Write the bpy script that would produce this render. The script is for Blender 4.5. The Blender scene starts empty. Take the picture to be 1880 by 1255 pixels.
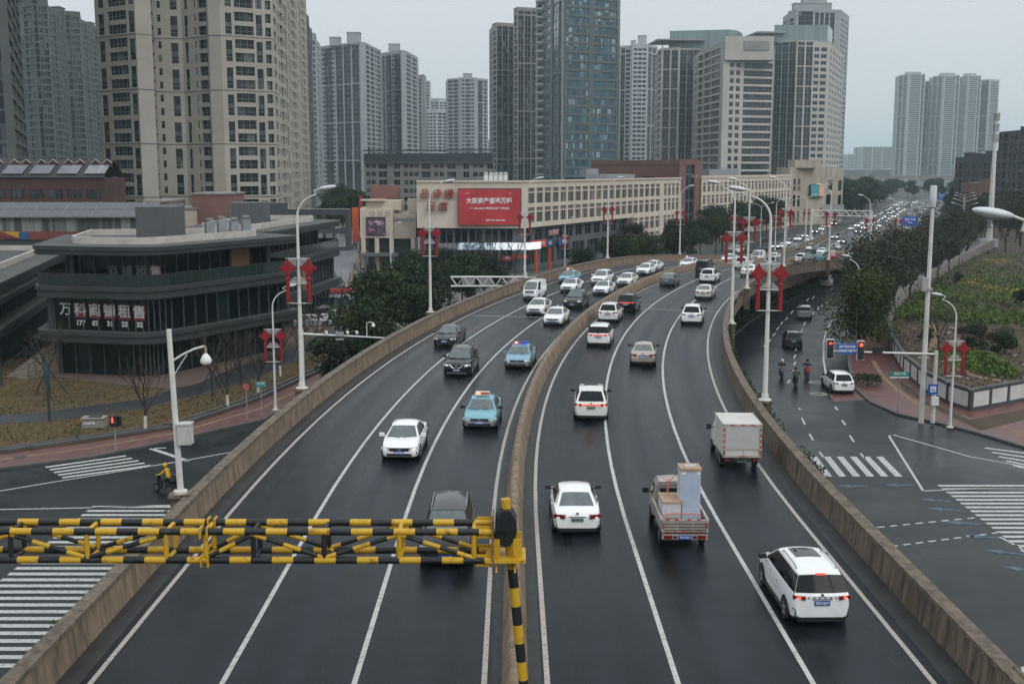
import bpy, bmesh, math, random
from mathutils import Vector, Matrix, noise
from math import radians as RAD, sin, cos, pi, atan2, hypot
random.seed(7)
SC = bpy.context.scene
COL = SC.collection

# ------------------------------------------------------------------ camera
F = 2107.0                      # focal length in photo pixels (1880 wide)
H = 18.6                        # eye height above the street
PITCH = math.atan(317.5 / F)
cd = bpy.data.cameras.new("camera"); cam = bpy.data.objects.new("camera", cd); COL.objects.link(cam)
cam.location = (0, 0, H); cam.rotation_euler = (pi / 2 - PITCH, 0, 0)
cd.sensor_width = 36; cd.lens = F / 1880 * 36; cd.clip_start = 0.1; cd.clip_end = 20000
SC.camera = cam

# ------------------------------------------------------------------ light: heavy overcast
SUN_EL, SUN_ROT = RAD(42), RAD(140)
w = bpy.data.worlds.new("World"); SC.world = w; w.use_nodes = True
nt = w.node_tree; nt.nodes.clear()
out = nt.nodes.new("ShaderNodeOutputWorld"); bg = nt.nodes.new("ShaderNodeBackground")
sky = nt.nodes.new("ShaderNodeTexSky"); sky.sky_type = 'NISHITA'; sky.sun_disc = False
sky.sun_elevation = SUN_EL; sky.sun_rotation = SUN_ROT; sky.air_density = 1.0; sky.dust_density = 6.0; sky.ozone_density = 1.0
tc = nt.nodes.new("ShaderNodeTexCoord"); sep = nt.nodes.new("ShaderNodeSeparateXYZ")
nt.links.new(tc.outputs['Generated'], sep.inputs[0])
mr = nt.nodes.new("ShaderNodeMapRange"); mr.inputs[1].default_value = 0.0; mr.inputs[2].default_value = 1.0
mr.inputs[3].default_value = 8.1; mr.inputs[4].default_value = 13.6      # cloud deck: three times brighter overhead than at the rim
nt.links.new(sep.outputs['Z'], mr.inputs[0])
nz = nt.nodes.new("ShaderNodeTexNoise"); nz.inputs['Scale'].default_value = 2.2; nz.inputs['Detail'].default_value = 4
nt.links.new(tc.outputs['Generated'], nz.inputs['Vector'])
nm = nt.nodes.new("ShaderNodeMapRange"); nm.inputs[3].default_value = 0.93; nm.inputs[4].default_value = 1.07
nt.links.new(nz.outputs['Fac'], nm.inputs[0])
mu = nt.nodes.new("ShaderNodeMath"); mu.operation = 'MULTIPLY'
nt.links.new(mr.outputs[0], mu.inputs[0]); nt.links.new(nm.outputs[0], mu.inputs[1])
cl = nt.nodes.new("ShaderNodeVectorMath"); cl.operation = 'SCALE'; cl.inputs[0].default_value = (0.935, 1.0, 1.035)
nt.links.new(mu.outputs[0], cl.inputs['Scale'])
mx = nt.nodes.new("ShaderNodeMix"); mx.data_type = 'RGBA'; mx.inputs['Factor'].default_value = 0.9
nt.links.new(sky.outputs[0], mx.inputs[6]); nt.links.new(cl.outputs[0], mx.inputs[7])
nt.links.new(mx.outputs[2], bg.inputs[0]); bg.inputs[1].default_value = 0.1
nt.links.new(bg.outputs[0], out.inputs[0])
sd = bpy.data.lights.new("sun", 'SUN'); sd.energy = 1.0; sd.angle = RAD(40); sd.color = (1, 0.985, 0.96)
so = bpy.data.objects.new("sun", sd); COL.objects.link(so)
so.rotation_euler = (pi / 2 - SUN_EL, 0, pi - SUN_ROT)
SC.view_settings.view_transform = 'Standard'; SC.view_settings.look = 'None'
SC.view_settings.exposure = -0.13; SC.view_settings.gamma = 1.0
SC.cycles.max_bounces = 6; SC.cycles.diffuse_bounces = 2; SC.cycles.glossy_bounces = 3; SC.cycles.volume_bounces = 1
SC.cycles.transparent_max_bounces = 6; SC.cycles.caustics_reflective = False; SC.cycles.caustics_refractive = False
SC.cycles.use_denoising = True

# ------------------------------------------------------------------ measuring: photo pixel -> point in the place
CP, SP = cos(PITCH), sin(PITCH)
def ray(px, py):
    u = (px - 940) / F; v = (627.5 - py) / F
    return (u, CP + v * SP, -SP + v * CP)
def gp(px, py, z=0.0):            # where that sight line meets the level z
    d = ray(px, py); t = (z - H) / d[2]
    return (d[0] * t, d[1] * t)
def pt(px, py, y):                # where it meets the plane at distance y
    d = ray(px, py); t = y / d[1]
    return (d[0] * t, y, H + d[2] * t)
def zt(py, y): return pt(940, py, y)[2]
def xt(px, y, py=310): return pt(px, py, y)[0]

# ------------------------------------------------------------------ materials
MATS = {}
def mat(name, col, rough=0.6, metal=0.0, var=0.12, scale=1.5, bump=0.0, stretch=(1, 1, 1), col2=None, spec=0.5, coat=0.0, emit=None, es=1.0, cell=None, detail=4.0, rvar=0.0, thr=None):
    if name in MATS: return MATS[name]
    m = bpy.data.materials.new(name); MATS[name] = m; m.use_nodes = True
    n = m.node_tree.nodes; l = m.node_tree.links; b = n['Principled BSDF']
    b.inputs['Roughness'].default_value = rough; b.inputs['Metallic'].default_value = metal
    b.inputs['Specular IOR Level'].default_value = spec
    if coat: b.inputs['Coat Weight'].default_value = coat; b.inputs['Coat Roughness'].default_value = 0.06
    c = tuple(col) + (1,)
    b.inputs['Base Color'].default_value = c
    if emit:
        b.inputs['Emission Color'].default_value = tuple(emit) + (1,); b.inputs['Emission Strength'].default_value = es
    if var or col2 or bump:
        g = n.new('ShaderNodeNewGeometry'); mp = n.new('ShaderNodeMapping'); mp.inputs['Scale'].default_value = stretch
        l.new(g.outputs['Position'], mp.inputs['Vector'])
        nz = n.new('ShaderNodeTexNoise'); nz.inputs['Scale'].default_value = scale; nz.inputs['Detail'].default_value = detail
        nz.inputs['Roughness'].default_value = 0.62
        l.new(mp.outputs[0], nz.inputs['Vector'])
        a = col2 if col2 else tuple(x * (1 - var) for x in col); z = col if col2 else tuple(min(1, x * (1 + var)) for x in col)
        r = n.new('ShaderNodeValToRGB'); lo, hi = thr if thr else (0.33, 0.67)
        r.color_ramp.elements[0].position = lo; r.color_ramp.elements[1].position = hi
        r.color_ramp.elements[0].color = tuple(a) + (1,); r.color_ramp.elements[1].color = tuple(z) + (1,)
        l.new(nz.outputs['Fac'], r.inputs[0]); l.new(r.outputs[0], b.inputs['Base Color'])
        if rvar:
            rm = n.new('ShaderNodeMapRange'); rm.inputs[1].default_value = 0.3; rm.inputs[2].default_value = 0.7
            rm.inputs[3].default_value = rough - rvar; rm.inputs[4].default_value = rough + rvar
            l.new(nz.outputs['Fac'], rm.inputs[0]); l.new(rm.outputs[0], b.inputs['Roughness'])
        if bump:
            bp = n.new('ShaderNodeBump'); bp.inputs['Strength'].default_value = bump; bp.inputs['Distance'].default_value = 0.03
            l.new(nz.outputs['Fac'], bp.inputs['Height']); l.new(bp.outputs[0], b.inputs['Normal'])
    return m

def glass_mat(name, dark, light, frac=0.25, cell=(1.3, 1.3, 3.0), rough=0.1, spec=0.6):
    """Window glass: rooms behind read dark, some panes carry pale curtains (cells fixed to the building)."""
    if name in MATS: return MATS[name]
    m = bpy.data.materials.new(name); MATS[name] = m; m.use_nodes = True
    n = m.node_tree.nodes; l = m.node_tree.links; b = n['Principled BSDF']
    g = n.new('ShaderNodeNewGeometry')
    dv = n.new('ShaderNodeVectorMath'); dv.operation = 'DIVIDE'; dv.inputs[1].default_value = cell
    fl = n.new('ShaderNodeVectorMath'); fl.operation = 'FLOOR'
    wn = n.new('ShaderNodeTexWhiteNoise'); wn.noise_dimensions = '3D'
    r = n.new('ShaderNodeValToRGB'); e = r.color_ramp.elements
    e[0].position = 0.0; e[0].color = tuple(x * 0.5 for x in dark) + (1,)
    e[1].position = 1.0; e[1].color = tuple(light) + (1,)
    e2 = r.color_ramp.elements.new(1 - frac); e2.color = tuple(dark) + (1,)
    l.new(g.outputs['Position'], dv.inputs[0]); l.new(dv.outputs[0], fl.inputs[0]); l.new(fl.outputs[0], wn.inputs['Vector'])
    l.new(wn.outputs['Value'], r.inputs[0]); l.new(r.outputs[0], b.inputs['Base Color'])
    b.inputs['Roughness'].default_value = rough; b.inputs['Specular IOR Level'].default_value = spec
    return m

# ------------------------------------------------------------------ mesh builder
class MB:
    def __init__(s): s.v = []; s.f = []; s.m = []
    def vs(s, pts):
        k = len(s.v); s.v += [tuple(p) for p in pts]; return list(range(k, k + len(pts)))
    def poly(s, pts, mi=0):
        s.f.append(s.vs(pts)); s.m.append(mi); return s
    def idx(s, ids, mi=0): s.f.append(list(ids)); s.m.append(mi)
    def box(s, c, d, rz=0.0, mi=0, M=None, taper=1.0):
        x, y, z = d[0] / 2, d[1] / 2, d[2] / 2; t = taper
        P = [(-x, -y, -z), (x, -y, -z), (x, y, -z), (-x, y, -z), (-x * t, -y * t, z), (x * t, -y * t, z), (x * t, y * t, z), (-x * t, y * t, z)]
        if M is not None: P = [M @ Vector(p) for p in P]; P = [(p.x + c[0], p.y + c[1], p.z + c[2]) for p in P]
        else:
            ca, sa = cos(rz), sin(rz); P = [(p[0] * ca - p[1] * sa + c[0], p[0] * sa + p[1] * ca + c[1], p[2] + c[2]) for p in P]
        k = s.vs(P)
        for q in ((0, 3, 2, 1), (4, 5, 6, 7), (0, 1, 5, 4), (1, 2, 6, 5), (2, 3, 7, 6), (3, 0, 4, 7)): s.idx([k[i] for i in q], mi)
        return s
    def prism(s, pl, z0, z1, mi=0, mit=None, bottom=True):
        a = 0
        for i in range(len(pl)):
            p, q = pl[i], pl[(i + 1) % len(pl)]; a += p[0] * q[1] - q[0] * p[1]
        if a < 0: pl = pl[::-1]
        z0s = z0 if isinstance(z0, (list, tuple)) else None
        lo = s.vs([(p[0], p[1], z0) for p in pl]); hi = s.vs([(p[0], p[1], z1) for p in pl]); n = len(pl)
        for i in range(n): s.idx([lo[i], lo[(i + 1) % n], hi[(i + 1) % n], hi[i]], mi)
        s.idx(hi, mi if mit is None else mit)
        if bottom: s.idx(lo[::-1], mi)
        return s
    def tube(s, pts, r, n=8, mi=0, cap=True, rough=0.0, mis=None):
        pts = [Vector(p) for p in pts]; R_ = r if isinstance(r, (list, tuple)) else [r] * len(pts); rings = []
        up = None
        for i, p in enumerate(pts):
            d = (pts[min(i + 1, len(pts) - 1)] - pts[max(i - 1, 0)])
            d = d.normalized() if d.length > 1e-9 else Vector((0, 0, 1))
            if up is None: up = Vector((1, 0, 0)) if abs(d.x) < 0.9 else Vector((0, 1, 0))
            a = (up - d * up.dot(d)).normalized(); b = d.cross(a); up = a
            rings.append(s.vs([p + (a * cos(2 * pi * k / n) + b * sin(2 * pi * k / n)) * R_[i] for k in range(n)]))
        for i in range(len(rings) - 1):
            mm = mis[i] if mis else mi
            for k in range(n): s.idx([rings[i][k], rings[i][(k + 1) % n], rings[i + 1][(k + 1) % n], rings[i + 1][k]], mm)
        if cap: s.idx(rings[0][::-1], mis[0] if mis else mi); s.idx(rings[-1], mis[-1] if mis else mi)
        return s
    def lathe(s, c, prof, n=12, mi=0, axis='z'):
        rings = []
        for r, h in prof:
            P = []
            for k in range(n):
                a = 2 * pi * k / n; q = (r * cos(a), r * sin(a), h)
                if axis == 'y': q = (q[0], -q[2], q[1])
                if axis == 'x': q = (q[2], q[0], q[1])
                P.append((c[0] + q[0], c[1] + q[1], c[2] + q[2]))
            rings.append(s.vs(P))
        for i in range(len(rings) - 1):
            for k in range(n): s.idx([rings[i][k], rings[i][(k + 1) % n], rings[i + 1][(k + 1) % n], rings[i + 1][k]], mi)
        s.idx(rings[0][::-1], mi); s.idx(rings[-1], mi)
        return s
    def ell(s, c, r, nu=12, nv=7, mi=0, M=None):
        P = []
        for j in range(nv + 1):
            t = -pi / 2 + pi * j / nv; t = max(-1.54, min(1.54, t)); ring = []
            for k in range(nu):
                a = 2 * pi * k / nu; q = Vector((r[0] * cos(t) * cos(a), r[1] * cos(t) * sin(a), r[2] * sin(t)))
                if M is not None: q = M @ q
                ring.append((c[0] + q.x, c[1] + q.y, c[2] + q.z))
            P.append(s.vs(ring))
        for j in range(nv):
            for k in range(nu): s.idx([P[j][k], P[j][(k + 1) % nu], P[j + 1][(k + 1) % nu], P[j + 1][k]], mi)
        s.idx(P[0][::-1], mi); s.idx(P[-1], mi)
        return s
    def mesh(s, name, mats, smooth=None):
        me = bpy.data.meshes.new(name); me.from_pydata(s.v, [], s.f); me.polygons.foreach_set('material_index', s.m)
        for m in (mats if isinstance(mats, (list, tuple)) else [mats]): me.materials.append(m)
        if smooth is not None:
            me.polygons.foreach_set('use_smooth', [True] * len(s.f))
            try: me.set_sharp_from_angle(angle=RAD(smooth))
            except Exception: pass
        me.update(); return me
    def build(s, name, mats, parent=None, smooth=None, loc=None, rz=0.0):
        return link(name, s.mesh(name, mats, smooth), parent, loc, rz)

def link(name, me, parent=None, loc=None, rz=0.0):
    o = bpy.data.objects.new(name, me); COL.objects.link(o)
    if parent is not None: o.parent = parent
    if loc is not None: o.location = loc
    o.rotation_euler.z = rz
    return o
def tag(o, label=None, cat=None, group=None, kind=None):
    if label: o['label'] = label
    if cat: o['category'] = cat
    if group: o['group'] = group
    if kind: o['kind'] = kind
    return o
def thing(name, label, cat, loc=(0, 0, 0), rz=0.0, group=None):
    o = bpy.data.objects.new(name, None); COL.objects.link(o); o.location = loc; o.rotation_euler.z = rz; o.empty_display_size = 0.3
    return tag(o, label, cat, group)
KIDS = {}
def kids(o):
    return [c for c in KIDS.get(o.name, [])] or list(o.children)
def dup(o, loc=None, rz=None, label=None, group=None, parent=None):
    ch = list(o.children)
    c = o.copy(); COL.objects.link(c)
    if parent is not None: c.parent = parent
    if loc is not None: c.location = loc
    if rz is not None: c.rotation_euler.z = rz
    if label: c['label'] = label
    if group: c['group'] = group
    for k in ch: dup(k, parent=c)
    return c
ORD = ['first', 'second', 'third', 'fourth', 'fifth', 'sixth', 'seventh', 'eighth', 'ninth', 'tenth', 'eleventh', 'twelfth', 'thirteenth', 'fourteenth', 'fifteenth', 'sixteenth', 'seventeenth', 'eighteenth', 'nineteenth', 'twentieth']
def ordw(i):
    if i < 20: return ORD[i]
    t, u = divmod(i + 1, 10); T = {2: 'twenty', 3: 'thirty', 4: 'forty', 5: 'fifty', 6: 'sixty'}[t]
    return T + ('ieth' if u == 0 else '-' + ORD[u - 1]) if u else {2: 'twentieth', 3: 'thirtieth', 4: 'fortieth', 5: 'fiftieth', 6: 'sixtieth'}[t]

def text_mesh(s, size, ext=0.02, bold=0.0, align='CENTER', sp=1.0):
    cu = bpy.data.curves.new('lettering', 'FONT'); cu.body = s; cu.size = size; cu.extrude = ext; cu.align_x = align; cu.align_y = 'CENTER'
    cu.offset = bold; cu.space_character = sp; cu.resolution_u = 3
    o = bpy.data.objects.new('lettering', cu); COL.objects.link(o)
    dg = bpy.context.evaluated_depsgraph_get(); me = bpy.data.meshes.new_from_object(o.evaluated_get(dg))
    bpy.data.objects.remove(o); bpy.data.curves.remove(cu)
    me.transform(Matrix.Rotation(pi / 2, 4, 'X'))      # upright, facing -y
    return me
def text(s, size, m, parent=None, loc=(0, 0, 0), rz=0.0, ext=0.02, bold=0.0, name='lettering', sp=1.0, fitw=None):
    me = text_mesh(s, size, ext, bold, sp=sp)
    if fitw:
        xs = [v.co.x for v in me.vertices]; wd = max(xs) - min(xs); me.transform(Matrix.Scale(fitw / wd, 4, (1, 0, 0)))
    me.materials.clear(); me.materials.append(m)
    return link(name, me, parent, loc, rz)

# ------------------------------------------------------------------ the curve of the expressway
RC, TH0 = 280.0, RAD(27)
S1 = 42.0; S2 = S1 + RC * TH0; S3 = 262.0; TH1 = RAD(21.3); R2_ = 450.0; S4 = S3 + R2_ * (TH0 - TH1)
def axis(s):
    if s <= S1: return (0.08, s, 0.0)
    if s <= S2:
        t = (s - S1) / RC; return (0.08 + RC * (1 - cos(t)), S1 + RC * sin(t), t)
    x2, y2 = 0.08 + RC * (1 - cos(TH0)), S1 + RC * sin(TH0)
    if s <= S3: return (x2 + (s - S2) * sin(TH0), y2 + (s - S2) * cos(TH0), TH0)
    x3, y3 = x2 + (S3 - S2) * sin(TH0), y2 + (S3 - S2) * cos(TH0)
    t = min(s, S4) - S3; h = TH0 - t / R2_
    x4 = x3 + R2_ * (cos(h) - cos(TH0)); y4 = y3 + R2_ * (sin(TH0) - sin(h))
    if s <= S4: return (x4, y4, h)
    return (x4 + (s - S4) * sin(TH1), y4 + (s - S4) * cos(TH1), TH1)
def off(s, o):
    x, y, h = axis(s); return (x + o * cos(h), y - o * sin(h))
ZD = 5.1
def zdeck(s):
    if s <= 150: return ZD
    u = min(1, (s - 150) / 112); return 0.03 + (ZD - 0.03) * (1 - u * u * (3 - 2 * u))
def near_s(x, y):
    s = y
    for _ in range(25):
        ax, ay, h = axis(s); s += (x - ax) * sin(h) + (y - ay) * cos(h)
    ax, ay, h = axis(s); return s, (x - ax) * cos(h) - (y - ay) * sin(h), h
def srange(a, b, st=4.0):
    n = max(1, int(math.ceil(abs(b - a) / st))); return [a + (b - a) * i / n for i in range(n + 1)]
def ribbon(mb, s0, s1, o0, o1, dz=0.0, z=None, mi=0, st=4.0):
    S = srange(s0, s1, st); prev = None
    for s in S:
        zz = (zdeck(s) if z is None else z) + dz; a = off(s, o0); b = off(s, o1)
        k = mb.vs([(a[0], a[1], zz), (b[0], b[1], zz)])
        if prev: mb.idx([prev[0], prev[1], k[1], k[0]], mi)
        prev = k
def sweep(mb, s0, s1, prof, z=None, mi=0, st=4.0, cap=True):
    """prof: closed outline [(offset, height above the road)] seen along the road, counter-clockwise."""
    S = srange(s0, s1, st); rings = []
    for s in S:
        zz = zdeck(s) if z is None else z
        rings.append(mb.vs([(*off(s, o), zz + h) for o, h in prof]))
    n = len(prof)
    for i in range(len(rings) - 1):
        for k in range(n): mb.idx([rings[i][k], rings[i][(k + 1) % n], rings[i + 1][(k + 1) % n], rings[i + 1][k]], mi)
    if cap: mb.idx(rings[0][::-1], mi); mb.idx(rings[-1], mi)
def kerb_strip(mb, pts, w, z):
    line_poly(mb, pts, w, z); P = [Vector((p[0], p[1])) for p in pts]; prev = None
    for i, p in enumerate(P):
        d = (P[min(i + 1, len(P) - 1)] - P[max(i - 1, 0)]).normalized(); n = Vector((-d.y, d.x)) * (w / 2)
        k = mb.vs([(p.x + n.x, p.y + n.y, z), (p.x + n.x, p.y + n.y, 0), (p.x - n.x, p.y - n.y, z), (p.x - n.x, p.y - n.y, 0)])
        if prev: mb.idx([prev[0], prev[1], k[1], k[0]]); mb.idx([prev[2], prev[3], k[3], k[2]])
        prev = k
def line_poly(mb, pts, w, z, mi=0):
    """painted line of width w along ground points."""
    P = [Vector((p[0], p[1])) for p in pts]; prev = None
    for i, p in enumerate(P):
        d = (P[min(i + 1, len(P) - 1)] - P[max(i - 1, 0)]).normalized(); n = Vector((-d.y, d.x)) * (w / 2)
        k = mb.vs([(p.x + n.x, p.y + n.y, z), (p.x - n.x, p.y - n.y, z)])
        if prev: mb.idx([prev[0], prev[1], k[1], k[0]], mi)
        prev = k
# ------------------------------------------------------------------ shared materials
def road_material():
    """Wet asphalt: worn wheel tracks run along each lane (the sheet carries offset and distance as its UV)."""
    m = mat('asphalt_wet', (0.0170, 0.0208, 0.0262), rough=0.30, var=0.0, col2=(0.0072, 0.0092, 0.0120), scale=0.9, rvar=0.09, spec=0.10, detail=10, thr=(.25, .75))
    n = m.node_tree.nodes; l = m.node_tree.links; b = n['Principled BSDF']
    uv = n.new('ShaderNodeUVMap'); sp = n.new('ShaderNodeSeparateXYZ'); l.new(uv.outputs[0], sp.inputs[0])
    def M(op, a, c=None):
        x = n.new('ShaderNodeMath'); x.operation = op
        for i, v in enumerate((a, c)):
            if v is None: continue
            if isinstance(v, (int, float)): x.inputs[i].default_value = v
            else: l.new(v, x.inputs[i])
        return x.outputs[0]
    f = M('MULTIPLY', M('SUBTRACT', M('ABSOLUTE', sp.outputs[0]), .83), 4 * pi / 3.5)
    tr = M('MULTIPLY', M('COSINE', f), .5)
    st = n.new('ShaderNodeMapping'); st.inputs['Scale'].default_value = (1.4, .035, 1); l.new(uv.outputs[0], st.inputs[0])
    n1 = n.new('ShaderNodeTexNoise'); n1.inputs['Scale'].default_value = 1; n1.inputs['Detail'].default_value = 6; l.new(st.outputs[0], n1.inputs['Vector'])
    st2 = n.new('ShaderNodeMapping'); st2.inputs['Scale'].default_value = (.35, .05, 1); l.new(uv.outputs[0], st2.inputs[0])
    n2 = n.new('ShaderNodeTexNoise'); n2.inputs['Scale'].default_value = 1; n2.inputs['Detail'].default_value = 3; l.new(st2.outputs[0], n2.inputs['Vector'])
    k = M('ADD', M('ADD', M('MULTIPLY', tr, M('MULTIPLY', n2.outputs['Fac'], 1.0)), M('MULTIPLY', M('SUBTRACT', n1.outputs['Fac'], .5), 1.5)), M('MULTIPLY', M('SUBTRACT', n2.outputs['Fac'], .5), .9))
    base = b.inputs['Base Color'].links[0].from_socket
    sc = n.new('ShaderNodeVectorMath'); sc.operation = 'SCALE'; l.new(base, sc.inputs[0]); l.new(M('ADD', 1.0, M('MULTIPLY', k, 1.15)), sc.inputs['Scale']); l.new(sc.outputs[0], b.inputs['Base Color'])
    l.new(M('ADD', .31, M('MULTIPLY', k, .15)), b.inputs['Roughness'])
    b.inputs['Specular Tint'].default_value = (.84, .94, 1, 1)
    return m
ASPH = road_material()
ASPH2 = mat('asphalt_street', (0.019, 0.022, 0.025), rough=0.33, col2=(0.009, 0.0108, 0.0128), scale=0.16, rvar=0.12, spec=0.15, detail=9)
SHOULDER = mat('asphalt_grit', (0.034, 0.034, 0.034), rough=0.6, col2=(0.013, 0.0135, 0.014), scale=1.2, detail=8)
PAINT = mat('road_paint', (0.47, 0.475, 0.46), rough=0.55, col2=(0.20, 0.205, 0.205), scale=5, detail=12, thr=(0.30, 0.50))
PAINT_Y = mat('road_paint_cream', (0.44, 0.40, 0.355), rough=0.6, col2=(0.17, 0.155, 0.14), scale=9, detail=12, thr=(0.33, 0.5))
PAINT_F = mat('road_paint_worn_blue', (0.075, 0.16, 0.24), rough=0.5, col2=(0.02, 0.03, 0.04), scale=5)
PARAPET = mat('stained_concrete', (0.26, 0.185, 0.122), rough=0.8, col2=(0.060, 0.046, 0.035), scale=1.3, stretch=(2.2, 2.2, 0.35), detail=10, bump=0.25, thr=(0.25, 0.62))
PARA_D = mat('stained_concrete_dark', (0.19, 0.142, 0.096), rough=0.8, col2=(0.030, 0.028, 0.026), scale=1.3, stretch=(2.0, 2.0, 0.3), detail=10, bump=0.25, thr=(0.33, 0.62))
CAPC = mat('parapet_cap', (0.20, 0.155, 0.110), rough=0.85, col2=(0.07, 0.058, 0.045), scale=3.0, detail=9, bump=0.2)
CONC = mat('concrete', (0.30, 0.28, 0.25), rough=0.8, col2=(0.17, 0.16, 0.15), scale=0.8, detail=9, bump=0.1)
CONC_PINK = mat('abutment_stone', (0.42, 0.30, 0.22), rough=0.8, var=0.15, scale=0.6)
RED_PAVE = mat('red_paving', (0.16, 0.060, 0.050), rough=0.45, col2=(0.085, 0.038, 0.034), scale=1.4, detail=9, rvar=0.15)
PINK_PAVE = mat('pink_paving', (0.16, 0.11, 0.09), rough=0.5, col2=(0.10, 0.072, 0.06), scale=1.2, detail=8)
GREY_PAVE = mat('grey_paving', (0.14, 0.13, 0.137), rough=0.4, col2=(0.08, 0.077, 0.082), scale=0.5, detail=8, rvar=0.12)
KERB = mat('kerb_stone', (0.075, 0.076, 0.074), rough=0.7, var=0.25, scale=1.5)
YELLOW_PAVE = mat('tactile_paving', (0.20, 0.125, 0.055), rough=0.7, var=0.25, scale=2)
DRYGRASS = mat('dry_grass', (0.098, 0.060, 0.016), rough=0.95, col2=(0.046, 0.036, 0.012), scale=0.8, detail=12, bump=0.5)
EARTH = mat('earth_field', (0.085, 0.052, 0.032), rough=0.95, col2=(0.035, 0.027, 0.017), scale=0.35, detail=12, bump=0.4)
WASTE = mat('ground_far', (0.10, 0.10, 0.09), rough=0.9, col2=(0.05, 0.055, 0.045), scale=0.03, detail=10)
WHITE_STEEL = mat('white_steel', (0.62, 0.62, 0.60), rough=0.4, var=0.08, scale=1.2)
POLE_DIRTY = mat('white_steel_weathered', (0.66, 0.65, 0.61), rough=0.45, col2=(0.46, 0.42, 0.35), scale=1.4, stretch=(1, 1, 0.4), thr=(0.2, 0.5))
LAMP_HEAD = mat('lamp_housing', (0.60, 0.63, 0.64), rough=0.3, var=0.05)
GREY_STEEL = mat('grey_steel', (0.25, 0.26, 0.27), rough=0.45, var=0.1)
DARK_STEEL = mat('dark_steel', (0.03, 0.032, 0.035), rough=0.5, var=0.2)
BLACK = mat('black_paint', (0.010, 0.012, 0.014), rough=0.5, col2=(0.040, 0.040, 0.038), scale=6, detail=12, thr=(.28, .42))
YELLOW = mat('yellow_paint', (0.58, 0.34, 0.018), rough=0.45, col2=(0.20, 0.095, 0.015), scale=5, detail=12, thr=(0.30, 0.44), bump=.15)
KNOT_RED = mat('knot_red', (0.27, 0.008, 0.014), rough=0.45, var=0.25, scale=5, emit=(0.5, 0.01, 0.015), es=0.0)
SIGN_BLUE = mat('sign_blue', (0.010, 0.11, 0.46), rough=0.4, var=0.05)
SIGN_GREEN = mat('sign_green', (0.01, 0.24, 0.18), rough=0.4, var=0.05)
WHITE = mat('white_plain', (0.75, 0.75, 0.74), rough=0.5, var=0.04)
SIGN_BACK = mat('sign_back', (0.32, 0.33, 0.33), rough=0.5, var=0.1)
RUBBER = mat('rubber', (0.012, 0.012, 0.013), rough=0.75, var=0.2, scale=8)
RIM = mat('alloy_rim', (0.40, 0.41, 0.42), rough=0.3, metal=0.8, var=0.05)
CARGLASS = mat('car_glass', (0.022, 0.030, 0.033), rough=0.05, var=0.25, scale=3, spec=0.45)
CARGLASS_F = mat('windscreen_glass', (0.075, 0.098, 0.102), rough=0.05, var=0.35, scale=2.2, spec=1.0)
TRIM = mat('black_trim', (0.014, 0.015, 0.016), rough=0.5, var=0.1)
CHROME = mat('chrome', (0.62, 0.63, 0.64), rough=0.18, metal=0.9, var=0.03)
HEAD_ON = mat('headlamp_lit', (0.85, 0.87, 0.87), rough=0.15, var=0, emit=(0.92, 1.0, 0.98), es=1.7)
HEAD_OFF = mat('headlamp_off', (0.48, 0.51, 0.53), rough=0.12, var=0.3, scale=12, spec=0.8)
PRIVACY = mat('privacy_glass', (0.008, 0.011, 0.012), rough=0.10, var=0.2, scale=3, spec=0.22)
TAIL_OFF = mat('taillamp_off', (0.20, 0.010, 0.013), rough=0.15, var=0.2, scale=8)
TAIL_ON = mat('taillamp_lit', (0.6, 0.03, 0.02), rough=0.2, var=0, emit=(1.0, 0.10, 0.06), es=1.5)
PLATE_B = mat('plate_blue', (0.015, 0.10, 0.42), rough=0.4, var=0.05)
PLATE_G = mat('plate_green', (0.22, 0.38, 0.29), rough=0.4, var=0.1)
WOODC = mat('dark_brown_panel', (0.20, 0.095, 0.035), rough=0.5, var=0.15)
def paint(name, c, metal=0.0):
    return mat('paint_' + name, c, rough=0.16, metal=metal, var=0.045, scale=2.0, coat=0.4, spec=0.35)
P_WHITE = paint('white', (0.84, 0.85, 0.85)); P_IVORY = paint('ivory', (0.74, 0.735, 0.70)); P_BLACK = paint('black', (0.006, 0.007, 0.008)); P_DGREY = paint('dark_grey', (0.022, 0.025, 0.028), 0.1)
P_SILVER = paint('silver', (0.36, 0.375, 0.39), 0.4); P_BEIGE = paint('beige', (0.40, 0.355, 0.31), 0.3); P_TAXI = paint('taxi_blue', (0.17, 0.39, 0.47)); P_POLICE = paint('pale_blue', (0.19, 0.34, 0.45))
P_GREY = paint('grey', (0.14, 0.15, 0.16), 0.3); P_RED = paint('red', (0.38, 0.025, 0.025)); P_CREAM = paint('cream', (0.58, 0.555, 0.50)); P_BLUE = paint('blue', (0.03, 0.10, 0.26)); P_TEAL = paint('teal', (0.04, 0.26, 0.28))
# ================================================================== SETTING: ground, streets, expressway
mb = MB(); mb.poly([(-5200, -600, -0.02), (5200, -600, -0.02), (5200, 7000, -0.02), (-5200, 7000, -0.02)])
tag(mb.build('ground', WASTE), kind='structure')
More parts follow.
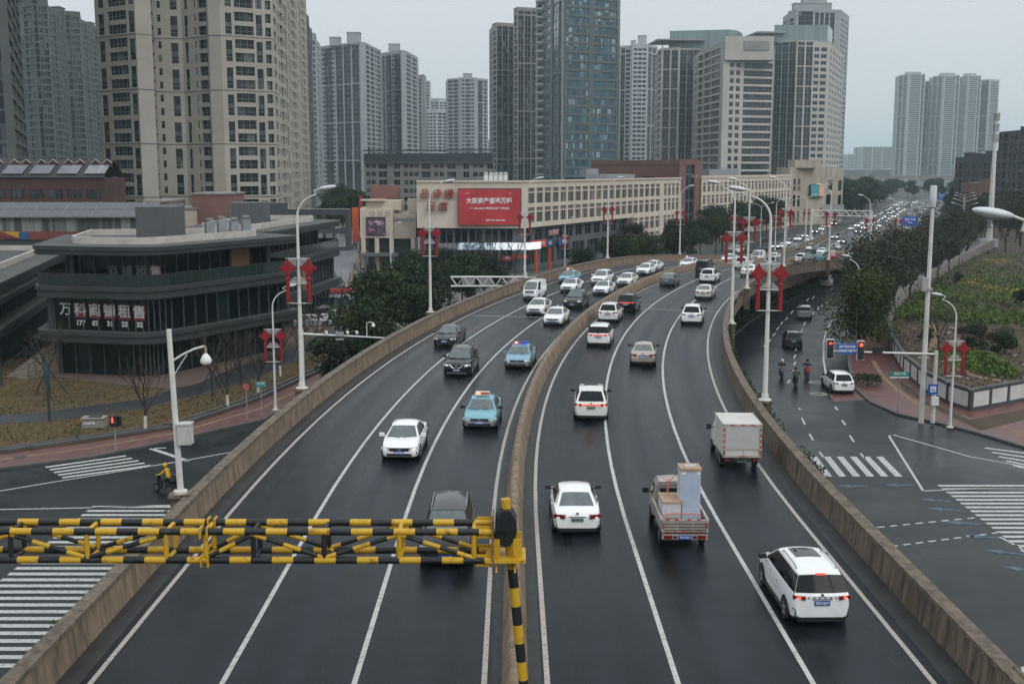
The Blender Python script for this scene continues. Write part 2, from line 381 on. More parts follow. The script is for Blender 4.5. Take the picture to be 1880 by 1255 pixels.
# street asphalt: crossing street + both frontage roads
mb = MB()
mb.poly([(-260, 10, 0.0), (260, 10, 0.0), (260, 72, 0.0), (-260, 72, 0.0)]); mb.poly([(-60, 72, 0.0), (60, 72, 0.0), (60, 126, 0.0), (-60, 126, 0.0)])
S = srange(60, 262, 6)
pl = [off(s, -24) for s in S]; pr = [off(s, 25) for s in S]
for i in range(len(S) - 1): mb.poly([(*pl[i], 0.006), (*pr[i], 0.006), (*pr[i + 1], 0.006), (*pl[i + 1], 0.006)])
S = srange(262, 760, 20); pl = [off(s, -27 if s < 420 else -14) for s in S]; pr = [off(s, 27 if s < 420 else 14) for s in S]
for i in range(len(S) - 1): mb.poly([(*pl[i], 0.006), (*pr[i], 0.006), (*pr[i + 1], 0.006), (*pl[i + 1], 0.006)])
tag(mb.build('street', ASPH2), kind='structure')

# ---- left: red pavement, lawn, path
kerbL = [gp(*p) for p in [(-620, 935), (-300, 900), (0, 862), (174, 840), (322, 809), (400, 790), (480, 773), (526, 748)]] + [off(s, -20.8) for s in srange(94, 120, 8)]
backL = [gp(*p) for p in [(-620, 905), (-300, 872), (0, 837), (148, 817), (319, 791), (400, 765), (480, 737), (520, 718)]] + [off(s, -24.0) for s in srange(96, 120, 8)]
def slab(name, poly, z, m, z0=-0.01, kind='structure'):
    b = MB(); b.prism(poly, z0, z, bottom=False); return tag(b.build(name, m), kind=kind)
slab('pavement', kerbL + backL[::-1], 0.15, RED_PAVE)
b = MB()
kerb_strip(b, kerbL, 0.3, 0.154); tag(b.build('kerb', KERB), kind='structure')
b = MB()
mid = [((a[0] * 0.45 + c[0] * 0.55), (a[1] * 0.45 + c[1] * 0.55)) for a, c in zip(kerbL, backL)]
line_poly(b, mid, 0.35, 0.157); tag(b.build('tactile_strip', YELLOW_PAVE), kind='structure')
lawnF = [gp(*p) for p in [(-700, 880), (97, 690), (314, 703), (400, 680), (480, 655), (600, 600), (640, 588)]]
slab('lawn', backL + [off(120, -30), (-30, 150), (-34, 110), (-60, 112), (-90, 110), (-130, 80)], 0.22, DRYGRASS)
pu = [gp(*p, 0.25) for p in [(-500, 800), (-200, 772), (0, 763), (97, 753), (270, 730), (383, 689), (480, 658), (560, 625), (620, 600)]]
pw = [gp(*p, 0.25) for p in [(-500, 830), (-200, 795), (0, 777), (97, 771), (270, 748), (383, 719), (480, 691), (570, 645), (640, 612)]]
b = MB()
for i in range(len(pu) - 1): b.poly([(*pw[i], 0.235), (*pw[i + 1], 0.235), (*pu[i + 1], 0.235), (*pu[i], 0.235)])
tag(b.build('path', mat('path_asphalt', (0.026, 0.029, 0.034), rough=0.5, col2=(0.015, 0.017, 0.020), scale=0.5, detail=9)), kind='structure')
PATH_POLY = pw + pu[::-1]; PAVE_POLY = None
b = MB(); line_poly(b, pu, 0.16, 0.242); line_poly(b, pw, 0.16, 0.243); tag(b.build('path_edging', KERB), kind='structure')
b = MB()
pk = [gp(*p, 0.25) for p in [(60, 675), (97, 690), (200, 704), (314, 713), (360, 705), (480, 652), (600, 598), (600, 560), (480, 600), (340, 660), (310, 680), (200, 680)]]
PAVE_POLY = pk; b.poly([(*p, 0.238) for p in pk]); tag(b.build('paving', PINK_PAVE), kind='structure')
# stepped low kerb wall between lawn and pavement
b = MB()
for i in range(len(backL) - 1):
    a, c = Vector(backL[i]), Vector(backL[i + 1]); d = (c - a); L = d.length; m_ = (a + c) / 2; n = Vector((-d.y, d.x)).normalized()
    b.box((m_.x + n.x * 0.2, m_.y + n.y * 0.2, 0.26), (L + 0.05, 0.35, 0.30), atan2(d.y, d.x))
    b.box((m_.x + n.x * 0.85, m_.y + n.y * 0.85, 0.30), (L + 0.05, 0.25, 0.22), atan2(d.y, d.x))
tag(b.build('low_wall', KERB), 'low stone edging wall between the brown lawn and the red pavement', 'wall')

# ---- plaza and side street behind the glass building
slab('plaza', [off(96, -24.2), (-19.5, 118), (-24.5, 165), (-46, 330), (-20, 330), (-18, 214), (3, 204), off(205, -20.6), off(170, -20.6), off(140, -20.6), off(120, -24.1)], 0.14, GREY_PAVE)
b = MB(); b.poly([(-26, 150, 0.16), (-21.5, 150, 0.16), (-45, 345, 0.16), (-64, 345, 0.16)])
tag(b.build('side_street', mat('side_street_wet', (0.20, 0.215, 0.235), rough=0.35, col2=(0.13, 0.14, 0.155), scale=0.25, rvar=0.1, detail=8)), kind='structure')
b = MB(); line_poly(b, [(-22.5, 152), (-33.5, 250), (-45, 345)], 0.55, 0.17); tag(b.build('yellow_strip', YELLOW_PAVE), kind='structure')

# ---- right: red pavement, field
kerbR = [off(s, 23.5) for s in srange(250, 106, 8)] + [gp(*p) for p in [(1573, 716), (1600, 740), (1650, 762), (1710, 775), (1790, 795), (1880, 822), (1990, 850), (2300, 890)]]
wallR = [gp(*p) for p in [(1825, 458), (1770, 485), (1720, 516), (1672, 548), (1642, 580), (1630, 610), (1634, 644), (1660, 688), (1700, 722), (1740, 743), (1781, 757)]]
wallF = [gp(*p) for p in [(1781, 757), (1880, 738), (1990, 722), (2200, 700)]]
slab('pavement', kerbR + wallF[::-1] + wallR[::-1], 0.15, RED_PAVE)
b = MB(); kerb_strip(b, kerbR, 0.3, 0.154); tag(b.build('kerb', KERB), kind='structure')
b = MB(); line_poly(b, [gp(*p, 0.15) for p in [(1603, 662), (1620, 690), (1650, 718), (1690, 745), (1760, 762), (1830, 783), (1960, 815)]], 0.4, 0.157)
tag(b.build('tactile_strip', YELLOW_PAVE), kind='structure')
b = MB(); b.poly([(*gp(*p, 0.15), 0.16) for p in [(1625, 660), (1655, 700), (1700, 735), (1781, 770), (1900, 748), (2000, 738), (2000, 790), (1880, 770), (1800, 790), (1720, 752), (1660, 718)]])
tag(b.build('dirt_verge', EARTH), kind='structure')
slab('field', wallR + wallF[1:] + [(300, 100), (300, 420), (150, 420)], 0.5, EARTH)

# ---- expressway carriageways
b = MB(); ribbon(b, -40, 760, -12.25, 12.25); ro = tag(b.build('road', ASPH), kind='structure')
uvl = ro.data.uv_layers.new(name='UVMap'); SR = srange(-40, 760, 4.0)
for p_ in ro.data.polygons:
    for li in p_.loop_indices:
        vi = ro.data.loops[li].vertex_index; uvl.data[li].uv = (-12.25 if vi % 2 == 0 else 12.25, SR[vi // 2])
b = MB()
for o0, o1 in ((-12.25, -11.55), (11.5, 12.25), (-0.62, -0.35), (0.35, 0.70)): ribbon(b, -40, 262, o0, o1, 0.004)
tag(b.build('road_shoulder', SHOULDER), kind='structure')
b = MB()
for o in (-7.78, -4.27, 4.33, 7.92): ribbon(b, -40, 330, o - 0.075, o + 0.075, 0.008)
for s in range(336, 690, 9):
    for o in (-7.78, -4.27, 4.33, 7.92): ribbon(b, s, s + 4, o - 0.08, o + 0.08, 0.008)
tag(b.build('lane_line', PAINT), kind='structure')
b = MB()
for o in (-11.28, -0.82, 0.86, 11.13): ribbon(b, -40, 720, o - 0.075, o + 0.075, 0.008)
tag(b.build('edge_line', PAINT_Y), kind='structure')
b = MB()      # expansion joint strips
for s in (112.5, ): ribbon(b, s, s + 0.45, 0.9, 11.0, 0.010, st=1)
for s in (104.0, ): ribbon(b, s, s + 0.45, -11.0, -0.9, 0.010, st=1)
tag(b.build('expansion_joint', mat('joint_steel', (0.18, 0.185, 0.19), rough=0.5)), kind='structure')
# viaduct body
v = thing('viaduct', 'curved elevated expressway deck on concrete girders above the crossing street', 'viaduct', (0, 0, 0))
b = MB(); sweep(b, -40, 262, [(-12.6, -0.02), (-12.6, -0.30), (-7.8, -0.5), (-6.6, -1.35), (6.6, -1.35), (7.8, -0.5), (12.6, -0.30), (12.6, -0.02)])
b.build('deck', CONC, v)
for s in (12, 70, 102, 134, 162):
    x, y, h = axis(s)
    for o in (-4.5, 4.5):
        p = off(s, o); b = MB(); b.box((0, 0, 0), (1.5, 1.5, zdeck(s) - 1.9)); b.build('pier', CONC, v, loc=(p[0], p[1], (zdeck(s) - 1.9) / 2), rz=-h)
b = MB()
for o in (-8.6, 8.6):
    prev = None
    for s in srange(172, 261.5, 4):
        p = off(s, o); q = off(s, o - 0.3 * (1 if o > 0 else -1)); zz = zdeck(s) - 0.3
        k = b.vs([(*p, 0), (*p, max(zz, 0.02)), (*q, max(zz, 0.02)), (*q, 0)])
        if prev:
            for i in range(3): b.idx([prev[i], prev[i + 1], k[i + 1], k[i]])
        else: b.idx(k)
        prev = k
b.build('ramp_wall', CONC_PINK, v)
b = MB()
for o0, o1 in ((-8.6, 8.6),):
    p, q = off(172, o0), off(172, o1); b.poly([(*p, 0), (*q, 0), (*q, zdeck(172) - 0.5), (*p, zdeck(172) - 0.5)])
b.build('abutment', CONC_PINK, v)
# parapets
def parapet(sign, label, s1):
    t = thing('concrete_parapet', label, 'barrier')
    a, c, d = 12.2 * sign, 12.36 * sign, 12.66 * sign
    b = MB(); sweep(b, -40, s1, [(a, 0), (a + 0.05 * sign, 0.35), (c - 0.06 * sign, 0.92), (d - 0.03 * sign, 0.92), (d - 0.03 * sign, -0.55), (d - 0.2 * sign, -0.55), (a, -0.02)], st=3)
    for i_, s in enumerate(srange(8, s1 - 2, 7.5)):      # panel joints and form-tie marks
        for (o0, z0_), (o1, z1_) in (((12.193, 0.0), (12.243, .35)), ((12.243, .35), (12.293, .92))):
            w2 = .018; q = [off(s - w2, o0 * sign), off(s + w2, o0 * sign), off(s + w2, o1 * sign), off(s - w2, o1 * sign)]; zz = zdeck(s)
            b.poly([(*q[0], zz + z0_), (*q[1], zz + z0_), (*q[2], zz + z1_), (*q[3], zz + z1_)], 1)
    b.build('wall', [PARA_D if sign > 0 else PARAPET, mat('joint_dark', (.05, .042, .034), rough=.9)], t)
    b = MB(); sweep(b, -40, s1, [(c - 0.10 * sign, 0.92), (c - 0.10 * sign, 1.06), (d + 0.03 * sign, 1.08), (d + 0.03 * sign, 0.92)], st=3)
    b.build('coping', CAPC, t)
    return t
parapet(-1, 'long brown stained concrete parapet along the left outer edge of the expressway', 330)
parapet(1, 'long dark streaked concrete parapet along the right outer edge of the expressway', 262)
t = thing('median_barrier', 'rounded brown concrete barrier dividing the two carriageways of the expressway', 'barrier')
b = MB(); sweep(b, -40, 520, [(-0.36, 0), (-0.30, 0.25), (-0.17, 0.80), (-0.10, 0.90), (0.10, 0.90), (0.17, 0.80), (0.30, 0.25), (0.36, 0)], st=3)
for s in srange(10, 300, 7.5):
    for sg in (-1, 1):
        for (o0, z0_), (o1, z1_) in (((.367, 0.0), (.307, .25)), ((.307, .25), (.177, .80)), ((.177, .80), (.10, .905))):
            q = [off(s - .016, o0 * sg), off(s + .016, o0 * sg), off(s + .016, o1 * sg), off(s - .016, o1 * sg)]; zz = zdeck(s)
            b.poly([(*q[0], zz + z0_), (*q[1], zz + z0_), (*q[2], zz + z1_), (*q[3], zz + z1_)], 1)
b.build('wall', [PARAPET, mat('joint_dark', (.05, .042, .034), rough=.9)], t, smooth=60)

# ---- painted markings on the streets
b = MB()
def rect(x0, x1, y0, y1, z=0.012): b.poly([(x0, y0, z), (x1, y0, z), (x1, y1, z), (x0, y1, z)])
y = 41.0
while y < 62.4: rect(-23.4, -13.0, y, y + 0.36); y += 0.765
tag(b.build('zebra_crossing', PAINT), kind='structure')
b = MB(); y = 52.0
while y < 66.3: rect(25.2 + 0.02 * (y - 60), 37.5, y, y + 0.36); y += 0.735
tag(b.build('zebra_crossing', PAINT), kind='structure')
b = MB()
for i in range(6):
    x0 = 19.15 + i * 0.86
    b.poly([(x0, 68.2, 0.012), (x0 + 0.44, 68.2, 0.012), (x0 + 0.80, 73.1, 0.012), (x0 + 0.36, 73.1, 0.012)])
tag(b.build('zebra_crossing', PAINT), kind='structure')
b = MB()
for i in range(5):
    y0 = 832 + i * 11.5 - 8; a0 = gp(1800 + 26 * (4 - i) * 0 + (4 - i) * -13 + 60 - i * 0, 822 + i * 8); c0 = gp(1930, 838 + i * 8)
    line_poly(b, [a0, c0], 0.34, 0.012)
tag(b.build('zebra_crossing', PAINT), kind='structure')
b = MB()
for i in range(5):
    a0 = gp(84 + i * 7.5, 857.5 + i * 4.8); c0 = gp(231 + i * 11.5, 836.5 + i * 4.4)
    line_poly(b, [a0, c0], 0.36, 0.012)
tag(b.build('zebra_crossing', PAINT), kind='structure')
b = MB()
L_ = lambda P, w_=0.16, z_=0.012: line_poly(b, [gp(*p) for p in P], w_, z_)
L_([(-60, 910), (0, 901), (120, 881), (250, 860), (345, 844), (424, 830)]); L_([(-200, 938), (0, 935), (150, 932), (312, 927)])
L_([(277, 823), (310, 834), (345, 846)], 0.36); L_([(277, 823), (305, 822)], 0.2)
L_([(1695, 901), (1632, 800)]); L_([(1632, 800), (1640, 798), (1700, 815), (1780, 838), (1880, 856), (2000, 872)], 0.17); L_([(1695, 901), (1740, 899), (2000, 896)])
L_([(1537, 574), (1525, 592), (1516, 610), (1512, 630), (1512, 662), (1517, 690), (1525, 719)], 0.17)
# dashed lane lines
def dashes(P, w_=0.15):
    for p, q in P: L_([p, q], w_)
dashes([((1467, 749), (1469, 752)), ((1472, 767), (1478, 779)), ((1486, 796), (1493, 808)), ((1504, 829), (1512, 839)), ((1533, 746), (1538, 753)), ((1546, 771), (1552, 780)), ((1560, 799), (1568, 811)), ((1580, 832), (1588, 842))])
P1 = [(1404, 633), (1413, 626), (1421, 614), (1428, 603), (1435, 593), (1444, 585), (1454, 573), (1467, 562), (1483, 550), (1493, 546)]
for i, (x, y) in enumerate(P1): L_([(x - 2.2, y + 3.0), (x + 2.2, y - 3.0)], 0.15)
P2 = [(1448, 700), (1455, 683), (1459, 667), (1459, 654), (1462, 640), (1466, 625), (1472, 607), (1477, 594), (1486, 584), (1493, 575), (1502, 566), (1510, 560), (1517, 555)]
for i, (x, y) in enumerate(P2): L_([(x - 1.6, y + 3.4), (x + 1.8, y - 3.2)], 0.15)
for a0, c0, n in (((1610, 968), (1790, 950), 8), ((1635, 1003), (1835, 977), 9)):
    for i in range(n):
        t0 = i / (n - 0.4); t1 = t0 + 0.6 / n
        L_([(a0[0] + (c0[0] - a0[0]) * t0, a0[1] + (c0[1] - a0[1]) * t0), (a0[0] + (c0[0] - a0[0]) * t1, a0[1] + (c0[1] - a0[1]) * t1)], 0.16)
L_([(1835, 985), (1900, 1020), (1990, 1065)], 0.14)
tag(b.build('road_marking', PAINT), kind='structure')
b = MB()
def arrow(px, py, ang, s=1.0):
    x, y = gp(px, py); P = [(-1.1, -.16), (.2, -.16), (.2, -.5), (1.3, 0), (.2, .5), (.2, .16), (-1.1, .16)]
    b.poly([(x + s * (p[0] * cos(ang) - p[1] * sin(ang)), y + s * (p[0] * sin(ang) + p[1] * cos(ang)), 0.012) for p in P])
for px, py, a in ((1568, 892, pi), (1652, 890, pi), (1718, 918, pi - .3), (1735, 935, pi - .3), (1768, 960, pi - .3), (1805, 985, pi - .3), (1846, 1014, pi - .4), (1880, 1045, pi - .4)): arrow(px, py, a, 0.75)
tag(b.build('worn_arrow_marking', PAINT_F), kind='structure')
b = MB(); b.poly([(*gp(*p), 0.010) for p in [(1521, 722), (1566, 712), (1588, 734), (1530, 737)]])
tag(b.build('red_lane_patch', RED_PAVE), kind='structure')
b = MB()
for px, py in ((1500, 702), (1503, 723)):
    x, y = gp(px, py); b.lathe((x, y, 0.0), [(0.75, 0.0), (0.75, 0.013)], 16, 0); b.lathe((x, y, 0.0), [(0.38, 0.0), (0.38, 0.018)], 14, 1)
x, y = gp(37, 843); b.lathe((x, y, .15), [(0.42, 0.0), (0.42, 0.012)], 16, 1)
tag(b.build('manhole_cover', [CONC, DARK_STEEL]), kind='structure')
# ================================================================== BUILDINGS
def win_kind(kind, z0, z1, fh):
    out = []; z = z0
    if kind in 'wn':
        while z + fh <= z1 + .01: out.append((z + .95, z + fh - .5)); z += fh
    elif kind == 'l':
        while z + fh <= z1 + .01: out.append((z + .62, z + fh - .38)); z += fh
    elif kind == 'v':
        while z + 2 * fh <= z1 + .01: out.append((z + .65, z + 2 * fh - .75)); z += 2 * fh
    elif kind == 't':
        while z + 3 * fh <= z1 + .01: out.append((z + .25, z + 3 * fh - .25)); z += 3 * fh
        if z1 - z > 1.6: out.append((z + .25, z1 - .3))
    elif kind == 'q':
        while z + 8 * fh <= z1 + .01: out.append((z + .25, z + 8 * fh - .45)); z += 8 * fh
        if z1 - z > 2: out.append((z + .25, z1 - .8))
    elif kind == 'g':
        while z + fh <= z1 + .01: out.append((z + .15, z + fh - .15)); z += fh
    elif kind == 'G':
        while z + fh <= z1 + .01: out.append((z + 1.0, z + fh - .12)); z += fh
    elif kind == 'c': out.append((z0 + .3, z1 - .3))
    return out
RECESS = {'w': .22, 'n': .22, 'l': .55, 'v': .25, 't': .3, 'q': .4, 'g': .12, 'G': .35, 'c': .5}
def win_geo(b, M, w_, h_, kind, fh, detail=1):
    """one window: pane set back in its opening, mullions and a spandrel; X along the wall, Y inward, Z up from its sill."""
    d = RECESS[kind]
    def bx(x0, x1, y0, y1, z0, z1, mi): b.box(tuple(M @ Vector(((x0 + x1) / 2, (y0 + y1) / 2, (z0 + z1) / 2))), (x1 - x0, y1 - y0, z1 - z0), mi=mi, M=M.to_3x3())
    q = [M @ Vector(p) for p in ((-w_ / 2, d, 0), (w_ / 2, d, 0), (w_ / 2, d, h_), (-w_ / 2, d, h_))]
    b.poly(q, 0)
    if not detail: return
    if kind in 'tqc':
        k = 1
        while k * fh < h_ - .4:
            bx(-w_ / 2, w_ / 2, d - .06, d - .004, k * fh - .35, k * fh + .25, 2); k += 1
        if w_ > 2: bx(-.06, .06, d - .09, d - .008, 0, h_, 1)
    elif kind == 'v':
        bx(-w_ / 2, w_ / 2, d - .05, d - .004, h_ / 2 - .7, h_ / 2 + .35, 2)
        bx(-w_ / 2, w_ / 2, d - .08, d - .008, h_ * .12 + .35, h_ * .12 + .42, 1)
    elif kind == 'l':
        n = max(2, int(w_ / 1.3))
        for i in range(1, n): x = -w_ / 2 + w_ * i / n; bx(x - .04, x + .04, d - .1, d - .004, 0, h_, 1)
        bx(-w_ / 2, w_ / 2, .02, .06, h_ * .38, h_ * .38 + .06, 1)
    elif kind in 'gG':
        n = max(2, int(w_ / 1.5))
        for i in range(1, n): x = -w_ / 2 + w_ * i / n; bx(x - .04, x + .04, d - .08, d - .004, 0, h_, 1)
    else:
        if w_ > 1.1: bx(-.035, .035, d - .07, d - .004, 0, h_, 1)
        bx(-w_ / 2, w_ / 2, d - .07, d - .004, h_ * .68, h_ * .68 + .06, 1)
def parse(cols):
    o = []
    for t in cols.split():
        o.append((t[0], float(t[1:]) if len(t) > 1 else 1.0))
    return o
def facade(wb, wins, p0, p1, z0, z1, fh, cols, mi=0, zmin=0):
    p0 = Vector(p0); p1 = Vector(p1); d = p1 - p0; L = d.length; d = d / L; n = Vector((d.y, -d.x)); ang = atan2(d.y, d.x)
    C_ = parse(cols); tot = sum(c[1] for c in C_); u = 0.0
    def P(uu, z, dep=0.0): q = p0 + d * uu - n * dep; return (q.x, q.y, z)
    for k, wd in C_:
        w_ = wd / tot * L; ua, ub = u, u + w_; u = ub
        if k == 'p': wb.poly([P(ua, z0), P(ub, z0), P(ub, z1), P(ua, z1)], mi); continue
        if k == 'P':      # projecting pier
            wb.poly([P(ua, z0), P(ub, z0), P(ub, z1), P(ua, z1)], mi)
            c = p0 + d * ((ua + ub) / 2) + n * .15; wb.box((c.x, c.y, (z0 + z1) / 2), (w_ * .9, .5, z1 - z0 - .02), ang, mi); continue
        iv = win_kind(k, z0, z1, fh); z = z0; dep = RECESS[k]
        for za, zb in iv:
            if za > z + .001: wb.poly([P(ua, z), P(ub, z), P(ub, za), P(ua, za)], mi)
            wb.poly([P(ua, za), P(ub, za), P(ub, za, dep), P(ua, za, dep)], mi); wb.poly([P(ua, zb, dep), P(ub, zb, dep), P(ub, zb), P(ua, zb)], mi)
            wb.poly([P(ua, za, dep), P(ua, zb, dep), P(ua, zb), P(ua, za)], mi); wb.poly([P(ub, za), P(ub, zb), P(ub, zb, dep), P(ub, za, dep)], mi)
            c = p0 + d * ((ua + ub) / 2)
            if zb > zmin: wins.append(((c.x, c.y, za), ang, round(w_, 2), round(zb - za, 2), k, fh))
            z = zb
        if z < z1 - .001: wb.poly([P(ua, z), P(ub, z), P(ub, z1), P(ua, z1)], mi)
def band(wb, p0, p1, z, h, out_, mi):
    p0 = Vector(p0); p1 = Vector(p1); d = p1 - p0; L = d.length; d /= L; n = Vector((d.y, -d.x)); c = (p0 + p1) / 2 + n * (out_ / 2 - .1)
    wb.box((c.x, c.y, z), (L + out_ * .0, out_ + .2, h), atan2(d.y, d.x), mi)
def put_windows(parent, wins, gm, fm, sm, n=100, detail=1, zcut=1e9):
    cx = parent.location
    wins.sort(key=lambda w_: -(w_[2] * w_[3]) / (w_[0][0] ** 2 + w_[0][1] ** 2) - (0 if w_[0][2] < zcut else -1))
    cache = {}
    for c, a, w_, h_, k, fh in wins[:n]:
        key = (w_, h_, k)
        if key not in cache:
            b = MB(); win_geo(b, Matrix.Identity(4), w_, h_, k, fh, detail); cache[key] = b.mesh('window', [gm, fm, sm])
        link('window', cache[key], parent, (c[0] - cx.x, c[1] - cx.y, c[2] - cx.z), a)
    if len(wins) > n:
        b = MB()
        for c, a, w_, h_, k, fh in wins[n:]:
            win_geo(b, Matrix.Translation((c[0] - cx.x, c[1] - cx.y, c[2] - cx.z)) @ Matrix.Rotation(a, 4, 'Z'), w_, h_, k, fh, detail)
        o = b.build('window', [gm, fm, sm], parent); o['kind'] = 'stuff'
FRAME = mat('window_frame', (0.20, 0.21, 0.215), rough=0.5, var=0.05)
FRAME_D = mat('window_frame_dark', (0.06, 0.065, 0.07), rough=0.5, var=0.05)
SPAND = mat('grey_spandrel', (0.045, 0.058, 0.066), rough=0.4, var=0.2, scale=.3)
G_HOME = glass_mat('glass_homes', (0.006, 0.012, 0.015), (0.12, 0.135, 0.14), .2, (1.7, 1.7, 3.0), spec=.3)
G_BLUE = glass_mat('glass_blue', (0.040, 0.105, 0.150), (0.36, 0.42, 0.44), .24, (1.6, 1.6, 3.7))
G_DARK = glass_mat('glass_dark', (0.010, 0.022, 0.030), (0.06, 0.085, 0.095), .12, (1.5, 1.5, 3.4))
G_SHOP = glass_mat('glass_green', (0.002, 0.006, 0.007), (0.010, 0.022, 0.023), .18, (1.4, 1.4, 3.6), rough=.08, spec=.3)
def tower(name, label, chain, zt_, fh, faces, wall, gm=None, fm=None, sm=None, z0=0.0, back=18.0, nw=100, hut=None, bands=None, detail=1, par=1.2, cat='building', zmin=0.0, xref=200, side='p.6 w1.3 p.8 l2.6 p.8 w1.3 p.8 v1.5 p.6'):
    gm = gm or G_HOME; fm = fm or FRAME; sm = sm or SPAND
    P = [(xt(px, Y, xref), Y) for px, Y in chain]
    ox, oy = P[0]
    root = thing(name, label, cat, (ox, oy, 0))
    wb = MB(); wins = []
    for i, cols in enumerate(faces): facade(wb, wins, P[i], P[i + 1], z0, zt_, fh, cols, 0, zmin)
    # far and side walls
    bk = [P[-1], (P[-1][0] + (2 if P[-1][0] > 0 else -1), P[-1][1] + back), (P[0][0] + (1 if P[0][0] > 0 else -2), P[0][1] + back), P[0]]
    for k_, (a, c) in enumerate(zip(bk[:-1], bk[1:])): facade(wb, wins if k_ != 1 else [], a, c, z0, zt_, fh, 'p1' if k_ == 1 or not side else side, 0, zmin)
    foot = P + bk[1:3]
    wb.poly([(x, y, zt_) for x, y in foot], 2)
    for i in range(len(P) - 1):
        if par: band(wb, P[i], P[i + 1], zt_ + par / 2 - .1, par, .12, 0)
        for (z, h, o_, mi) in (bands or []): band(wb, P[i], P[i + 1], z, h, o_, mi)
    wb.v = [(x - ox, y - oy, z) for x, y, z in wb.v]
    wb.build('wall', [wall, FRAME_D, CONC, SPAND], root)
    put_windows(root, wins, gm, fm, sm, nw, detail)
    for (px0, px1, Y, h) in (hut or []):
        x0, x1 = xt(px0, Y, 100), xt(px1, Y, 100); b = MB(); b.box(((x0 + x1) / 2 - ox, Y + 4 - oy, zt_ + h / 2), (x1 - x0, 7, h)); b.box(((x0 + x1) / 2 - ox, Y + 4 - oy, zt_ + h + .2), (x1 - x0 + .6, 7.6, .4)); b.build('roof_hut', wall, root)
    return root
W_BEIGE = mat('wall_beige', (0.345, 0.32, 0.275), rough=0.8, var=0.10, scale=0.12, detail=9)
W_BEIGE2 = mat('wall_beige_pale', (0.45, 0.425, 0.395), rough=0.8, var=0.10, scale=0.12, detail=9)
W_TAN = mat('wall_tan_grey', (0.26, 0.25, 0.245), rough=0.8, var=0.12, scale=0.15, detail=9)
W_GREYG = mat('wall_grey_green', (0.075, 0.088, 0.082), rough=0.8, var=0.15, scale=0.15, detail=9)
W_COOL = mat('wall_cool_grey', (0.32, 0.335, 0.345), rough=0.8, var=0.1, scale=0.15, detail=9)
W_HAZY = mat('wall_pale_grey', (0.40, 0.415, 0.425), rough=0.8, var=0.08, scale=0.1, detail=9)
W_DARK = mat('wall_charcoal', (0.045, 0.050, 0.055), rough=0.6, var=0.2, scale=0.2, detail=9)
W_RED = mat('wall_red_brown', (0.18, 0.088, 0.074), rough=0.8, var=0.12, scale=0.3, detail=9)
W_BRICK = mat('wall_brick_dark', (0.065, 0.027, 0.022), rough=0.85, var=0.2, scale=0.5, detail=9)
W_GREYP = mat('wall_grey_panel', (0.105, 0.112, 0.122), rough=0.6, var=0.12, scale=0.3, detail=8)

# ---- near left beige tower row
zb = [(z, .16, .06, 1) for z in (12.2, 24.2, 36.2, 48.2, 60.2, 72.2)]
tower('apartment_tower', 'big near beige apartment tower with paired tall windows and a deep recess', [(183, 270), (256, 262), (285, 264.5), (289, 271), (340, 272), (385, 267.5), (388, 265.5), (410, 265), (505, 272), (513, 285)], 84, 3.0,
      ['p.7 v1.5 p.8 l4.7 p.5 v1.4 p.3', 'p1', 'l1', 'p.7 n.6 p1.8 v1.3 p.8', 'p.7 v1.1 p2 n.5 p.6 l2.6', 'p1', 'p1', 'p1.2 v1.5 p.7 l4.6 p.6 v1.5 p.8 l1.4 p.4', 'p.5 w1.2 p.6'], W_BEIGE, bands=zb, nw=100, zmin=8)
tower('apartment_tower', 'beige apartment tower standing second in the row behind the big near one', [(500, 322), (533, 332), (537, 350)], 88, 3.0, ['p.8 l2.2 p.5 v1.6 p.6', 'p.4 l1.5 p.8 n.8 p.5'], W_BEIGE, bands=zb, nw=60, zmin=14)
tower('apartment_tower', 'beige apartment tower third in the row, only a narrow slice of it showing', [(530, 388), (553, 398), (556, 418)], 92, 3.0, ['p.8 n1 p.5 v1.8 p.6', 'p.4 l1.5 p.8'], W_BEIGE, bands=zb, nw=50, zmin=18)
tower('apartment_tower', 'dark slim tower slice directly right of the beige tower row, tallest of the three there', [(548, 450), (561, 452), (562, 470)], zt(8, 452), 3.0, ['l1 p.2 l1', 'p1'], W_GREYG, nw=30, zmin=18)
tower('apartment_tower', 'dark slim tower slice right of the beige tower row, middle one in height', [(556, 520), (567, 522), (568, 540)], zt(36, 522), 3.0, ['l1 p.2 l1', 'p1'], W_GREYG, nw=30, zmin=18)
tower('apartment_tower', 'dark grey slim tower slice beside the wide grey tower, lowest of the three slices', [(562, 600), (571, 602), (583, 608), (584, 630)], zt(63, 602), 3.0, ['p.3 l1', 'p.4 l1 p.2 l1 p.5', 'p1'], W_COOL, nw=40, zmin=18)
# ---- far left group
tower('apartment_tower', 'dark tower cut by the left picture edge, with one beige strip and stacked balconies', [(-120, 236), (8, 232), (24, 233), (46, 296)], 80, 3.0, ['p.4 q4 p.4 l3 p.4 q4', 'p1', 'p.5 l4 p.6 l4 p.5 l4 p.4'], W_GREYG, nw=60, zmin=8, back=2.0)
for i, (a, c, d_, Y, yt, ht, lab) in enumerate([(26, 70, 98, 500, -4, [(40, 60, 505, 4)], 'dark green-grey apartment tower nearest the left edge, rising out of the picture top'),
                                              (98, 128, 156, 580, 24, [(100, 113, 585, 3.5)], 'dark green-grey apartment tower in the middle of the far left three'),
                                              (154, 170, 190, 660, 51, [(156, 168, 665, 3.5)], 'dark green-grey apartment tower lowest of the far left three, beside the big beige tower')]):
    tower('apartment_tower', lab, [(a, Y + 14), (c, Y), (d_, Y + 4), (d_ + 1, Y + 24)], zt(yt, Y), 3.0, ['p.4 l3 p.3 q2 p.3 l3 p.4', 'p.5 q2.2 p.5 w1.4 p.4 l2.6 p.5', 'p1'], W_GREYG, hut=ht, nw=60, zmin=16)
